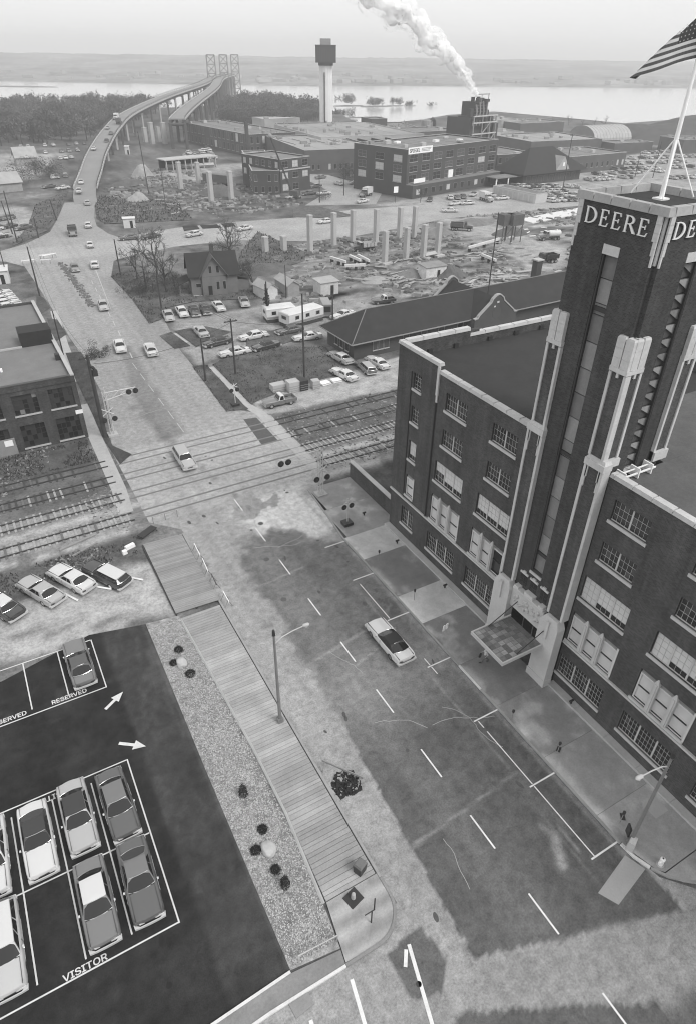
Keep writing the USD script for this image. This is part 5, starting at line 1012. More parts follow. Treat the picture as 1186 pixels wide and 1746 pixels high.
def block(name, label, a, b, depth, h, front=None, side=None, east=None, wall=None, roof=None, cat='building', base=0.0, seed=0, pale=0.1, bars=0, piers=0, coping=True):
    """flat roofed building: front wall from a to b, depth behind it; front/side/east = (columns, [(z0, z1), ...], window width share)"""
    L, rz = frame_of(a, b); t = thing(name, label, cat, (a[0], a[1], base), rz); r = np.random.default_rng(seed)
    MB().box(0, L, 0, 0.3, 0, h).box(0, L, depth - 0.3, depth, 0, h).box(0, 0.3, 0.3, depth - 0.3, 0, h).box(L - 0.3, L, 0.3, depth - 0.3, 0, h).build(t, 'wall', wall or BR3)
    MB().box(0.3, L - 0.3, 0.3, depth - 0.3, h - 0.75, h - 0.4).build(t, 'roof', roof or ROOFGREY)
    if coping: MB().box(-0.06, L + 0.06, -0.06, 0.36, h, h + 0.12).box(-0.06, L + 0.06, depth - 0.36, depth + 0.06, h, h + 0.12).box(-0.06, 0.36, 0.361, depth - 0.361, h, h + 0.12).box(L - 0.36, L + 0.06, 0.361, depth - 0.361, h, h + 0.12).build(t, 'coping', CONC)
    for k in range(int(L * depth / 170)):
        x, y = r.uniform(2, L - 2), r.uniform(2, depth - 2); MB().obox((x, y, h - .4 + .5), (r.uniform(.8, 3), r.uniform(.8, 2), r.uniform(.6, 1.8))).build(t, 'roof_vent', STEEL if r.random() < .6 else CONC)
    for k in range(1, int(L / 9)): MB().box(k * 9 - .12, k * 9 + .12, .31, depth - .31, h - .399, h - .33).build(t, 'roof_seam', roof or ROOFGREY)
    for spec, face, off, length in ((front, 'f', 0.0, L), (side, 's', 0.0, depth), (east, 'e', L, depth)):
        if not spec: continue
        n, rows_, share = spec
        for i in range(n):
            for z0, z1 in rows_:
                c = (i + 0.5) * length / n; w_ = share * length / n / 2
                if r.random() < 0.95: win_box(t, c - w_, c + w_, z0, z1, face, off, FARPANE[2] if r.random() < pale else FARPANE[int(r.random() < 0.35)], bars=bars)
            if piers and face != 'e' and i:
                p_ = i * length / n
                (MB().box(p_ - 0.25, p_ + 0.25, -0.16, -0.001, 0, h - 0.4) if face == 'f' else MB().box(-0.16, -0.001, p_ - 0.25, p_ + 0.25, 0, h - 0.4)).build(t, 'pilaster', wall or BR3)
    return t, L, rz
def gable(name, label, a, b, depth, h, ridge, wall, roof, axis='x', cat='building', over=0.4, base=0.0):
    L, rz = frame_of(a, b); t = thing(name, label, cat, (a[0], a[1], base), rz)
    mb = MB().box(0, L, 0, depth, 0, h)
    o = over
    if axis == 'x':   # ridge along the front
        m = depth / 2
        for x in (0, L): mb.add([(x, 0, h), (x, depth, h), (x, m, ridge - 0.08)], [(0, 1, 2) if x else (0, 2, 1)])
        rf = MB(); s_ = (ridge - h) / m; t_ = 0.12
        for y0, sg_ in ((-o, 1), (depth + o, -1)):
            z0 = h - s_ * o; rf.add([(-o, y0, z0), (L + o, y0, z0), (L + o, m, ridge), (-o, m, ridge), (-o, y0, z0 + t_), (L + o, y0, z0 + t_), (L + o, m, ridge + t_), (-o, m, ridge + t_)], [(0, 3, 2, 1)[::sg_], (4, 5, 6, 7)[::sg_], (0, 1, 5, 4)[::sg_], (1, 2, 6, 5)[::sg_], (3, 0, 4, 7)[::sg_]])
    else:
        m = L / 2
        for y in (0, depth): mb.add([(0, y, h), (L, y, h), (m, y, ridge - 0.08)], [(0, 1, 2) if y == 0 else (0, 2, 1)])
        rf = MB(); s_ = (ridge - h) / m; t_ = 0.12
        for x0, sg_ in ((-o, -1), (L + o, 1)):
            z0 = h - s_ * o; rf.add([(x0, -o, z0), (x0, depth + o, z0), (m, depth + o, ridge), (m, -o, ridge), (x0, -o, z0 + t_), (x0, depth + o, z0 + t_), (m, depth + o, ridge + t_), (m, -o, ridge + t_)], [(0, 3, 2, 1)[::sg_], (4, 5, 6, 7)[::sg_], (0, 1, 5, 4)[::sg_], (1, 2, 6, 5)[::sg_], (3, 0, 4, 7)[::sg_]])
    mb.build(t, 'wall', wall); rf.build(t, 'roof', roof); return t, L

# brick warehouse at the left
lw = thing('warehouse', 'dark brick warehouse with large windows and flat roof beside the railway', 'building', (0, 86.8, 0))
pol = R(-16, 8.4, 0, 9.1); bays = [(0.4, 3.4), (4.8, 7.8), (-4.0, -1.0), (-8.4, -5.4), (-12.8, -9.8)]
for x0, x1 in bays: pol = pol.difference(R(x0, x1, 0.4, 3.55)).difference(R(x0, x1, 5.05, 7.75))
MB().wall(pol, 0, 0.4, 'y').build(lw, 'wall', BR2); MB().box(8.0, 8.4, 0.4, 34.7, 0, 9.1).box(-16, 8, 34.3, 34.7, 0, 9.1).build(lw, 'wall', BR2)
MB().box(-16, 8, 0.4, 34.3, 8.3, 8.75).build(lw, 'roof', M('warehouse_roof', 0.15, 0.22, 0.5, 5, 0.95, 0.02))
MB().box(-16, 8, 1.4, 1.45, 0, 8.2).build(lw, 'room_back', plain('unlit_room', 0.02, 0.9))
k = 0.0
while k < 34: MB().box(7.95, 8.45, k + 0.01, min(k + 2.4, 34.75) - 0.01, 9.101, 9.25).build(lw, 'coping_stone', CONC); k += 2.4
MB().box(-16, 7.94, -0.06, 0.42, 9.101, 9.2).build(lw, 'coping', M('dark_coping', 0.07)); MB().box(-16, 8.4, -0.1, -0.001, 8.35, 8.6).build(lw, 'cornice', BR2)
MB().box(3.9, 8.2, 14.2, 17.5, 8.75, 10.8).build(lw, 'roof_bulkhead', M('bulkhead_tin', 0.022, 0.3, 1, 4, 0.8)); MB().box(-16, 3.89, 14.0, 14.25, 8.76, 9.0).build(lw, 'roof_kerb', CONC)
MB().box(-2.2, -0.8, 4.2, 4.7, 8.76, 9.0).box(0.2, 0.5, 6.2, 6.5, 8.76, 9.2).build(lw, 'roof_vent', WHITE); MB().box(7.3, 7.9, 7.0, 7.7, 8.76, 9.6).build(lw, 'roof_vent', BLACK)
r_ = np.random.default_rng(8)
for x0, x1 in bays[:3]:
    for z0, z1 in ((0.4, 3.55), (5.05, 7.75)):
        w = thing('window', parent=lw); nx, nz = 5, 4
        MB().box(x0 - 0.15, x1 + 0.15, -0.13, 0.2, z0 - 0.2, z0 - 0.003).build(w, 'sill', CONC)
        fr = MB()
        for i in range(nx + 1): fr.box(x0 + i * (x1 - x0) / nx - 0.025, x0 + i * (x1 - x0) / nx + 0.025, 0.2, 0.25, z0, z1)
        for j in range(nz + 1): fr.box(x0, x1, 0.195, 0.245, z0 + j * (z1 - z0) / nz - 0.025, z0 + j * (z1 - z0) / nz + 0.025)
        fr.build(w, 'frame', plain('window_iron', 0.03, 0.7))
        for i in range(nx):
            for j in range(nz):
                q = r_.random(); MB().box(x0 + i * (x1 - x0) / nx + 0.026, x0 + (i + 1) * (x1 - x0) / nx - 0.026, 0.215, 0.23, z0 + j * (z1 - z0) / nz + 0.026, z0 + (j + 1) * (z1 - z0) / nz - 0.026).build(w, 'pane', plain('pane_dusty', 0.16, 0.4) if q < 0.06 else (plain('pane_soot', 0.03, 0.35) if q < 0.4 else GLASS))
MB().box(7.5, 8.42, -0.08, -0.02, 3.7, 4.25).build(lw, 'sign_board', WHITE); MB().box(-5, -0.6, -0.3, -0.001, 0, 2.2).build(lw, 'loading_door', STEEL); MB().box(-1.9, -0.9, -0.36, -0.301, 1.3, 2.1).build(lw, 'notice', WHITE)

# depot
dp = thing('depot', 'long low depot with dark hipped roof, chimney and curved parapet gables', 'building', (54.4, 93.6, 0), math.radians(2.2))
DL, DD = 72.0, 9.0
MB().box(0, DL, 0, DD, 0, 3.3).build(dp, 'wall', BR3)
e = 1.1; zE, zR = 3.25, 6.9; hx = 5.2
MB().add([(-e, -e, zE), (DL + e, -e, zE), (DL + e, DD + e, zE), (-e, DD + e, zE), (hx, DD / 2, zR), (DL - hx, DD / 2, zR)], [(0, 1, 5), (0, 5, 4), (1, 2, 5), (2, 3, 4), (2, 4, 5), (3, 0, 4), (0, 3, 2), (0, 2, 1)]).build(dp, 'roof', SHING)
RC = M('ridge_tiles', 0.14, 0.2, 1, 6)
MB().tube([(hx, DD / 2, zR), (DL - hx, DD / 2, zR)], 0.1, 6).tube([(-e, -e, zE), (hx, DD / 2, zR)], 0.1, 6).tube([(-e, DD + e, zE), (hx, DD / 2, zR)], 0.1, 6).build(dp, 'ridge_cap', RC)
MB().box(-e - 0.05, DL + e, -e - 0.12, -e, zE - 0.12, zE + 0.06).box(-e - 0.12, -e - 0.051, -e, DD + e, zE - 0.12, zE + 0.06).build(dp, 'gutter', STEEL)
for x in (4.4, 5.6, 6.8): win_box(dp, x - 0.45, x + 0.45, 1.1, 2.7, 'f', 0.0, FARPANE[1])
for x in (11, 15, 19, 23.5): win_box(dp, x - 0.6, x + 0.6, 0.9, 2.6, 'f', 0.0, FARPANE[0])
for y in (2.2, 4.0, 5.8): win_box(dp, y - 0.5, y + 0.5, 1.1, 2.6, 's', 0.0, FARPANE[0])
gx = 30.0
oz = [(-5.2, 3.6), (-4.5, 3.7), (-4.3, 4.1), (-1.6, 6.2), (-1.3, 6.8), (-0.5, 7.4), (0, 7.5), (0.5, 7.4), (1.3, 6.8), (1.6, 6.2), (4.3, 4.1), (4.5, 3.7), (5.2, 3.6)]
outl = sg.Polygon([(gx - 5.2, 0)] + [(gx + a, z) for a, z in oz] + [(gx + 5.2, 0)]); top = sg.LineString([(gx + a, z + 0.08) for a, z in oz]).buffer(0.11)
for y0 in (-2.4, DD + 2.0):
    MB().wall(outl, y0, y0 + 0.4, 'y').build(dp, 'gable_wall', BR3); MB().wall(top, y0 - 0.1, y0 + 0.5, 'y').build(dp, 'gable_coping', M('gable_stone', 0.3, 0.25, 1, 6))
MB().add([(gx - 4.9, -2.0, 3.4), (gx, -2.0, 6.9), (gx + 4.9, -2.0, 3.4), (gx - 4.9, DD + 2.0, 3.4), (gx, DD + 2.0, 6.9), (gx + 4.9, DD + 2.0, 3.4)], [(0, 1, 4), (0, 4, 3), (1, 2, 5), (1, 5, 4)]).build(dp, 'gable_roof', SHING)
MB().box(gx - 5.2, gx + 5.2, -2.0, 0, 0, 3.3).build(dp, 'wall', BR3)
MB().tube([(gx, -2.43, 4.2), (gx, -2.405, 4.2)], 1.1, 20).build(dp, 'round_window', FARPANE[1]); MB().box(gx - 0.25, gx + 0.25, -2.5, -2.41, 6.0, 6.35).box(gx - 0.9, gx - 0.5, -2.5, -2.41, 5.3, 5.55).build(dp, 'ornament', STONE)
MB().box(50.2, 51.7, 8.2, 9.6, 3, 8.6).build(dp, 'chimney', M('chimney_brick', 0.05, 0.3, 1, 6)); MB().box(50.0, 51.9, 8.0, 9.8, 8.601, 8.85).build(dp, 'chimney_cap', CONC)

# old wooden house with its gables
hs, L = gable('house', 'old grey wooden house with steep gabled roof and porch among bare trees', (41.2, 140.6), (51.0, 138.6), 7.0, 4.6, 8.2, M('weathered_boards', 0.14, 0.25, 0.6, 8), SHING, 'x', over=0.5)
cg = 4.9
WB = _mats['weathered_boards']
MB().box(cg - 2.6, cg + 2.6, -0.5, 0, 0, 4.6).add([(cg - 2.6, -0.5, 4.6), (cg + 2.6, -0.5, 4.6), (cg, -0.5, 8.0)], [(0, 1, 2)]).build(hs, 'front_gable', WB)
rf = MB(); 
for s_ in (-1, 1): rf.add([(cg + s_ * 3.2, -1.0, 3.85), (cg, -1.0, 8.1), (cg, 3.4, 8.1), (cg + s_ * 3.2, 3.4, 3.85), (cg + s_ * 3.2, -1.0, 4.0), (cg, -1.0, 8.25), (cg, 3.4, 8.25), (cg + s_ * 3.2, 3.4, 4.0)], [(0, 1, 2, 3)[::-s_], (4, 5, 6, 7)[::s_], (0, 1, 5, 4)[::s_], (0, 3, 7, 4)[::-s_]])
rf.build(hs, 'front_gable_roof', M('old_shingles', 0.075, 0.3, 0.6, 9, 0.95))
for x, z0, z1 in ((cg - 0.7, 4.9, 6.3), (cg + 0.9, 4.9, 6.3), (cg + 0.7, 1.4, 3.0), (cg + 2.1, 1.4, 3.0)): win_box(hs, x - 0.3, x + 0.3, z0, z1, 'f', -0.5, FARPANE[0], sill=False)
win_box(hs, 1.0, 2.0, 2.0, 2.7, 'f', 0, FARPANE[0], sill=False)
MB().box(cg - 1.4, cg - 0.6, -0.56, -0.5, 0.2, 2.2).build(hs, 'door', FARPANE[0]); MB().box(5.0, 5.8, 3.1, 3.9, 7, 9.9).build(hs, 'chimney', BR2)
MB().add([(-2.6, 0.3, 2.5), (-0.3, 0.3, 3.4), (-0.3, 5.2, 3.4), (-2.6, 5.2, 2.5), (-2.6, 0.3, 2.65), (-0.3, 0.3, 3.55), (-0.3, 5.2, 3.55), (-2.6, 5.2, 2.65)], [(0, 3, 2, 1), (4, 5, 6, 7), (0, 1, 5, 4), (3, 0, 4, 7)]).build(hs, 'porch_roof', SHING)
for y in (0.5, 2.7, 5.0): MB().box(-2.5, -2.35, y - 0.07, y + 0.07, 0.3, 2.55).build(hs, 'porch_post', WB)
MB().box(-2.6, -0.01, 0.3, 5.2, 0, 0.35).build(hs, 'porch_floor', WB); MB().box(L + 0.01, L + 2.6, 1.5, 6, 0, 2.6).build(hs, 'side_wing', WB); MB().add([(L, 1.2, 3.4), (L + 3, 1.2, 2.5), (L + 3, 6.3, 2.5), (L, 6.3, 3.4)], [(0, 1, 2, 3)]).build(hs, 'side_roof', SHING)
MB().box(0.2, 4.2, -0.35, -0.02, 0.0, 0.3).build(hs, 'sill_board', CONC)

# trailers, sheds and huts behind the depot
TRW = M('trailer_white', 0.52, 0.15, 0.8, 6, 0.5); TRS = M('trailer_skirt', 0.05, 0.3, 1, 6)
def trailer(a, b, d, label, h=2.7):
    L, rz = frame_of(a, b); t = thing('site_trailer', label, 'trailer', (*a[:2], 0), rz)
    MB().box(0, L, 0, d, 0.75, h).build(t, 'body', TRW); MB().loft([np.array([(-.05, -.05, h), (L + .05, -.05, h), (L + .05, d + .05, h), (-.05, d + .05, h)]), np.array([(.1, .3, h + .16), (L - .1, .3, h + .16), (L - .1, d - .3, h + .16), (.1, d - .3, h + .16)])]).build(t, 'roof', TRW)
    MB().box(0.1, L - 0.1, 0.08, d - 0.08, 0.02, 0.75).build(t, 'skirt', TRS); MB().box(0.0, L, -0.01, -0.001, 0.8, 1.25).build(t, 'side_panel', STEEL)
    for k in range(3): win_box(t, L * (0.18 + 0.3 * k), L * (0.18 + 0.3 * k) + 0.8, 1.6, 2.25, 'f', 0, FARPANE[0], sill=False)
    win_box(t, d * 0.3, d * 0.7, 1.6, 2.2, 's', 0, FARPANE[0], sill=False); return t
trailer((48.60, 117.48), (54.49, 116.74), 3.2, 'white site trailer on dark skirt, farther of the two by the poles'); trailer((51.07, 112.48), (59.37, 114.21), 3.4, 'white site trailer with dark windows, nearer of the two by the depot')
gable('shed', 'small white shed with pitched roof left of the trailers', (54.42, 131.09), (57.22, 131.49), 5.5, 2.2, 3.2, M('whitewash', 0.48, 0.3, 0.7, 5), SHINGP, 'y', over=0.2)
gable('shed', 'grey shed with pale double door beside a thin pole', (59.49, 131.25), (62.31, 131.21), 7, 2.3, 3.2, M('grey_boards', 0.25, 0.3, 0.7, 5), SHINGP, 'y', over=0.2)
def hut(label, a, b, d, h, mat, roof=None, name='hut'):
    L, rz = frame_of(a, b); t = thing(name, label, 'hut', (*a[:2], 0), rz)
    MB().box(0, L, 0, d, 0, h).build(t, 'wall', mat); MB().add([(-.2, -.25, h + .02), (L + .2, -.25, h + .02), (L + .2, d + .2, h + .3), (-.2, d + .2, h + .3), (-.2, -.25, h + .1), (L + .2, -.25, h + .1), (L + .2, d + .2, h + .38), (-.2, d + .2, h + .38)], [(0, 3, 2, 1), (4, 5, 6, 7), (0, 1, 5, 4), (1, 2, 6, 5), (2, 3, 7, 6), (3, 0, 4, 7)]).build(t, 'roof', roof or SHINGP)
    MB().box(L * .55, L * .55 + .8, -.02, .01, 0, 2).build(t, 'door', FARPANE[0]); return t
hut('pale flat roofed hut with dark door and tyres around it', (66.05, 128.35), (70.50, 128.45), 3.5, 2.7, M('pale_hut', 0.45, 0.3, 0.6, 4))
hut('ruined white hut with gaping dark opening in the pillar yard', (93.53, 127.91), (99.21, 127.76), 3.5, 2.8, M('peeling_white', 0.5, 0.4, 0.8, 4), M('hut_roof', 0.2))
hut('white hoarding hut where the bridge road leaves the junction', (44.42, 213.72), (47.71, 212.98), 1.2, 2.6, TRW, TRW)
hut('tall pale cabin beside the second bridge pillars', (85.94, 380.40), (87.79, 379.59), 2, 3.5, TRW, TRW)

# works and mills beyond
ofc, L, rz = block('offices', 'three storey brick offices with pale window lights facing the branch street', (110.48, 246.30), (124.98, 250.72), 22, 11.30, (3, [(1.0, 3.0), (5.0, 6.8), (8.6, 10.6)], 0.55), (6, [(5, 6.8), (8.6, 10.4)], 0.4), wall=BR3, seed=3, pale=0.45, bars=1, cat='building')
MB().box(-0.1, L + 0.1, -0.2, -0.001, 7.5, 7.9).build(ofc, 'band', CONC)
block('workshop', 'two storey dark brick workshop with long side of small windows', (100.26, 248.43), (109.77, 245.28), 60, 7.98, (4, [(1.0, 2.8), (4.6, 6.6)], 0.4), (12, [(1.2, 3.2), (4.8, 6.8)], 0.4), seed=4, roof=ROOFGREY)
t, L, rz = block('long_mill', 'long dark mill with many tall side windows near the second bridge', (138.73, 345.14), (165.80, 348.19), 78, 9.93, (8, [(1.5, 4.5), (6, 9)], 0.4), (16, [(1.5, 4.5), (6.0, 9.5)], 0.5), seed=5, piers=0)
MB().box(-1.4, -0.01, -0.4, 1.0, 0, 15.5).build(t, 'chimney', BR2)
block('works_hall', 'low works hall with pale roof beyond the offices', (140.15, 286.03), (175.64, 281.21), 60, 9.00, (14, [(1.5, 3.5)], 0.4), wall=BR4, roof=M('pale_roof', 0.25, 0.25, 0.08, 2), seed=6)
block('works_hall', 'long works hall with pale wall left of the brick mill', (167.49, 323.07), (224.09, 317.69), 70, 9.58, (18, [(2, 4)], 0.4), wall=PALE, roof=M('pale_roof', 0.36), seed=7)
wl, L, rz = block('works_hall', 'broad works hall at the water tower foot with pipes along its roof', (177.45, 376.18), (256.17, 355.05), 60, 6.80, None, wall=BR4, roof=ROOFGREY, seed=8)
r_ = np.random.default_rng(5)
for k in range(34):
    x, y = r_.uniform(3, L - 3), r_.uniform(4, 55); h_ = 6.80
    MB().tube([(x, y, h_ - 0.5), (x, y, h_ + r_.uniform(1, 2.6))], r_.uniform(0.25, 0.6), 8).build(wl, 'roof_pipe', STEEL)
for k in range(6):  # saw-tooth lights
    L_ = 9; a = np.array((177.00, 343.33)); 
sw = thing('sawtooth_works', 'dark sawtooth roofed works between offices and brick mill', 'building', (*(147.45, 310.02), 0), math.radians(-2)); sh = 5.78
MB().box(0, 62, 0, 22, 0, sh).build(sw, 'wall', BR4)
for k in range(8): MB().add([(k * 7.7, 0, sh), (k * 7.7 + 7.6, 0, sh), (k * 7.7, 0, sh + 3), (k * 7.7, 22, sh), (k * 7.7 + 7.6, 22, sh), (k * 7.7, 22, sh + 3)], [(0, 1, 2), (5, 4, 3), (1, 4, 5), (1, 5, 2), (0, 2, 5), (0, 5, 3)]).build(sw, 'roof_tooth', ROOFING)
block('works_block', 'dark wide block rising behind the brick mill roof', (217.20, 336.51), (259.55, 335.33), 24, 8.78, None, wall=BR4, seed=9)
block('works_tower', 'small square brick block standing above the works roofs', (235.67, 390.01), (246.42, 389.04), 14, 11.03, None, wall=BR3, seed=10)
for lab, px in (('low sheds row left end of the works roofs', None),): pass
block('works_block', 'low pale block with white roof under the trees left of the water tower', (199.32, 465.67), (226.48, 467.87), 18, 6.5, None, wall=PALE, roof=M('white_roof', 0.42, 0.1, 0.1, 2), seed=11)
cy = thing('dust_collector', 'cylindrical dust collector with curved pipe on the works roof', 'machine', (*(278.71, 393.96), 0)); h_ = 9.03
MB().tube([(0, 0, h_ - 9), (0, 0, h_)], 3.2, 14).build(cy, 'drum', STEEL); MB().tube([(3, 0, h_ - 1), (5, 0, h_ + 0.6), (6.5, 0, h_ - 0.5), (7.0, 0, h_ - 8)], 1.0, 8).tube([(-3, 0, h_ - 5), (-7, 0, h_ - 5), (-8, 0, h_ - 8)], 0.8, 8).build(cy, 'pipe', BLACK)

# brick mill with the signs
ml, L, rz = block('brick_mill', 'four storey brick mill with pale SPIEGEL sign board on its corner', (148.05, 219.22), (201.49, 233.62), 27, 15.6, (8, [(4.9, 7.3), (8.4, 10.2), (11.6, 13.8)], 0.62), (3, [(4.9, 7.0), (8.2, 10.4), (11.6, 13.6)], 0.45), seed=12, pale=0.08, bars=1, piers=0)
MB().box(0.01, L - 1, -3.4, -0.01, 0, 4.3).build(ml, 'annex', BR3); MB().box(-0.05, L - 0.9, -3.5, -0.02, 4.301, 4.5).build(ml, 'annex_roof', ROOFGREY)
for k in range(11): win_box(ml, 2 + k * 4.4, 4 + k * 4.4, 1.2, 3.0, 'f', -3.4, FARPANE[0 if k % 4 else 2], sill=False)
MB().box(0.3, 13.6, -0.16, -0.02, 14.1, 16.2).build(ml, 'sign_board', WHITE)
m = meshkit.text_mesh('SPIEGEL', 1.15, 0.03, bold=True); b_ = m.bounds; v = m.vertices; v = np.stack([(v[:, 0] - b_[0][0]) * 5.6 / (b_[1][0] - b_[0][0]) + 0.9, -0.165 - v[:, 2], v[:, 1] + 14.6], 1)
MB().add(v, m.faces[:, ::-1]).build(ml, 'sign_lettering', BLACK)
for k in range(3): MB().box(7.4, 12.8 - 0.4 * k, -0.18, -0.161, 15.5 - k * 0.42, 15.7 - k * 0.42).build(ml, 'sign_line', STEEL)
MB().box(0.2, 6.4, -3.56, -3.42, 5.2 - 0.0, 6.6).build(ml, 'sign_board', WHITE)
MB().box(24, 26.8, -0.4, -0.05, 4.6, 7.2).build(ml, 'loading_door', WHITE)
for x, y in ((14, 18), (30, 12), (40, 8)): MB().box(x, x + 2.4, y, y + 1.6, 15.0, 15.9).build(ml, 'roof_vent', WHITE)
sp = thing('street_sign', 'white square sign on a post at the brick mill corner', 'sign', (*(139.75, 213.10), 0)); MB().tube([(0, 0, 0), (0, 0, 4.5)], 0.08, 6).build(sp, 'post', BLACK); MB().box(-0.9, 0.9, -0.12, -0.04, 3.2, 5.2).build(sp, 'board', WHITE)

# the smoking plant
pl = thing('boiler_plant', 'dark steel plant with bins, gantry frames and chimneys giving off smoke', 'industrial plant', (*(233.46, 284.69), 0), math.radians(14))
H26 = 27.10
MB().box(-8.5, 8.5, 0, 14, 0, H26 * 0.70).build(pl, 'house', BR3); MB().box(-8.0, 8.0, -0.5, 8, H26 * 0.55, H26 * 0.72).build(pl, 'bin', M('soot_steel', 0.045, 0.3, 0.4, 4))
MB().box(-4.5, 5.2, 1, 9, H26 * 0.7, H26 * 0.93).build(pl, 'collector', M('soot_steel', 0.045, 0.3, 0.4, 4))
for x in (-3, 1.2, 4.4): MB().tube([(x, 4, H26 * 0.9), (x, 4, H26 * (1.0 if x < 2 else 0.98))], 0.9, 12).build(pl, 'chimney', BLACK)
for x in (-0.6, 4.6): MB().box(x - 0.12, x + 0.12, 0.6, 0.84, H26 * 0.9, H26 * 1.04).build(pl, 'mast', STEEL)
MB().box(-3.5, 5.2, 0.6, 0.8, H26 * 1.035, H26 * 1.05).build(pl, 'mast', STEEL)
for x in (-8.6, -2, 4, 8.6):
    MB().box(x - 0.25, x + 0.25, -2.4, -2.0, 0, H26 * 0.73).build(pl, 'gantry_post', STEEL)
for z in (0.45, 0.62, 0.72): MB().box(-9, 9.5, -2.5, -1.95, H26 * z, H26 * z + 0.5).build(pl, 'gantry_beam', M('pale_steel', 0.4))
MB().bar((-2, -2.2, H26 * 0.45), (4, -2.2, H26 * 0.62), 0.4).bar((4, -2.2, H26 * 0.3), (8.6, -2.2, H26 * 0.45), 0.4).build(pl, 'gantry_brace', STEEL)
MB().box(8.6, 12.5, -1, 12, 0, H26 * 0.6).build(pl, 'annex', BR3)
SOOT = M('soot_steel', 0.045, 0.3, 0.4, 4); r_ = np.random.default_rng(19)
for x, y, z, w_, h_ in ((-6.6, 2, .72, 2.2, 3.2), (6.6, 3, .72, 2.4, 2.2), (-3.4, 0.4, .93, 2.0, 1.6), (2.8, .6, .93, 2.6, 1.1), (-5.6, -.8, .62, 1.6, 2.2), (0.8, -1.2, .55, 2.4, 4.0), (5.8, -1.2, .6, 1.8, 3.0)):
    MB().obox((x, y, H26 * z + h_ / 2), (w_, w_, h_), r_.uniform(-.1, .1), .1).build(pl, 'hopper', SOOT)
for k in range(4): x = -4.2 + k * 2.6; MB().tube([(x, .7, H26 * .62), (x + .3, .2, H26 * .78), (x + .1, .9, H26 * (.9 + .02 * k))], .35, 7).build(pl, 'duct', STEEL)
for k in range(5): z = H26 * (.74 + .045 * k); MB().box(-4.8, 5.5, .78, .98, z, z + .12).build(pl, 'walkway', STEEL)
MB().tube([(9, -1.6, H26 * .15), (3, 0, H26 * .72)], .7, 4).build(pl, 'conveyor', STEEL)
for k in range(6): MB().box(-7.5 + k * 2.6, -6.6 + k * 2.6, -.56, -.505, H26 * .58, H26 * .66).build(pl, 'louvre', STEEL)

# right hand quarter
block('brick_store', 'tall dark brick store between smoking plant and hipped depot', (210.36, 243.14), (231.10, 242.69), 30, 8.53, (6, [(1.5, 3.5), (5.5, 7.5)], 0.4), seed=13)
hp, L_ = thing('old_station', 'old station with steep hipped roof and small front gable', 'building', (*(206.57, 221.65), 0), frame_of((206.57, 221.65), (240.74, 223.92))[1]), frame_of((206.57, 221.65), (240.74, 223.92))[0]
MB().box(0, L_, 0, 14, 0, 4.0).build(hp, 'wall', BR3); e = 2.2
MB().add([(-e, -e, 4), (L_ + e, -e, 4), (L_ + e, 14 + e, 4), (-e, 14 + e, 4), (9, 7, 12.5), (L_ - 12, 7, 12.5)], [(0, 1, 5), (0, 5, 4), (1, 2, 5), (2, 3, 4), (2, 4, 5), (3, 0, 4), (0, 3, 2), (0, 2, 1)]).build(hp, 'roof', SHING)
c_ = L_ * 0.62; MB().add([(c_ - 4, -1.5, 4.6), (c_ + 4, -1.5, 4.6), (c_, -1.5, 9.6), (c_, 6, 9.6)], [(0, 1, 2), (1, 3, 2), (0, 2, 3)]).build(hp, 'front_gable', SHINGP); MB().box(c_ - 0.5, c_ + 0.5, -1.6, -1.51, 6, 7.4).build(hp, 'window', WHITE)
for k in range(9): win_box(hp, 2 + k * (L_ - 4) / 9, 4.2 + k * (L_ - 4) / 9, 0.9, 3, 'f', 0, FARPANE[1], sill=False)
MB().box(-14, -0.01, 1, 8, 3.2, 3.5).build(hp, 'canopy_roof', ROOFGREY); MB().box(-13.5, -13.1, 1.2, 1.6, 0, 3.2).box(-7, -6.6, 1.2, 1.6, 0, 3.2).build(hp, 'canopy_post', WHITE)
gt, L, rz = block('garages', 'long low row of pale garages with flat dark roof', (182.23, 211.07), (184.04, 189.50), 6, 3.0, None, wall=M('garage_wall', 0.42, 0.15, 0.5, 4), roof=ROOFGREY, seed=14)
for k in range(8): MB().box(0.6 + k * (L - 1) / 8, (k + 1) * (L - 1) / 8, -0.05, -0.005, 0.05, 2.4).build(gt, 'garage_door', M('garage_door', 0.36))
block('brick_store', 'long low brick store with stepped roof line behind the full car lot', (241.84, 235.93), (284.23, 238.16), 26, 6.85, (12, [(2, 4)], 0.35), seed=15, wall=BR4)
block('metal_store', 'wide brick store with pale metal roof farther back', (280.23, 298.47), (328.49, 294.17), 40, 5.75, None, wall=BR4, roof=M('pale_roof', 0.36), seed=16)
qn = thing('quonset_hall', 'pale arched hall near the coal heaps', 'building', (*(347.49, 316.56), 0), math.radians(-4)); a_ = np.linspace(0, math.pi, 13); Lq = frame_of((347.49, 316.56), (376.45, 310.95))[0]
MB().loft([np.array([(x, 12 - 12 * math.cos(q), 9.0 * math.sin(q) ** 0.8) for q in a_]) for x in (0, Lq)]).build(qn, 'shell', M('ribbed_metal', 0.32, 0.2, 0.3, 3, 0.5))
for k in range(12): MB().loft([np.array([(x, 12 - 12.12 * math.cos(q), 9.12 * math.sin(q) ** 0.8) for q in a_]) for x in (k * Lq / 12, k * Lq / 12 + 0.5)]).build(qn, 'rib', M('ribbed_metal', 0.45))
block('metal_store', 'low flat shed in front of the arched hall', (331.52, 287.18), (358.83, 284.04), 14, 4.00, None, wall=BR4, seed=17)
block('metal_store', 'pale block near the shore, left of two', (334.53, 386.89), (357.31, 385.91), 30, 7.40, None, wall=PALE, roof=M('pale_roof', 0.36), seed=18)
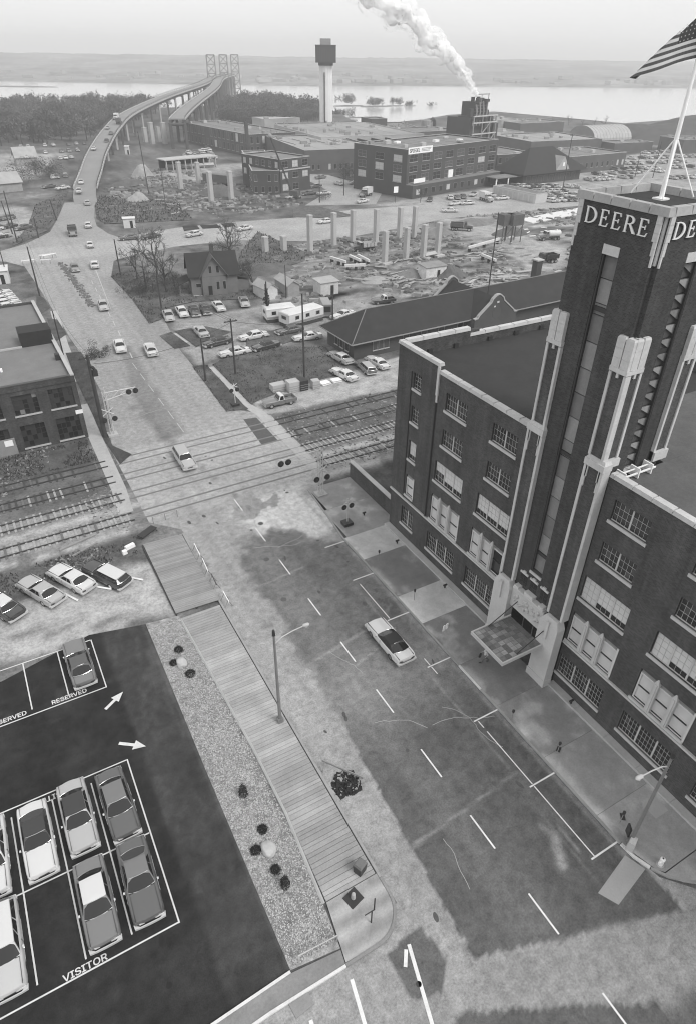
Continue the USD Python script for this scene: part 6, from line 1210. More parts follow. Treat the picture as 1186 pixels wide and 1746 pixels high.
block('metal_store', 'grey block near the shore, right of two', (336.36, 370.44), (374.77, 370.65), 26, 7.23, None, wall=BR4, roof=ROOFGREY, seed=19)
block('metal_store', 'dark low block at the right edge behind the flagpole', (358.76, 264.34), (385.48, 258.25), 20, 6.75, None, wall=BR4, seed=20)
block('metal_store', 'pale low shed between plant and shore', (290.89, 340.41), (310.89, 338.47), 22, 6.00, None, wall=PALE, seed=21)
def heap(name, label, cx, cy, rx, ry, h, mat, seed, n=40, kind=None, cat='heap', flatn=1.6):
    q = np.linspace(-1, 1, n); X, Y = np.meshgrid(q, q); d = np.hypot(X, Y)
    wx, wy = X * rx + cx, Y * ry + cy
    z = h * np.clip(1 - d ** flatn, 0, 1) * (0.55 + 0.9 * fbm2(wx, wy, max(rx, ry) / 2.2, seed, 4)) + 0.12 * h * (fbm2(wx, wy, max(rx, ry) / 9, seed + 1, 3) - 0.5) - 0.06 * h
    V = np.stack([wx.ravel(), wy.ravel(), z.ravel()], 1); f = np.array([(j * n + i, j * n + i + 1, (j + 1) * n + i + 1, (j + 1) * n + i) for j in range(n - 1) for i in range(n - 1)])
    return one(name, MB().add(V, f), mat, label, cat, kind=kind)
COAL = M('coal', 0.06, 0.4, 0.2, 2, 0.95)
hh = (426.83, 321.99); heap('coal_heap', 'long dark coal heap on the shore at the right edge', hh[0] + 30, hh[1], 95, 40, 13, COAL, 201)
hh = (402.45, 332.01); heap('coal_heap', 'smaller coal heap left of the long one', hh[0], hh[1], 45, 30, 9, COAL, 203)

# houses at the left by the bank
gable('house', 'small house with pale grey roof below the woods', (32.77, 359.39), (41.69, 359.43), 10, 3.5, 7, M('grey_boards', 0.25), SHINGP, 'x', over=0.5)
gable('house', 'low house with pale roof at the left edge by the track', (16.01, 290.86), (26.59, 292.62), 9, 3.2, 6, M('grey_boards', 0.25), SHINGP, 'x', over=0.5)
hut('white roofed kiosk at the left edge behind the warehouse', (4.01, 169.37), (7.87, 168.93), 4, 2.8, TRW, TRW)
for k, (x, y) in enumerate(((-4, 508), (4, 516), (12, 523), (20, 530), (-2, 526))): pass
# ---------------------------------------------------------------- street furniture, poles, people
def pole(c, h, label, arms=1, r=0.17, lean=0.0, rz=0.0, wires=True):
    t = thing('utility_pole', label, 'utility pole', (c[0], c[1], 0), rz)
    MB().tube([(0, 0, 0), (lean * 0.5, 0, h * 0.5), (lean, 0, h)], [r, r * 0.85, r * 0.65], 8).build(t, 'pole', POLE, smooth=50)
    for k in range(arms):
        MB().box(lean - 1.1, lean + 1.1, -0.06, 0.06, h - 0.5 - k * 0.9, h - 0.36 - k * 0.9).build(t, 'crossarm', POLE)
        for x in (-0.9, -0.4, 0.4, 0.9): MB().tube([(lean + x, 0, h - 0.36 - k * 0.9), (lean + x, 0, h - 0.2 - k * 0.9)], 0.05, 5).build(t, 'insulator', BLACK)
    return t
poles = [((12.22, 155.98), 10.2, 'tall pole at the left kerb by the farther grass plot', 0), ((14.12, 207.73), 13.1, 'tallest pole at the left edge by the bridge road bank', 0), ((10.41, 85.70), 11.9, 'thick black pole with cable box beside the brick warehouse path', 1), ((28.83, 97.04), 7.2, 'short pole with white band on the grass strip at the crossing', 0),
         ((33.95, 96.98), 9.5, 'pole at the corner of the vacant lot', 1), ((43.12, 90.00), 14.0, 'tall pole standing in the vacant lot', 0), ((58.69, 109.25), 6.8, 'short pole behind the depot end', 0), ((32.79, 135.26), 7.2, 'pole below the house by the parked row', 1), ((31.36, 163.90), 8.2, 'pole with signal box at the wide junction', 0), ((10.67, 119.26), 7.7, 'slim pole beside the warehouse roof', 0),
         ((84.70, 95.72), 21.0, 'very tall thin mast in front of the depot gable', 0), ((49.67, 119.63), 7.5, 'shaggy ivy-dark pole left of the trailers', 0), ((50.17, 121.35), 6.5, 'thin pole beside the ivy-dark pole', 0), ((58.80, 130.67), 7.0, 'thin pole beside the grey shed', 0), ((28.72, 234.22), 6.0, 'pale slanting pole on the grassy bank, upper', 0), ((20.21, 212.35), 5.5, 'pale pole on the grassy bank, lower', 0),
         ((7.68, 171.63), 7.6, 'slim pole at the left edge near the white kiosk', 0), ((14.30, 219.27), 9.0, 'second leaning pole beside the tallest one', 0), ((115.58, 224.64), 8.4, 'pole on the weedy island by the offices', 0), ((130.00, 233.04), 7.0, 'pole at the branch street edge', 0), ((207.80, 200.39), 20.0, 'tall pole in the car lot by the tower edge', 1), ((273.55, 212.34), 14.0, 'pole in the far right car lot', 0), ((270.35, 219.22), 9.0, 'short dark pole in the far right car lot', 0),
         ((62.92, 232.82), 15.0, 'long thin pole in the rough grass right of the bridge road', 0), ((66.53, 267.03), 20.0, 'dark slanting derrick pole near the bridge piers', 0)]
for c, h, lab, arms in poles: pole(c, h, lab, arms, lean=-0.7 if 'slanting' in lab or 'leaning' in lab else 0.0, r=0.3 if 'thick' in lab else (0.13 if 'thin' in lab or 'slim' in lab else 0.18))
MBW = MB()
def wire(a, b, sag):
    q = np.linspace(0, 1, 13)[:, None]; p = np.array(a) * (1 - q) + np.array(b) * q; p[:, 2] -= sag * 4 * (q * (1 - q))[:, 0]
    return p
cab = MB().tube([(10.4, 85.6, 10.4), (10.8, 85.7, 10.1), (11.1, 85.6, 9.4)], 0.22, 6).box(10.6, 11.2, 85.3, 85.8, 9.0, 9.8)
one('cable_box', cab, BLACK, 'bundle of cable boxes hung on the thick black pole', 'cable box')
pts_ = [(10.4, 85.7, 10.6), (34.0, 97.0, 8.9)]
one('overhead_cable', MB().tube(wire(pts_[0], pts_[1], 1.2), 0.03, 4), BLACK, 'black cable crossing the street above the white cars', 'cable')
one('overhead_cable', MB().tube(wire((34, 97, 9.1), (43.1, 90, 9.5), 0.4), 0.025, 4).tube(wire((34, 97, 9.1), (32.8, 135, 6.9), 0.8), 0.025, 4), BLACK, 'cables running from the vacant lot pole to its neighbours', 'cable')
for k, (a, b, s_) in enumerate((((10.4, 85.7, 11.2), (10.7, 119.3, 7.4), .7), ((10.7, 119.3, 7.4), (12.2, 156, 9.9), .8), ((12.2, 156, 9.9), (14.1, 207.7, 12.6), 1.0), ((34, 97, 9.3), (31.4, 163.9, 7.9), 1.4))): one('overhead_cable', MB().tube(wire(a, b, s_), 0.022, 4).tube(wire(np.add(a, (.6, 0, .1)), np.add(b, (.6, 0, .1)), s_ * 1.1), 0.022, 4), BLACK, ['cable pair from the thick black pole past the warehouse roof', 'cable pair between the two grass plot poles', 'cable pair reaching the tallest left pole', 'cable pair from the vacant lot to the wide junction'][k], 'cable')
tr = thing('ivy', 'dark ivy clinging to the pole left of the trailers', 'ivy', (*(49.67, 119.63), 0)); r_ = np.random.default_rng(31); mb = MB()
for k in range(260):
    a, z = r_.uniform(0, 6.3), r_.uniform(0.3, 6.2); q = 0.5 + 0.25 * math.sin(z * 2); mb.obox((q * math.cos(a) * r_.random(), q * math.sin(a) * r_.random(), z), (0.28, 0.05, 0.22), r_.uniform(0, 3))
mb.build(tr, 'leaves', M('ivy_leaf', 0.035, 0.4, 3, 9))

# street lamps
def lamp(c, toward, label, h=9.7):
    t = thing('street_lamp', label, 'street lamp', (c[0], c[1], 0.14), math.atan2(toward[1], toward[0])); G1 = M('lamp_post_paint', 0.16, 0.2, 1, 8, 0.5)
    MB().tube([(0, 0, 0), (0, 0, h * 0.5), (0, 0, h)], [0.14, 0.11, 0.085], 10).build(t, 'post', G1, smooth=50); MB().box(-0.22, 0.22, -0.22, 0.22, 0, 0.45).build(t, 'base', G1)
    MB().tube([(0, 0, h - 0.9), (0.6, 0, h - 0.5), (1.5, 0, h - 0.3), (2.45, 0, h - 0.25)], 0.045, 8).build(t, 'arm', M('lamp_arm_paint', 0.38))
    MB().tube([(2.3, 0, h - 0.22), (2.4, 0, h - 0.22), (2.75, 0, h - 0.25), (2.85, 0, h - 0.27)], [0.05, 0.14, 0.14, 0.05], 10).build(t, 'lamp_head', M('lamp_arm_paint', 0.38), smooth=50); MB().tube([(2.6, 0, h - 0.37), (2.6, 0, h - 0.44)], [0.13, 0.08], 10).build(t, 'lens', plain('lamp_glass', .5, .15))
    MB().tube([(0, 0, h), (0, 0, h + 0.5)], [0.13, 0.1], 8).build(t, 'cap', BLACK)
lamp((11.94, 31.18), (1, 0.02), 'street lamp at the edge of the plank walk, arm over the street'); lamp((28.59, 10.69), (-1, 0.05), 'street lamp on the sidewalk corner before the brick wall')

# railway crossing signals on both sides
SIGW = M('signal_white', 0.45, 0.15, 2, 9, 0.5)
def crossing(c, label, arm, side):
    t = thing('crossing_signal', label, 'railway signal', (c[0], c[1], 0)); H = 6.4
    for dx, dy in ((0, 0), (0.45, 0), (0, 0.45), (0.45, 0.45)): MB().tube([(dx, dy, 0), (dx, dy, H)], 0.045, 6).build(t, 'mast_leg', SIGW)
    for k in range(9):
        z = 0.3 + k * 0.7; MB().bar((0, 0, z), (0.45, 0, z + 0.5), 0.035).bar((0, 0.45, z), (0, 0, z + 0.5), 0.035).build(t, 'mast_brace', SIGW)
    s_ = side
    MB().bar((0.2, 0, H), (s_ * arm, 0, H), 0.08).build(t, 'arm_beam', SIGW); MB().bar((0.2, 0, H - 1.1), (s_ * arm, 0, H - 0.35), 0.08).build(t, 'arm_beam', SIGW)
    for k in range(4): MB().bar((s_ * arm * k / 4, 0, H - 1.1 + 0.75 * k / 4), (s_ * arm * (k + 1) / 4, 0, H), 0.04).build(t, 'arm_brace', SIGW)
    for x, z, y in ((s_ * (arm - 0.1), H - 0.45, -0.1), (s_ * (arm - 1.0), H - 0.45, -0.1), (-0.5, 2.6, -0.2), (0.9, 2.6, -0.2)):
        l = thing('flasher', parent=t); MB().tube([(x, y, z), (x, y - 0.06, z)], 0.38, 14).build(l, 'target', BLACK); MB().tube([(x, y - 0.06, z), (x, y - 0.28, z)], 0.13, 10).build(l, 'hood', BLACK)
    MB().bar((-0.55, -0.12, 3.2), (0.95, -0.12, 4.2), 0.09).bar((-0.55, -0.13, 4.2), (0.95, -0.13, 3.2), 0.09).build(t, 'crossbuck', SIGW); MB().box(-0.4, 0.9, -0.4, 0.9, 0, 0.25).build(t, 'footing', CONC)
crossing((11.2, 85.6), 'white lattice crossing signal west of the street, arm over the lanes', 4.4, 1); crossing((29.7, 58.6), 'white lattice crossing signal by the yard wall, arm over the lanes', 5.0, -1)
def small_signal(c, label):
    t = thing('crossing_signal', label, 'railway signal', (c[0], c[1], 0)); MB().tube([(0, 0, 0), (0, 0, 3.6)], 0.06, 8).build(t, 'mast', SIGW)
    for x in (-0.45, 0.45):
        l = thing('flasher', parent=t); MB().tube([(x, -0.05, 2.6), (x, -0.1, 2.6)], 0.32, 14).build(l, 'target', BLACK); MB().tube([(x, -0.1, 2.6), (x, -0.3, 2.6)], 0.12, 8).build(l, 'hood', BLACK)
    MB().bar((-0.5, -0.05, 3.0), (0.5, -0.05, 3.6), 0.08).bar((-0.5, -0.06, 3.6), (0.5, -0.06, 3.0), 0.08).build(t, 'crossbuck', SIGW); MB().box(-0.6, 0.5, -0.5, 0.5, 0, 0.5).build(t, 'case', BLACK)
small_signal((29.72, 51.89), 'short crossing signal with twin black discs on the sidewalk end'); small_signal((29.78, 86.35), 'short crossing signal on the grass strip beside the street')
one('striped_mast', MB().tube([(0, 0, 0), (0, 0, 6)], 0.06, 6).move((11.9, 88.5, 0)), SIGW, 'thin white mast beside the west crossing signal', 'mast')

# excavation, barricades, corner furniture
hx_, hy_ = (13.92, 23.94)
one('broken_asphalt', MB().prism(jag([(hx_ - .95, hy_ - .8), (hx_ + .75, hy_ - 1.0), (hx_ + 1.0, hy_ + .7), (hx_ - .1, hy_ + 1.15), (hx_ - .9, hy_ + .6)], .14, .25, 3), 0.0, 0.03), M('asphalt_lumps', 0.02, 0.5, 3, 9), 'ragged dark patch of dug up asphalt in the street by the west kerb', 'patch')
r_ = np.random.default_rng(9); mb = MB(); mb2 = MB()
for k in range(190):
    q, a = 0.98 * math.sqrt(r_.random()), r_.uniform(0, 6.3); s_ = r_.uniform(0.06, 0.3); (mb2 if r_.random() < .22 else mb).obox((hx_ + q * math.cos(a), hy_ + q * math.sin(a), 0.06 + .3 * (1 - q) * r_.random()), (s_ * 1.3, s_ * 0.8, s_ * 0.6), r_.uniform(0, 3), s_ * 0.15)
one('asphalt_lumps', mb, M('asphalt_lumps', 0.02), 'dark loose lumps on the dug up patch by the west kerb', 'rubble', kind='stuff'); one('asphalt_lumps', mb2, M('litter_grey', .24, .4), 'grey loose lumps on the dug up patch by the west kerb', 'rubble', kind='stuff')
def sawhorse(a, b, label, h=1.0, mat=None):
    L, rz = frame_of(a, b); t = thing('barricade', label, 'barricade', (*a[:2], 0.02), rz)
    MB().box(0, L, -0.03, 0.03, h - 0.2, h).build(t, 'board', mat or WHITE)
    for x in (0.25, L - 0.25):
        for s_ in (-1, 1): MB().bar((x, 0, h - 0.1), (x, s_ * 0.4, 0), 0.06).build(t, 'leg', STEEL)
sawhorse((13.02, 26.03), (14.95, 23.31), 'low barricade rail leaning over the black asphalt heap', 0.9, STEEL)
for k, (a, b) in enumerate((((13.14, 55.69), (13.04, 53.50)), ((13.07, 52.83), (12.89, 50.71)), ((13.05, 50.11), (12.97, 48.35)), ((13.16, 47.08), (13.13, 45.41)))): sawhorse(a, b, ['barricade at the upper end of the plank ramp kerb', 'second barricade down the plank ramp kerb', 'dark third barricade beside the plank ramp', 'barricade nearest the foot of the plank ramp'][k], 0.95, M('barricade_dark', 0.08) if k == 2 else WHITE)
sawhorse((16.82, 187.20), (20.22, 187.41), 'white road barrier at the closed lane, left of two', 1.2); sawhorse((16.48, 183.03), (18.86, 182.44), 'white road barrier set behind the left one', 1.1); sawhorse((17.51, 186.23), (20.97, 187.68), 'white road barrier at the closed lane, right of two', 1.2)
sawhorse((12.27, 183.94), (15.54, 184.11), 'white road barrier at the left lane edge', 1.1)
fb = thing('fallen_board', 'black sign board lying propped at the head of the plank ramp', 'board', (*(9.42, 60.78), 0.1), 0.55); MB().obox((0, 0, 0.35), (2.2, 0.9, 0.08), 0.0).build(fb, 'panel', BLACK); MB().bar((-0.9, 0.3, 0.3), (-1.2, 0.4, 0.0), 0.08).bar((0.9, -0.3, 0.3), (1.0, -0.5, 0), 0.08).build(fb, 'leg', BLACK)
fr_ = thing('guard_rail', 'thin rail fence across the head of the plank ramp', 'fence', (*(10.57, 62.53), 0)); MB().bar((0, 0, 0.9), (2.8, 0.1, 0.9), 0.06).build(fr_, 'rail', STEEL)
for x in (0, 1.4, 2.8): MB().bar((x, 0.03 * x, 0), (x, 0.03 * x, 0.9), 0.06).build(fr_, 'post', STEEL)
one('concrete_block', MB().obox((*(7.14, 59.41), 0.2), (1.1, 0.45, 0.4), 0.3, 0.04), WHITE, 'white concrete block at the gravel lot corner, the longer', 'block'); one('concrete_block', MB().obox((*(6.40, 58.67), 0.2), (0.5, 0.45, 0.4), 0.2, 0.04), WHITE, 'white concrete block at the gravel lot corner, the shorter', 'block')
one('timber', MB().obox((*(2.40, 62.92), 0.1), (4.0, 0.2, 0.15), 0.25).obox((*(2.82, 61.30), 0.1), (3.0, 0.2, 0.15), 0.4), M('grey_timber', 0.22), 'grey timbers lying on the dark bank by the lot', 'timber')
for k, (a, b) in enumerate((((8.6, 21), (0, 0)),)): pass
for k, (a, b) in enumerate((((5.75, 54.60), (6.93, 53.44)), ((2.09, 55.08), (3.86, 53.52)), ((-0.36, 55.14), (0.60, 53.47)))): sawl = MB().bar((*a, 0.12), (*b, 0.12), 0.16); one('wheel_stop', sawl, WHITE, ['pale wheel stop right of the dark wagon', 'pale wheel stop between white coupe and wagon', 'pale wheel stop beside the silver coupe'][k], 'wheel stop')
tb = thing('litter_bin', 'dark litter bin on the corner pavement, standing', 'bin', (*(11.62, 18.02), 0.14), 0.4); MB().loft([np.array([(-.32, -.28, 0), (.32, -.28, 0), (.32, .28, 0), (-.32, .28, 0)]), np.array([(-.36, -.32, .85), (.36, -.32, .85), (.36, .32, .85), (-.36, .32, .85)])]).build(tb, 'body', M('bin_paint', 0.05)); MB().obox((0, 0, .92), (.72, .64, .14), 0, .08).build(tb, 'lid', M('bin_lid', 0.13))
pg_ = thing('planter', 'square black planter pit with a pale stump on the corner pavement', 'planter', (*(10.40, 16.75), 0.14), 0.25); MB().box(-.5, .5, -.45, .45, 0, .06).build(pg_, 'grate', BLACK); MB().tube([(0, 0, .06), (0, 0, .55), (0, 0, .7)], [.15, .13, .05], 10).build(pg_, 'stump', CONC)
ss = thing('sign_post', 'thin sign post with bracket on the corner pavement', 'sign', (*(10.66, 15.00), 0.14)); MB().tube([(0, 0, 0), (0, 0, 1.5)], 0.045, 8).tube([(0.15, 0, 1.5), (0.15, 0, 2.9)], 0.045, 8).build(ss, 'post', POLE); MB().bar((-0.5, 0, 1.5), (0.2, 0, 1.5), 0.05).build(ss, 'bracket', POLE)
rl = thing('guard_rail', 'low pale rail fence across the foot of the gravel bed', 'fence', (*(5.87, 15.31), 0.03), math.atan2((8.39, 15.15)[1] - (5.87, 15.31)[1], (8.39, 15.15)[0] - (5.87, 15.31)[0])); Lr = math.dist((8.39, 15.15), (5.87, 15.31))
MB().bar((0, 0, 0.75), (Lr, 0, 0.75), 0.06).build(rl, 'rail', CONC)
for x in (0, Lr / 2, Lr): MB().bar((x, 0, 0), (x, 0, 0.75), 0.06).build(rl, 'post', CONC)
one('access_cover', MB().box(0, 1.2, 0, 0.9, 0.02, 0.07).move((*(4.53, 12.84), 0), 0.1), STEEL, 'rectangular metal cover beside the south walk', 'cover')
# parking meters, standpipes, hydrant
for k, (c, lab) in enumerate((((29.26, 37.81), 'parking meter on the pale slab'), ((29.39, 44.60), 'parking meter on the dark slab'), ((28.12, 22.26), 'parking meter on the kerb opposite the bay corner'), ((29.23, 18.27), 'parking meter on the kerb near the second bay line'), ((29.13, 12.04), 'parking meter nearest the corner lamp'))):
    t = thing('parking_meter', lab, 'parking meter', (c[0], c[1], 0.13)); MB().tube([(0, 0, 0), (0, 0, 1.1)], 0.03, 6).build(t, 'post', STEEL); MB().tube([(0, 0, 1.05), (0, 0, 1.2), (0, 0, 1.38), (0, 0, 1.45)], [.05, .11, .11, .04], 8).build(t, 'head', BLACK)
for k, c in enumerate(((32.60, 46.04), (32.86, 37.69), (33.50, 21.14), (32.24, 52.49))):
    t = thing('standpipe', ['standpipe on the wall ledge before the dark slab', 'standpipe on the wall ledge before the pale slab', 'standpipe on the wall ledge right of the entrance', 'standpipe on the sidewalk by the crossing'][k], 'standpipe', (c[0], c[1], 0.3 if k < 3 else 0.13)); MB().tube([(0, 0, 0), (0, 0, .4)], .08, 8).build(t, 'pipe', BLACK); MB().tube([(-.2, 0, .36), (.2, 0, .36)], .1, 8).build(t, 'inlet', BLACK)
ws = thing('notice_stand', 'pair of small white boards standing at the kerb near the entrance', 'sign', (*(29.21, 32.71), 0.13), 0.2)
for x in (-0.2, 0.2): MB().box(x - .14, x + .14, -.03, .03, .5, 1.15).build(ws, 'board', WHITE); MB().bar((x, 0.05, 0), (x, 0.05, .6), .04).build(ws, 'leg', STEEL)
hy = thing('fire_hydrant', 'white fire hydrant on the corner sidewalk', 'fire hydrant', (*(29.24, 8.71), 0.13)); MB().tube([(0, 0, 0), (0, 0, .55), (0, 0, .68), (0, 0, .74)], [.16, .15, .17, .06], 12).build(hy, 'barrel', WHITE, smooth=40); MB().tube([(-.27, 0, .45), (.27, 0, .45)], .08, 8).build(hy, 'outlet', WHITE); MB().tube([(0, 0, .74), (0, 0, .8)], .05, 6).build(hy, 'nut', BLACK); MB().tube([(0, 0, 0), (0, 0, .04)], .26, 12).build(hy, 'flange', CONC)
mbx = thing('control_box', 'pale control box with dark flap at the foot of the corner lamp', 'box', (*(28.40, 10.47), 0.13), 0.4); MB().obox((0, 0, .45), (.75, .5, .9), 0, .05).build(mbx, 'cabinet', M('cabinet', 0.4)); MB().obox((.5, .5, .9), (.5, .12, .9), .6).build(mbx, 'sign', BLACK)
one('leaf_litter', MB().obox((*(29.61, 18.48), .16), (.5, .3, .03), .5).obox((*(29.65, 12.24), .16), (.5, .3, .03), .9), BLACK, 'dark scraps lying on the sidewalk', 'litter', kind='stuff')

# person walking to the entrance, carrying a bag
pc = (30.23, 28.19)
pe = thing('person', 'person in light shirt and dark trousers walking, holding a dark bag', 'person', (pc[0], pc[1], 0.13), 2.6)
J = {'hipL': (0, .09, .92), 'hipR': (0, -.09, .92), 'kneeL': (.22, .1, .5), 'kneeR': (-.04, -.1, .49), 'ankL': (.3, .1, .08), 'ankR': (-.36, -.1, .15), 'toeL': (.5, .11, .05), 'toeR': (-.2, -.11, .04), 'pel': (0, 0, .98), 'chest': (.03, 0, 1.32), 'neck': (.04, 0, 1.5), 'head': (.07, 0, 1.66), 'shL': (.02, .19, 1.43), 'shR': (.02, -.19, 1.43), 'elL': (-.1, .25, 1.15), 'elR': (.12, -.25, 1.16), 'wrL': (.06, .28, .93), 'wrR': (.33, -.26, 1.0)}
def hull(a, ra, b, rb): return m3.Manifold.batch_hull([m3.Manifold.sphere(ra, 12).translate(J[a]), m3.Manifold.sphere(rb, 12).translate(J[b])])
bones = [('hipL', .1, 'kneeL', .065), ('hipR', .1, 'kneeR', .065), ('kneeL', .062, 'ankL', .042), ('kneeR', .062, 'ankR', .042), ('ankL', .045, 'toeL', .035), ('ankR', .045, 'toeR', .035), ('hipL', .11, 'pel', .12), ('hipR', .11, 'pel', .12), ('pel', .14, 'chest', .15), ('chest', .14, 'neck', .06), ('neck', .055, 'head', .07), ('shL', .065, 'chest', .13), ('shR', .065, 'chest', .13), ('shL', .058, 'elL', .043), ('shR', .058, 'elR', .043), ('elL', .042, 'wrL', .03), ('elR', .042, 'wrR', .03)]
body = m3.Manifold.sphere(.105, 16).scale((1.05, .85, 1.2)).translate(J['head'])
for b_ in bones: body = body + hull(*b_)
for w_, e_ in (('wrL', 'elL'), ('wrR', 'elR')):
    p_ = np.array(J[w_]); d_ = p_ - J[e_]; d_ /= np.linalg.norm(d_); palm = p_ + d_ * .07
    body = body + m3.Manifold.batch_hull([m3.Manifold.sphere(.03, 8).translate(p_), m3.Manifold.sphere(.036, 8).translate(palm)])
    for k in range(4):
        o = np.array([.012 * (k - 1.5), .008 * (k - 1.5), 0]); body = body + m3.Manifold.batch_hull([m3.Manifold.sphere(.011, 6).translate(palm + o), m3.Manifold.sphere(.009, 6).translate(palm + o * 1.5 + d_ * (.075 - .006 * abs(k - 1.3)) + [0, 0, -.012])])
    body = body + m3.Manifold.batch_hull([m3.Manifold.sphere(.012, 6).translate(p_ + d_ * .03), m3.Manifold.sphere(.01, 6).translate(palm + [.04, 0, 0])])
body = body + m3.Manifold.sphere(.02, 6).translate((.185, 0, 1.65))
tm_ = body.to_mesh(); bt = trimesh.Trimesh(tm_.vert_properties[:, :3], tm_.tri_verts)
MB().tm(bt).build(pe, 'body', plain('skin', 0.28, 0.6), smooth=60)
def cloth(bs, grow, name, mat):
    m_ = None
    for a, ra, b, rb in bs: h_ = hull(a, ra + grow, b, rb + grow); m_ = h_ if m_ is None else m_ + h_
    MB().man(m_).build(pe, name, mat, smooth=60)
cloth([b_ for b_ in bones if b_[0] in ('chest', 'shL', 'shR') and b_[2] != 'neck'] + [('pel', .14, 'chest', .15), ('elL', .043, 'shL', .058), ('elR', .043, 'shR', .058)], .014, 'shirt', M('shirt_cloth', 0.5, 0.1))
cloth([b_ for b_ in bones if b_[0] in ('hipL', 'hipR', 'kneeL', 'kneeR')], .016, 'trousers', M('trouser_cloth', 0.12, 0.1)); cloth([('ankL', .045, 'toeL', .035), ('ankR', .045, 'toeR', .035)], .012, 'shoes', BLACK)
MB().tm(trimesh.creation.icosphere(2, .118)).move((J['head'][0] - .02, 0, J['head'][2] + .035)).build(pe, 'hair', plain('hair', 0.02, 0.7))
one('handbag', MB().obox((pc[0] - .30, pc[1] + .38, .13 + .72), (.34, .16, .36), 0.5, .03), BLACK, 'dark bag held in the walking person\'s hand', 'bag')

# shrubs and boulders of the gravel bed
LEAF = M('shrub_leaf', 0.022, 0.5, 4, 14, 0.8)
def shrub(c, r, label, seed, upright=False):
    g_ = np.random.default_rng(seed); t = thing('shrub', label, 'shrub', (c[0], c[1], 0.05)); mb = MB()
    for k in range(700):
        d = g_.normal(size=3); d /= np.linalg.norm(d); d[2] = abs(d[2]); q = r * (0.55 + 0.45 * g_.random() ** 0.4) * (1 + 0.1 * g_.normal())
        p = d * q * ([0.55, 0.55, 2.2] if upright else [1, 1, 0.9]); s_ = g_.uniform(0.03, 0.07); a, b = g_.normal(size=3), g_.normal(size=3); a /= np.linalg.norm(a); b = np.cross(a, b / np.linalg.norm(b)); mb.add([p - a * s_, p + b * s_ * .6, p + a * s_, p - b * s_ * .6], [(0, 1, 2, 3)])
    mb.build(t, 'foliage', LEAF); MB().tube([(0, 0, 0), (0, 0, r)], 0.03, 5).build(t, 'stem', POLE)
for k, (c, r, lab, up) in enumerate((((7.19, 42.49), .42, 'round dark shrub uppermost in the gravel bed', 0), ((6.37, 41.23), .38, 'round dark shrub left of the upper boulder', 0), ((7.22, 39.33), .46, 'round dark shrub below the upper boulder', 0), ((7.02, 26.70), .6, 'tall ragged shrub halfway down the gravel bed', 1), ((7.19, 23.68), .36, 'small round shrub above the lower boulder', 0), ((6.20, 22.56), .36, 'small round shrub left of the lower boulder', 0), ((6.84, 20.76), .34, 'small round shrub below the lower boulder', 0), ((6.99, 19.53), .55, 'tall ragged shrub lowest in the gravel bed', 1))): shrub(c, r, lab, 40 + k, up)
for k, (c, s_, lab) in enumerate((((6.93, 40.84), .5, 'pale boulder between the upper three shrubs'), ((7.00, 22.16), .55, 'pale boulder between the lower shrubs'))):
    ic = trimesh.creation.icosphere(3, 1.0); n_ = meshkit.fbm(ic.vertices * 1.3 + 5 * k, 3, 60 + k); ic.vertices *= (0.7 + 0.6 * n_)[:, None]; ic.vertices *= [s_ * .9, s_ * 1.15, s_ * .7]
    one('boulder', MB().tm(ic).move((*c, 0.2)), M('boulder_stone', 0.38, 0.2, 1.5, 8), lab, 'boulder', smooth=40)
# crates along the drive
for k, (a, b, d, h, lab, m_) in enumerate((((36.55, 87.67), (38.87, 87.67), 1.4, 1.2, 'pale grey crate left in the row by the pickup', CONC), ((38.82, 86.47), (40.66, 86.47), 1.6, 1.7, 'tall pale crate in the row by the pickup', CONC), ((40.64, 86.24), (42.00, 86.26), 1.6, 1.7, 'dark slatted crate beside the tall pale one', BLACK), ((42.75, 86.11), (43.94, 85.98), 1.2, 1.3, 'small pale crate right of the slatted one', CONC), ((44.66, 86.35), (46.25, 86.53), 1.4, .3, 'flat white slab on the drive, left', WHITE), ((46.69, 86.55), (48.29, 86.49), 1.4, .3, 'flat white slab on the drive, right', WHITE))):
    L, rz = frame_of(a, b); t = thing('crate', lab, 'crate', (*a, 0), rz); MB().box(0, L, 0, d, 0.05, h).build(t, 'box', m_)
    for j in range(1, max(2, int(h / .35))): MB().box(-.03, L + .03, -.04, -.002, j * .35 - .05, j * .35).build(t, 'batten', STEEL)
# ---------------------------------------------------------------- building yard: pillars, heaps, formwork
PIL = M('fresh_concrete', 0.35, 0.12, 0.4, 5, 0.85)
def pillar(c, h, label, w=1.15, footing=False, rz=0.25):
    t = thing('pillar', label, 'pillar', (c[0], c[1], 0), rz); MB().obox((0, 0, h / 2 - 0.15), (w, w, h - 0.3)).build(t, 'shaft', PIL); MB().obox((0, 0, h - 0.15), (w * 1.12, w * 1.12, 0.3), 0, 0.08).build(t, 'cap', PIL)
    if footing: MB().obox((0, 0, 0.2), (w * 2.6, w * 2.6, 0.5), 0, 0.05).build(t, 'footing', CONC)
ord_ = ['leftmost', 'second', 'third', 'fourth', 'fifth', 'rightmost']
for k, (c, h) in enumerate((((81.15, 163.53), 9.3), ((89.48, 165.79), 8.8), ((97.45, 169.37), 8.2), ((102.54, 165.29), 8.7), ((111.21, 166.50), 8.3), ((115.84, 165.83), 8.3))): pillar(c, h, f'tall concrete pillar, {ord_[k]} of the rear row of six')
for k, (c, h) in enumerate((((92.87, 145.12), 7.8), ((99.90, 146.05), 7.8), ((104.21, 144.54), 8.4), ((109.26, 145.34), 8.3))): pillar(c, h, f'tall concrete pillar, {["leftmost", "second", "third", "rightmost"][k]} of the front row of four', 1.15, k in (0, 2, 3))
one('footing_beam', MB().bar((*(104.48, 144.41), 0.8), (*(109.26, 145.34), 0.8), 0.9), PIL, 'concrete beam joining the two right front pillars', 'beam')
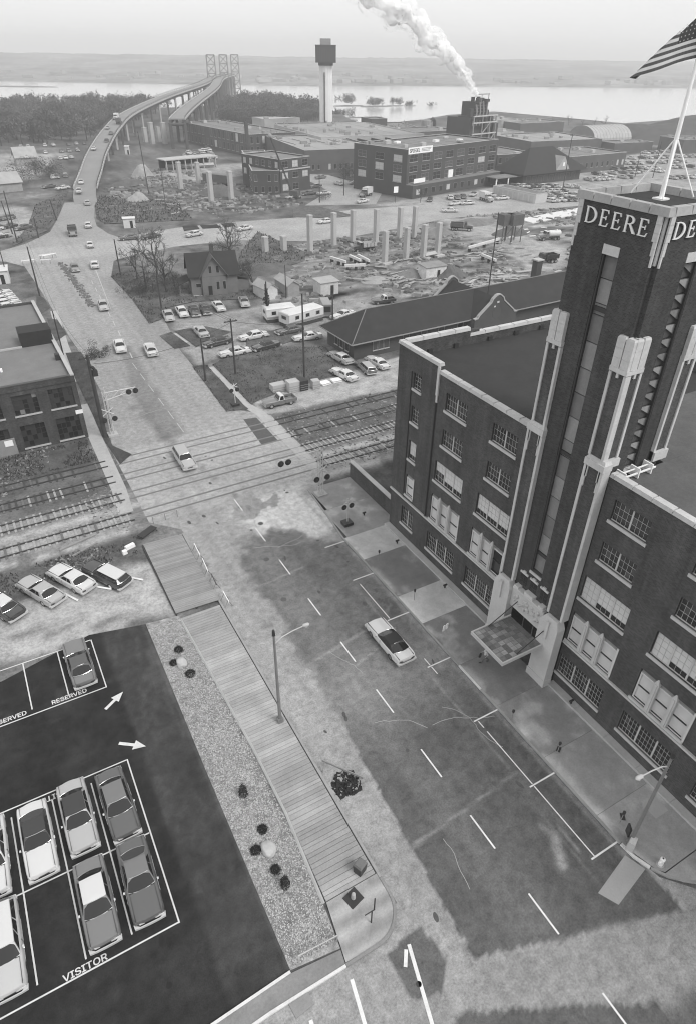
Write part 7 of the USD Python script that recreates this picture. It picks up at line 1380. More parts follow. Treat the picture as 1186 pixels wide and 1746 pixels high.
pillar((70.57, 168.83), 4.0, 'short concrete pillar behind the house, left of two', 1.3); pillar((75.40, 167.80), 3.9, 'short concrete pillar behind the house, right of two', 1.3)
for k, (c, h) in enumerate((((80.23, 271.68), 9.3), ((91.14, 283.13), 7.4), ((81.80, 241.97), 9.6), ((89.29, 242.07), 9.4))): pillar(c, h, ['concrete pillar before the long low bridge wall, left', 'concrete pillar before the long low bridge wall, right', 'concrete pillar left of the workshop, nearer pair', 'concrete pillar touching the workshop side, nearer pair'][k], 1.4)
for k, (c, h) in enumerate((((110.91, 419.32), 10.6), ((117.16, 416.69), 10.6), ((109.63, 429.19), 7.4), ((117.43, 429.13), 7.4))): pillar(c, h, ['far concrete pillar beside the old bridge, tall left', 'far concrete pillar beside the old bridge, tall right', 'far concrete pillar beside the old bridge, short left', 'far concrete pillar beside the old bridge, short right'][k], 2.0)
EARTH = [M('dark_earth', 0.09, 0.4, 0.4, 3, 0.95), M('pale_earth', 0.26, 0.35, 0.4, 3, 0.95), M('mid_earth', 0.15, 0.4, 0.4, 3, 0.95)]
for k, (c, rx, ry, h, m_, lab) in enumerate((
    ((90.02, 255.95), 9, 9, 3.5, 0, 'dark earth bank behind the paired pillars'), ((59.29, 255.13), 4.5, 4, 3.0, 1, 'pale sand heap right of the bridge road'), ((75.28, 308.58), 5, 4, 5.0, 1, 'pale round heap farther right of the bridge road'), ((65.19, 289.01), 8, 5, 2.5, 0, 'dark debris bank by the bridge road'),
    ((123.76, 165.22), 6, 4, 2.2, 2, 'earth bank behind the tall front pillars'), ((100.87, 128.59), 5, 4, 2.6, 0, 'dark earth heap right of the ruined hut'), ((92.64, 132.77), 5, 3, 1.6, 2, 'low earth heap left of the ruined hut'), ((108.68, 111.35), 9, 5, 2.4, 2, 'earth ridge beside the depot chimney'), ((117.36, 112.03), 9, 6, 3.2, 2, 'earth bank by the tower edge behind the depot roof'), ((144.46, 156.70), 7, 4, 2.2, 0, 'dark earth heap by the rusty bins'), ((75.04, 141.71), 5, 4, 1.2, 2, 'low mound in the wheel-rutted yard'), ((143.37, 173.51), 8, 5, 1.6, 2, 'mound behind the muddy dump truck'),
    ((83.03, 133.26), 4, 3, 1.0, 1, 'pale rubble mound left of the planks'), ((63.37, 153.35), 8, 5, 1.6, 0, 'dark brushy mound behind the house'))): heap('earth_heap', lab, c[0], c[1], rx, ry, h, EARTH[m_], 220 + 3 * k, 30)
def boards(c, n, label, seed, spread=3.0, Lr=(2, 5), mat=None, kind='stuff', zz=0.15):
    r = np.random.default_rng(seed); mb = MB()
    for k in range(n): mb.obox((c[0] + r.normal(0, spread), c[1] + r.normal(0, spread * 0.7), zz + r.uniform(0, 0.4)), (r.uniform(*Lr), r.uniform(0.25, 0.7), 0.12), r.uniform(-0.9, 0.9))
    one('lumber', mb, mat or M('raw_lumber', 0.27, 0.5, 0.5, 4), label, 'lumber', kind=kind)
boards((86.73, 131.37), 26, 'planks scattered left of the ruined hut', 301, 4); boards((99.32, 118.66), 26, 'timber scraps behind the depot gables', 302, 5); boards((112.19, 117.33), 34, 'pale slabs and scraps behind the depot chimney', 303, 6, mat=CONC); boards((125.15, 141.51), 22, 'boards below the rusty bins', 304, 5); boards((97.29, 124.92), 16, 'scraps around the ruined hut', 305, 4); boards((53.65, 237.29), 12, 'boards in the rough grass by the bridge road', 306, 6); boards((68.06, 239.17), 16, 'pale scraps along the rough grass', 307, 9, mat=CONC); boards((151.68, 155.73), 14, 'pale blocks beside the tank truck', 308, 5, (1, 2.5), WHITE); boards((64.45, 279.07), 30, 'dark debris by the bridge road', 309, 6, mat=M('debris', 0.12, 0.5)); boards((86.53, 144.62), 14, 'planks around the formwork beams', 310, 5)
for k, (a, b, lab) in enumerate((((81.03, 152.34), (82.34, 146.73), 'pale formwork beam, left of three'), ((86.14, 151.68), (86.30, 146.57), 'pale formwork beam, middle of three'), ((88.31, 151.23), (88.00, 145.10), 'pale formwork beam, right of three'), ((80.53, 143.49), (85.43, 142.19), 'pale formwork beam lying across, nearest'), ((119.14, 144.52), (133.11, 148.56), 'long white girder by the rusty bins'), ((117.34, 137.28), (116.91, 131.11), 'short pale girder by the mast'))):
    L, rz = frame_of(a, b); t = thing('girder', lab, 'girder', (*a, 0), rz); MB().box(0, L, 0, 0.5, 0.9, 1.5).build(t, 'beam', TRW)
    for x in (0.4, L / 2, L - 0.9): MB().box(x, x + 0.5, -0.1, 0.6, 0, 0.89).build(t, 'bearer', BLACK)
for k, (c, lab) in enumerate((((135.55, 149.67), 'rusty bin on legs at the haul road, left'), ((137.83, 148.54), 'rusty bin on legs at the haul road, right'))):
    t = thing('hopper', lab, 'hopper', (*c, 0)); MB().box(-2, 2, -1.5, 1.5, 4.6, 7.4).build(t, 'bin', M('rust_steel', 0.08, 0.4, 0.6, 4))
    for x in (-1.8, 1.8):
        for y in (-1.3, 1.3): MB().bar((x, y, 0), (x, y, 4.6), 0.25).build(t, 'leg', M('rust_steel', 0.08))
    MB().bar((-1.8, -1.35, 0.5), (1.8, -1.35, 4.4), 0.15).build(t, 'brace', M('rust_steel', 0.08))
t = thing('crane', 'crawler crane with long dark lattice boom before the offices', 'crane', (*(111.12, 235.47), 0), 2.2); MB().box(-1.6, 1.6, -1.2, 1.2, 0.9, 2.6).build(t, 'cab', M('rust_steel', 0.08)); MB().box(-1.8, 1.8, -1.5, -0.9, 0, 0.85).box(-1.8, 1.8, 0.9, 1.5, 0, 0.85).build(t, 'track', BLACK)
bt_ = np.array((3.2 + 6, 0, 19.0)); ba_ = np.array((1.2, 0, 1.6))
for dy, dz in ((-.3, 0), (.3, 0), (-.3, .6), (.3, .6)): MB().bar(ba_ + [0, dy, dz], bt_ + [0, dy * .6, dz * .6], 0.14).build(t, 'boom_chord', BLACK)
mb = MB()
for k in range(16):
    p_, q_ = ba_ + (bt_ - ba_) * k / 16, ba_ + (bt_ - ba_) * (k + 1) / 16; mb.bar(p_ + [0, -.3, 0], q_ + [0, .3, .5], 0.07).bar(p_ + [0, .3, .5], q_ + [0, -.3, 0], 0.07)
mb.build(t, 'boom_lacing', BLACK); MB().tm(trimesh.creation.icosphere(2, 0.8)).move(tuple(bt_ + [0, 0, .3])).build(t, 'boom_head', STEEL)
one('slab_field', MB().prism(P((160.37, 171.09), (160.05, 164.40), (183.64, 168.05), (191.95, 176.23)), 0, 0.25), M('new_concrete_white', 0.55, 0.1), 'broad white concrete slab beside the haul road', 'slab')
for k, q in enumerate((P((60.77, 209.27), (64.98, 208.11), (64.20, 203.13), (59.04, 202.21)), P((65.78, 207.72), (70.97, 207.02), (70.54, 201.78), (64.98, 202.74)), P((72.22, 207.33), (76.06, 207.33), (75.21, 202.19), (71.48, 201.32)))): grass('grass', q, 0.05, 0.6, 0.15, 330 + k, ['small dark lawn plot by the second street, left of three', 'small dark lawn plot by the second street, middle of three', 'small dark lawn plot by the second street, right of three'][k])
one('parapet_wall', MB().bar((*(89.34, 322.18), 1.2), (*(111.00, 320.25), 1.2), 1.2), CONC, 'long low pale wall near the second bridge pillars', 'wall')
for k in range(1): pass
lb = thing('loading_shed', 'long low shed with dark open bays beyond the pillars', 'building', (*(88.32, 316.98), 0), frame_of((88.32, 316.98), (112.35, 321.66))[1]); Ls = frame_of((88.32, 316.98), (112.35, 321.66))[0]
MB().box(-1, Ls + 1, -1, 7, 4.2, 4.6).build(lb, 'roof', CONC); MB().box(0, Ls, 6.6, 7, 0, 4.2).build(lb, 'back_wall', BLACK)
for k in range(9): MB().box(k * Ls / 8 - 0.2, k * Ls / 8 + 0.2, -0.5, 0, 0, 4.2).build(lb, 'post', PIL)
bc = thing('boxcar', 'dark railway wagon standing by the workshop', 'wagon', (*(95.97, 274.68), 0), -1.0); MB().box(-6, 6, -1.4, 1.4, 1.1, 3.9).build(bc, 'body', M('wagon_paint', 0.09)); MB().obox((0, 0, 4.0), (12.2, 2.9, .25), 0, .3).build(bc, 'roof', ROOFGREY); MB().box(-5, -3, -1, 1, .2, 1.1).box(3, 5, -1, 1, .2, 1.1).build(bc, 'bogie', BLACK)

# loose lumps and scraps over the building yard and its fringes
def litter(name, label, poly, n, seed, smin, smax, mats_):
    g_ = np.random.default_rng(seed); x0, y0, x1, y1 = poly.bounds
    for q, m_ in enumerate(mats_):
        mb = MB(); cand = g_.uniform((x0, y0), (x1, y1), (n * 12, 2)); cand = cand[shapely.contains_xy(poly, cand[:, 0], cand[:, 1])]; cand = cand[fbm2(cand[:, 0], cand[:, 1], 7, seed) > 0.46][:n]
        for p in cand:
            s_ = g_.uniform(smin, smax) * g_.random() ** 1.5 + smin * .5; mb.obox((*p, s_ * .25), (s_ * g_.uniform(1, 3), s_, s_ * .6), g_.uniform(0, 3.1), s_ * .15)
        one(name, mb, m_, label + (', dark pieces' if q == 0 else (', pale pieces' if q == 1 else ', middling pieces')), 'debris', kind='stuff')
litter('debris', 'earth lumps and scraps strewn over the pillar yard', rough_yard.difference(P((137.46, 184.25), (146.98, 179.62), (176.57, 157.29), (198.85, 178.78), (168.75, 181.76), (147.23, 137.74), (131.61, 121.84), (121.62, 122.68), (128.69, 143.30), (131.44, 168.32)).buffer(1)), 900, 341, .3, 1.1, (EARTH[0], M('litter_grey', .24, .4), EARTH[2]))
litter('debris', 'rubble and scraps strewn under the bridges', P((75, 215), (110, 225), (100, 290), (95, 330), (70, 310), (52, 275)), 450, 345, .4, 1.5, (EARTH[0], M('litter_grey', .24, .4), EARTH[2]))
litter('debris', 'small stones and clods along the railway and verges', P((-14, 57.5), (8, 58), (8.5, 87), (-14, 86.5)), 600, 349, .06, .28, (EARTH[0], M('litter_grey', .24, .4), EARTH[2]))
litter('debris', 'clods and weeds on the railway before the depot', P((33.3, 63), (54, 63), (54, 80.5), (33.3, 80.5)), 400, 353, .06, .28, (EARTH[0], M('litter_grey', .24, .4), EARTH[2]))
wm = MB(); g_ = np.random.default_rng(359); weeds = [(vac, 2600, .25), (P((28.83, 103.83), (31.18, 103.45), (30.95, 86.19), (31.05, 84.34), (27.84, 85.16)), 700, .2), (P((29.18, 163.90), (33.45, 167.34), (42.85, 158.06), (57.63, 150.55), (53.07, 132.70), (46.07, 135.39), (40.15, 137.09), (34.08, 135.86), (30.94, 129.34), (28.25, 128.05), (29.15, 144.99)), 2600, .4), (P((-12, 57), (8, 58), (8, 61.5), (-12, 61)), 900, .18), (P((-12, 79.5), (8, 79.8), (8, 86), (-12, 86)), 1500, .2), (P((78.18, 191.93), (79.89, 164.16), (75.94, 156.17), (60.10, 149.30), (56.07, 154.16), (64.62, 171.81)), 1500, .5), (P((49.13, 268.71), (70.27, 246.27), (66.46, 215.84), (40.74, 221.80), (40.20, 231.54), (43.72, 250.85)), 2200, .6), (P((34.22, 275.76), (42.33, 289.43), (35.59, 262.82), (29.32, 236.82), (24.38, 220.97), (16.08, 209.00), (12.32, 204.98), (19.72, 229.37), (26.27, 261.48)), 1800, .5)]
for q, n_, h_ in weeds:
    x0, y0, x1, y1 = q.bounds; cand = g_.uniform((x0, y0), (x1, y1), (int(n_ * 1.8), 2)); cand = cand[shapely.contains_xy(q, cand[:, 0], cand[:, 1])]; cand = cand[fbm2(cand[:, 0], cand[:, 1], 3, 361) > .42]
    for p in cand:
        a = g_.uniform(0, 6.3); w_ = h_ * g_.uniform(.15, .45); u_ = np.array([math.cos(a), math.sin(a), 0]) * w_; b_ = np.array([*p, 0]); t_ = b_ + [g_.normal(0, h_ * .4), g_.normal(0, h_ * .4), h_ * g_.uniform(.4, 1.5)]
        wm.add([b_ - u_, b_ + u_, t_ + u_ * .5, t_ - u_ * .5], [(0, 1, 2, 3)])
one('weeds', wm, M('weed_leaf', .045, .6, .8, 5, .95), 'rank dark weeds on the verges, banks and vacant lot', 'weeds', kind='stuff')

# ---------------------------------------------------------------- bridges
path = np.array([(42.4, 257.5, 0.02), (47.1, 283, 1.0), (55.3, 311.7, 2.5), (62.1, 335.6, 4.0), (71.3, 364.9, 5.7), (85.2, 405.3, 8.0), (92.9, 424.8, 9.4), (103.2, 450, 10.9), (115.0, 473, 12.3), (131.4, 501, 14), (163.4, 553, 16.6), (214.2, 637, 19), (*(255.95, 724.46, 20)[:2], 20.0), (*(286.08, 788.91, 20)[:2], 20.0), (*(319.25, 858.28, 20)[:2], 19.5), (*(373.91, 987.14, 18)[:2], 17)])
from scipy.interpolate import CubicSpline
def resample(p, n):
    d = np.r_[0, np.cumsum(np.linalg.norm(np.diff(p, axis=0), axis=1))]; return CubicSpline(d, p)(np.linspace(0, d[-1], n)), d[-1]
def deck_mesh(c, half, z0, z1, off=0.0):
    t = np.gradient(c, axis=0)[:, :2]; t /= np.linalg.norm(t, axis=1, keepdims=True); n_ = np.stack([t[:, 1], -t[:, 0]], 1)
    rings = [np.array([(*(c[i, :2] + n_[i] * (off - half)), c[i, 2] + z0), (*(c[i, :2] + n_[i] * (off + half)), c[i, 2] + z0), (*(c[i, :2] + n_[i] * (off + half)), c[i, 2] + z1), (*(c[i, :2] + n_[i] * (off - half)), c[i, 2] + z1)]) for i in range(len(c))]
    return MB().loft(rings), n_
DECK = M('bridge_deck', 0.2, 0.15, 0.15, 3, 0.9); GIRD = M('bridge_steel', 0.06, 0.3, 0.3, 3, 0.7)
def bridge(name, label, p, half, n, start=0):
    c, Ltot = resample(p, n); b = thing(name, label, 'bridge')
    mb, nn = deck_mesh(c, half, -0.5, 0.02); mb.build(b, 'deck', DECK)
    for o in (-half - 0.25, half + 0.25): deck_mesh(c[start:], 0.25, -0.5, 0.3, o)[0].build(b, 'kerb', CONC)
    for o in (-half - 0.3, half + 0.3):
        for z in (0.7, 1.2): deck_mesh(c[start:], 0.07, z, z + 0.12, o)[0].build(b, 'rail', GIRD)
        mbp = MB()
        for i in range(start, n):
            x, y = c[i, :2] + nn[i] * o; mbp.box(x - .08, x + .08, y - .08, y + .08, c[i, 2] + .3, c[i, 2] + 1.3)
        mbp.build(b, 'rail_posts', GIRD)
        deck_mesh(c[start:], 0.3, -2.1, -0.52, o * 0.75)[0].build(b, 'girder', GIRD)
    for x0 in (-1.6, 1.6): pass
    return b, c, nn
ob, oc, on = bridge('bridge', 'old two lane bridge climbing in a curve towards the river', path, 3.9, 150, 5)
for i in range(16, 150, 4):
    if oc[i, 2] < 3.5: continue
    for o in (-3.2, 3.2):
        x, y = oc[i, :2] + on[i] * o; MB().box(x - .45, x + .45, y - .45, y + .45, -6 if math.hypot(x, y) > 600 else 0, oc[i, 2] - 2.1).build(ob, 'pier_leg', CONC if i % 8 else GIRD)
    a, b_ = oc[i, :2] - on[i] * 3.6, oc[i, :2] + on[i] * 3.6; MB().bar((*a, oc[i, 2] - 2.5), (*b_, oc[i, 2] - 2.5), 0.8).build(ob, 'pier_beam', CONC)
p2 = np.array([(118.0, 391.5, 14.0), (172, 511, 16.5), (227, 632, 18.6), (*(267.12, 730.51, 20)[:2], 20.0), (*(300.08, 801.81, 20)[:2], 20.0), (*(350.25, 914.84, 19)[:2], 18.5)])
p2 = np.array([(float(a[0]), float(a[1]), float(a[-1])) for a in p2]) if p2.ndim > 1 else p2
nb, nc_, nn2 = bridge('bridge', 'second bridge span, unfinished at its near end', p2, 3.9, 90)
for i in range(0, 90, 5):
    for o in (-3.8, 3.8):
        x, y = nc_[i, :2] + nn2[i] * o; MB().box(x - .7, x + .7, y - .7, y + .7, -6 if math.hypot(x, y) > 600 else 0, nc_[i, 2] - 2.1).build(nb, 'pier_leg', GIRD)
    a, b_ = nc_[i, :2] - nn2[i] * 4.6, nc_[i, :2] + nn2[i] * 4.6; MB().bar((*a, nc_[i, 2] - 2.6), (*b_, nc_[i, 2] - 2.6), 1.0).build(nb, 'pier_beam', GIRD)
def tower(c, n_, half, z0, z1, label):
    t = thing('bridge_tower', label, 'bridge tower'); w = half + 0.8
    u = np.array([n_[1] * -1, n_[0]])
    for s_ in (-1, 1):
        for d in (-1.1, 1.1):
            a = c[:2] + n_ * s_ * w + u * d; MB().bar((*a, z0), (*(c[:2] + n_ * s_ * w * 0.82 + u * d * .7), z1), .75).build(t, 'leg', M('tower_steel', 0.2, 0.2))
    m_ = 6
    for k in range(m_):
        za, zb_ = z0 + (z1 - z0) * k / m_, z0 + (z1 - z0) * (k + 1) / m_
        if k == 0: continue
        for sg_ in (-1, 1): MB().bar((*(c[:2] - n_ * sg_ * w * .9), za), (*(c[:2] + n_ * sg_ * w * .88), zb_), .42).build(t, 'brace', M('tower_steel', 0.2, 0.2))
        MB().bar((*(c[:2] - n_ * w * .92), za), (*(c[:2] + n_ * w * .92), za), .5).build(t, 'strut', M('tower_steel', 0.2, 0.2))
    MB().bar((*(c[:2] - n_ * w * .84), z1), (*(c[:2] + n_ * w * .84), z1), .75).build(t, 'strut', M('tower_steel', 0.2, 0.2))
for q_, hf, lab in (((*(265.57, 746.27, 20)[:2], 20), 3.9, 'near lattice tower of the old bridge'), ((*(289.83, 776.35, 20)[:2], 20), 3.9, 'near lattice tower of the second bridge'), ((*(311.72, 800.67, 20)[:2], 20), 3.9, 'far lattice tower, rightmost and faintest')):
    tower(np.array(q_, float), np.array([0.91, -0.41]), hf, -6, 39.5, lab)
BV = [('sedan', 'white', 'white', 253, 174, 5.3, 0, 'white car on the bridge, nearest the camera'), ('sedan', 'dark', 'dark', 238, 186, 6.4, 1, 'dark car on the bridge behind the white one'), ('sedan', 'slate', 'slate', 227, 194, 7.6, 1, 'slate car following on the bridge'), ('compact', 'silver', 'silver', 216, 187, 8.6, 0, 'pale small car beside the trucks on the bridge'), ('boxtruck', 'dark', 'slate', 213, 200, 9.5, 1, 'dark box truck on the bridge bend'), ('boxtruck', 'white', 'white', 201, 199, 10.6, 0, 'white box truck at the bridge bend')]
for kind, b_, r_2, py, px, z, side, lab in BV:
    i = int(np.argmin(np.abs(oc[:, 2] - z))); o = 1.9 if side else -1.9; x, y = oc[i, :2] + on[i] * o; h_ = math.atan2(-on[i][0], on[i][1]); h_ = math.atan2(oc[i + 1, 1] - oc[i, 1], oc[i + 1, 0] - oc[i, 0]) + (0 if side else math.pi)
    vehicle_at(kind, b_, r_2, (x, y, h_, oc[i, 2] + 0.05), lab)

# water tower
wt = thing('water_tower', 'white water tower shaft with dark slot and dark ribbed tank on top', 'water tower', (230.2, 436.9, 0), -0.48)
q8 = lambda r, n=16: sg.Point(0, 0).buffer(r, n // 4)
MB().prism(q8(4.1), 0, 36.5).build(wt, 'shaft', M('white_concrete', 0.62, 0.1, 0.1, 2)); MB().box(-0.9 - 0.35, -0.9 + 0.35, -4.2, -3.7, 1, 33).build(wt, 'slot', BLACK); MB().prism(q8(4.6), 36.5, 38).build(wt, 'collar', GIRD)
MB().prism(sg.box(-5.3, -4.8, 5.3, 4.8).buffer(1, 2), 38, 46.6).build(wt, 'tank', M('tank_dark', 0.05, 0.2, 0.2, 2))
for k in range(12):
    x = -5.9 + k * 1.05; MB().box(x, x + 0.4, -6.0, -5.81, 38.2, 46.2).build(wt, 'rib', GIRD)
MB().box(-6.4, 6.4, -6.1, 5.9, 46.6, 47).build(wt, 'tank_roof', GIRD); MB().box(-3.4, 3.2, -3, 3, 47, 50.2).build(wt, 'machine_house', STEEL)

# ---------------------------------------------------------------- woods, shore trees, bare trees
def leaf_tree(seed, h, w, n, leaf):
    g_ = np.random.default_rng(seed); mb = MB(); cl = [(g_.normal(0, w * .28), g_.normal(0, w * .28), h * g_.uniform(.35, .95), w * g_.uniform(.16, .3)) for _ in range(14)]
    for k in range(n):
        cx, cy, cz, cr = cl[int(g_.integers(len(cl)))]; d = g_.normal(size=3); d = d / np.linalg.norm(d) * cr * g_.random() ** .33; p = np.array((cx, cy, cz)) + d; a, b = g_.normal(size=3), g_.normal(size=3); a /= np.linalg.norm(a); b = np.cross(a, b); b /= np.linalg.norm(b); s_ = leaf * g_.uniform(.5, 1.3)
        mb.add([p - a * s_, p + b * s_ * .7, p + a * s_, p - b * s_ * .7], [(0, 1, 2, 3)])
    return mb
WOODM = [M('woodland_a', 0.075, 0.4, 0.05, 0.8, 0.95), M('woodland_b', 0.10, 0.4, 0.05, 0.8, 0.95), M('woodland_c', 0.055, 0.4, 0.05, 0.8, 0.95)]
def wood(name, label, polys, n, seed, hr=(8, 14)):
    pi = UsdGeom.PointInstancer.Define(stage, numbered('/World', name)); tag(pi.GetPrim(), label, 'wood', kind='stuff'); base = str(pi.GetPath()); protos = []
    for k in range(4):
        x = UsdGeom.Xform.Define(stage, f'{base}/tree_{k:03d}'); leaf_tree(seed + k, 1.0, 0.85, 330, 0.05).build(f'{base}/tree_{k:03d}', 'crown', WOODM[k % 3])
        MB().tube([(0, 0, -.05), (0, 0, .7)], [.03, .015], 5).tube([(0, 0, .3), (.15, .1, .75)], [.015, .008], 4).build(f'{base}/tree_{k:03d}', 'trunk', POLE); protos.append(x.GetPath())
    g_ = np.random.default_rng(seed); pts = []
    for q, m in zip(polys, n):
        x0, y0, x1, y1 = q.bounds; cand = g_.uniform((x0, y0), (x1, y1), (m * 6, 2)); pts += list(cand[shapely.contains_xy(q, cand[:, 0], cand[:, 1])][:m])
    pts = np.array(pts); s_ = g_.uniform(*hr, (len(pts), 1))
    pi.CreatePrototypesRel().SetTargets(protos); pi.CreateProtoIndicesAttr(Vt.IntArray.FromNumpy(g_.integers(0, 4, len(pts)).astype(np.int32))); pi.CreatePositionsAttr(Vt.Vec3fArray.FromNumpy(np.column_stack([pts, np.zeros(len(pts))]).astype(np.float32)))
    pi.CreateScalesAttr(Vt.Vec3fArray.FromNumpy(np.column_stack([s_ * 0.9, s_ * .9, s_]).astype(np.float32))); a = g_.uniform(0, 6.28, len(pts)); pi.CreateOrientationsAttr([Gf.Quath(float(math.cos(v / 2)), 0, 0, float(math.sin(v / 2))) for v in a])
wood('woodland', 'dense grey woodland filling the river flats left of the bridge', [P((-250, 440), (30, 440), (78, 440), (98, 480), (140, 560), (188, 645), (165, 690), (113, 702), (62, 704), (-60, 745), (-300, 830))], [2000], 401, (7, 13))
wood('woodland', 'dense grey woodland right of the bridges up to the water tower', [P((182, 500), (225, 480), (280, 530), (305, 600), (300, 660), (270, 690), (240, 640))], [430], 411, (7, 13))
def bare_tree(c, h, label, seed, spread=0.5, dark=True, twigs=5, name='tree'):
    g_ = np.random.default_rng(seed); t = thing(name, label, 'tree', (c[0], c[1], 0)); tr_, tw_ = MB(), MB()
    def grow(p, d, L, r, lev):
        q = p + d * L; m_ = (p + q) / 2 + g_.normal(0, L * .05, 3); (tr_ if lev < 2 else tw_).tube([p, m_, q], [r, r * .8, r * .6], 6 if lev < 2 else 3, cap=False)
        if lev >= twigs: return
        for k in range(3 if lev else 4):
            e_ = d + g_.normal(0, spread, 3) + [0, 0, .12]; e_ /= np.linalg.norm(e_); grow(q if k < 2 else (p + (q - p) * g_.uniform(.5, .9)), e_, L * g_.uniform(.6, .8), max(r * .62, .032), lev + 1)
    grow(np.zeros(3), np.array([0, 0, 1.0]), h * .27, h * .017, 0); tr_.build(t, 'trunk', POLE); tw_.build(t, 'crown', M('bare_twigs', 0.06, 0.3, 1, 5))
for k, (c, h, lab, sp) in enumerate((((55.02, 152.99), 17, 'tall bare forked tree right of the house', .5), ((37.00, 145.62), 14, 'bushy bare tree crowding the house left side', .6), ((33.61, 149.77), 12, 'bare tree in the thicket nearest the street', .6), ((38.93, 160.05), 15, 'tall bare tree rising behind the thicket', .5), ((33.89, 158.28), 10, 'low bare tree at the thicket end', .65), ((55.24, 141.19), 9, 'small bare tree left of the white shed', .6), ((147.94, 209.19), 6, 'small dark tree at the brick mill wall', .5), ((231.21, 484.20), 14, 'bare shore tree left of the water tower, tallest', .45), ((240.94, 485.15), 11, 'bare shore tree close to the water tower', .5))): bare_tree(c, h, lab, 500 + k, sp)
for k, (c, w, h, lab) in enumerate((((34.63, 147.80), 3.2, 3.4, 'dark thicket under the bare trees by the house'), ((39.79, 149.09), 3.0, 3.2, 'dark bush at the porch of the house'), ((31.12, 146.28), 2.5, 2.0, 'low bush on the slope to the street'), ((57.01, 150.87), 3.2, 3.0, 'dark bush behind the house wing'), ((60.47, 173.88), 3, 2.5, 'low bush beyond the house ridge'), ((27.23, 314.31), 7, 6, 'dark trees by the low house at the left edge'), ((35.98, 326.59), 6, 6, 'dark trees between the two left houses'), ((42.00, 323.83), 6, 5, 'bushes beside the bridge abutment'), ((149.45, 265.97), 6, 5, 'dark trees along the branch street, left clump'), ((158.58, 266.91), 6, 5, 'dark trees along the branch street, right clump'), ((120.06, 228.68), 3, 2.5, 'bush on the weedy island'), ((15.94, 114.98), 2.0, 1.6, 'bush at the verge by the warehouse'))):
    t = thing('bush', lab, 'bush', (c[0], c[1], 0)); leaf_tree(520 + k, h, w * 1.6, 2200 if h < 4 else 1500, 0.075 if h < 4 else .2).build(t, 'foliage', M('thicket_leaf', 0.05, 0.5, 0.5, 4)); MB().tube([(0, 0, 0), (0, 0, h * .6)], [.1, .05], 5).build(t, 'stem', POLE)
for k, (px, py, w, lab) in enumerate(((640, 181, 14, 'wooded islet in the river, largest'), (672, 180, 8, 'wooded islet just right of the largest'), (700, 180, 5, 'small islet right of the two'), (712, 179, 3, 'tiny islet farther right'), (597, 178, 14, 'wooded point right of the water tower'), (586, 200, 12, 'shore trees right of the water tower foot'))):
    pass
for k, (c, n_, w, h, lab) in enumerate((((437.26, 714.43, -5), 9, 13, 9, 'wooded islet in the river, largest'), ((462.45, 715.85, -5), 5, 7, 8, 'wooded islet just right of the largest'), ((479.09, 710.44, -5), 3, 4, 5, 'small islet right of the two wooded ones'), ((502.36, 702.86, -5), 1, 1, 4, 'tiny islet farthest right'), ((413.31, 731.84, -5), 9, 12, 13, 'wooded point behind the water tower'), ((317.36, 572.97, -5), 8, 10, 10, 'shore trees right of the water tower foot'))):
    g_ = np.random.default_rng(540 + k); t = thing('islet', lab, 'islet', (c[0], c[1], -5)); mb = MB()
    for j in range(n_): mb.add(*leaf_tree(550 + 10 * k + j, h * g_.uniform(.6, 1), 7, 220, .45).move((g_.normal(0, w * .6), g_.normal(0, w * .25), 0)).arrays())
    mb.build(t, 'trees', WOODM[0]); MB().prism(affinity.scale(sg.Point(0, 0).buffer(1, 8), w * 1.3 + 2, w * .5 + 2), -0.5, .35).build(t, 'ground', M('bank_mud', 0.16))
one('sandbar', MB().prism(affinity.rotate(affinity.scale(sg.Point(0, 0).buffer(1, 12), 60, 18), -30), -5.5, -4.7).move((*(141.54, 1254.39, -5)[:2], 0)), M('sandbar_mud', 0.13), 'dark flat bar in the river at the left', 'sandbar')
one('sandbar', MB().prism(affinity.scale(sg.Point(0, 0).buffer(1, 12), 26, 5), -5.5, -4.8).move((*(344.63, 594.93, -5)[:2], 0)), M('sandbar_mud', 0.13), 'thin bar running out from the shore by the water tower', 'sandbar')
for k, px in enumerate((905, 940, 968, 992, 1012, 1030)):
    c = (396.57, 425.03); x = [(389.99, 417.80), (411.59, 419.23), (427.33, 418.19), (434.15, 410.51), (439.17, 403.58), (443.26, 397.07)][k]; bare_tree(x, 7 + (k % 3) * 2, f'bare shore tree behind the stores, {["first", "second", "third", "fourth", "fifth", "sixth"][k]} from left', 570 + k, .55, twigs=3)

# far cars in lots: too small to tell apart
r_ = np.random.default_rng(77)
_rows = {}
def row(a, b, n, head, group, label, gap=0.12):
    a, b = np.array(a), np.array(b); _rows[label] = _rows.get(label, 0) + 1; nth = ['first', 'second', 'third', 'fourth', 'fifth', 'sixth', 'seventh'][_rows[label] - 1]
    for k in range(n):
        if r_.random() < gap: continue
        q = a + (b - a) * (k + .5) / n + r_.normal(0, .25, 2); body = ['white', 'cream', 'silver', 'grey', 'white', 'slate', 'dark', 'white'][int(r_.integers(8))]
        kd = ['sedan', 'coupe', 'wagon', 'compact'][int(r_.integers(4))]; lab_ = {'wagon': f'{body} station wagon', 'compact': f'small {body} car', 'coupe': f'low {body} coupe', 'sedan': f'{body} sedan'}[kd] + f' in the {nth} row {label}'
        vehicle_at(kd, body, body if r_.random() < .8 else 'white', (q[0], q[1], head + r_.normal(0, .04) + (math.pi if r_.random() < .5 else 0), 0.012), lab_, group, 'car')
R1 = 'cars parked in the lot before the old station'; L1 = 'of the lot before the old station'
for a, b, n in (((194.99, 223.95), (223.70, 207.49), 13), ((192.72, 213.15), (213.49, 200.52), 10), ((195.82, 197.88), (209.89, 193.90), 7), ((190.13, 190.29), (203.58, 187.68), 6)): row(a, b, n, 1.9, R1, L1)
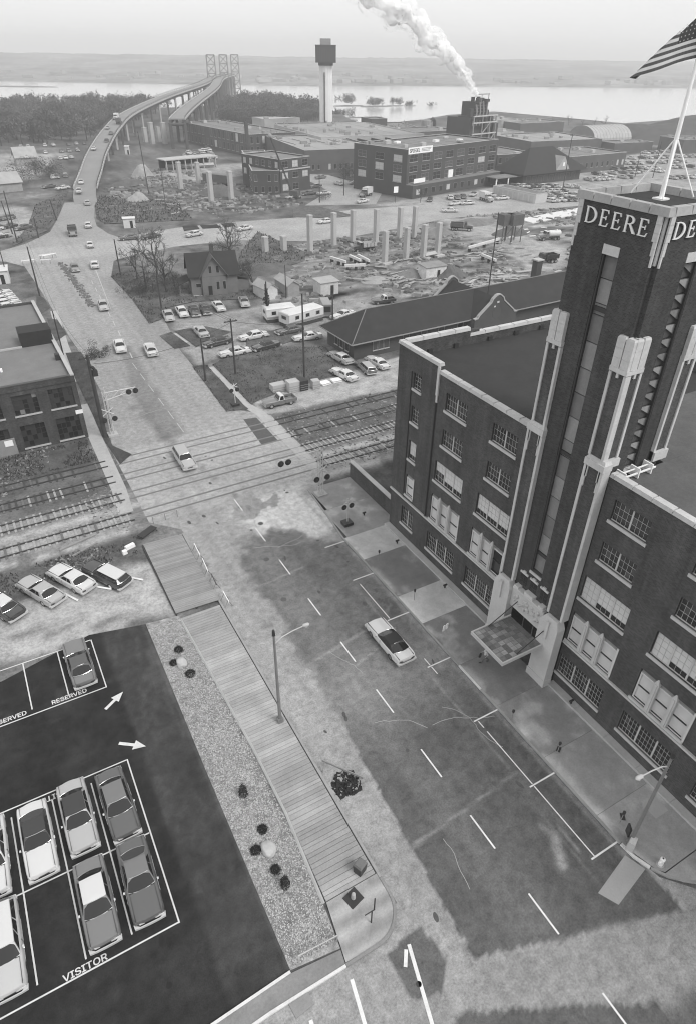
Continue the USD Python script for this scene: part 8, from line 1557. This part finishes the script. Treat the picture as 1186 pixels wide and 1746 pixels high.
R2 = 'cars parked in the far right lot'; L2 = 'of the far lot behind the tower'
for a, b, n in (((240.45, 218.92), (264.57, 216.47), 9), ((255.32, 229.77), (294.21, 223.54), 13), ((273.99, 236.69), (319.04, 226.67), 14), ((295.44, 248.11), (335.63, 239.30), 12), ((313.46, 261.03), (355.77, 252.44), 12), ((338.65, 273.08), (367.90, 271.48), 8), ((277.57, 206.96), (293.12, 205.14), 5)): row(a, b, n, 1.6, R2, L2, .2)
R3 = 'cars parked by the long mill'; L3 = 'between second bridge and long mill'
for a, b, n in (((114.42, 370.52), (127.62, 377.83), 7), ((108.67, 358.34), (125.62, 360.63), 9), ((108.74, 346.75), (122.93, 347.36), 7), ((133.59, 394.82), (125.82, 365.56), 3)): row(a, b, n, 1.4, R3, L3)
R4 = 'cars standing below the woods'; L4 = 'in the clearing below the woods'
for a, b, n in (((40.72, 428.70), (78.24, 433.06), 9), ((49.11, 398.90), (72.42, 404.26), 6), ((52.72, 373.75), (63.03, 378.37), 4), ((39.69, 316.53), (47.39, 321.36), 4)): row(a, b, n, 1.5, R4, L4, .25)
R5 = 'cars parked behind the warehouse'; L5 = 'white car in the packed row behind the warehouse roof'
for k in range(5):
    c = np.array((5.44, 149.80)) * (1 - k / 5) + np.array((4.15, 163.41)) * k / 5; vehicle_at('sedan', 'white', 'white', (c[0], c[1], 0.15, .012), L5, R5, 'car')
R6 = 'cars at the left edge beyond the junction'; L6 = 'of the crowded yard at the left edge'
for a, b, n in (((8.52, 226.24), (15.12, 228.98), 5), ((7.60, 216.26), (12.49, 216.96), 3), ((9.67, 238.82), (15.58, 241.58), 4)): row(a, b, n, .3, R6, L6, .1)

# ---------------------------------------------------------------- smoke and haze
g_ = np.random.default_rng(91); base = np.array((*(233.46, 284.69), 0.0)); right = np.array([math.cos(YAW), -math.sin(YAW), 0]); away = np.array([math.sin(YAW), math.cos(YAW), 0])
st0 = base + right * -3 + away * 4 + [0, 0, H26 * 0.99]; sm = None
for k in range(44):
    q = k / 43; c = st0 + right * (-(46 * q + 22 * q * q)) + [0, 0, 46 * q ** 0.9] + away * 8 * q; rad = 1.0 + 8.5 * q ** 0.85
    for j in range(5):
        o = g_.normal(size=3); o = o / np.linalg.norm(o) * rad * .75 * g_.random(); s_ = m3.Manifold.sphere(rad * g_.uniform(.35, .62), 20).translate(tuple(c + o)); sm = s_ if sm is None else sm + s_
sm = sm.refine_to_length(1.6); k_ = sm.to_mesh(); V = np.array(k_.vert_properties[:, :3]); tmh = trimesh.Trimesh(V, k_.tri_verts, process=False); V = V + tmh.vertex_normals * ((meshkit.fbm(V / 3.0, 4, 5) - .5) * 2.2)[:, None] * np.clip((np.linalg.norm(V - st0, axis=1) / 30), .1, 1)[:, None]
trimesh.smoothing.filter_laplacian(tmh, lamb=0.5, iterations=4); V = np.array(tmh.vertices)
def puff_mesh(scale, seed):
    return V + tmh.vertex_normals * (scale + (meshkit.fbm(V / 2.2, 4, seed) - .5) * 1.8)[:, None] * np.clip((np.linalg.norm(V - st0, axis=1) / 26), .12, 1)[:, None]
far_ = np.clip(np.linalg.norm(V - st0, axis=1) / 95, 0, 1)
sm_nodes = {'t': ('geometry', {}), 'n': ('noise_texture', {'scale': 0.13, 'detail': 5, 'roughness': 0.6}), 'a': ('attribute', {'attribute': 'tone'}), 's': ('math', {'math_type': 'add'}), 'r': ('map_range', {'from_min': 0.42, 'from_max': 0.72, 'to_min': 0.0, 'to_max': 0.97, 'clamp': True}),
    'd': ('diffuse_bsdf', {'color': g3(0.85)}), 'tl': ('translucent_bsdf', {'color': g3(0.92)}), 'm1': ('mix_closure', {'fac': 0.35}), 'tr': ('transparent_bsdf', {}), 'm2': ('mix_closure', {})}
smoke = usdkit.material(stage, '/World/Looks/smoke', sm_nodes, [('t.position', 'n.vector'), ('n.fac', 's.value1'), ('a.fac', 's.value2'), ('s.value', 'r.value'), ('r.result', 'm2.fac'), ('d.BSDF', 'm1.closure1'), ('tl.BSDF', 'm1.closure2'), ('m1.closure', 'm2.closure1'), ('tr.BSDF', 'm2.closure2')], surface='m2.closure')
mbs = MB(); tn = []
for k, sc in enumerate((-1.4, 1.3)):
    mbs.add(puff_mesh(sc, 5 + k), k_.tri_verts); tn.append((-0.32, 0.10)[k] + (0.44, 0.26)[k] * far_ ** 1.5)
pth = one('smoke', mbs, smoke, 'billowing white smoke drifting left from the plant chimneys', 'smoke', kind='stuff', smooth=True)
UsdGeom.PrimvarsAPI(stage.GetPrimAtPath(pth)).CreatePrimvar('tone', Sdf.ValueTypeNames.Color3fArray, 'vertex').Set(Vt.Vec3fArray.FromNumpy(np.repeat(np.concatenate(tn)[:, None], 3, 1).astype(np.float32)))
hz = usdkit.material(stage, '/World/Looks/haze', {'v': ('principled_volume', {'color': g3(0.9), 'density': 0.00042, 'anisotropy': 0.2})}, volume='v.volume')
one('haze', MB().box(-6100, 9100, -800, 6100, -25, 100), hz, kind='stuff')
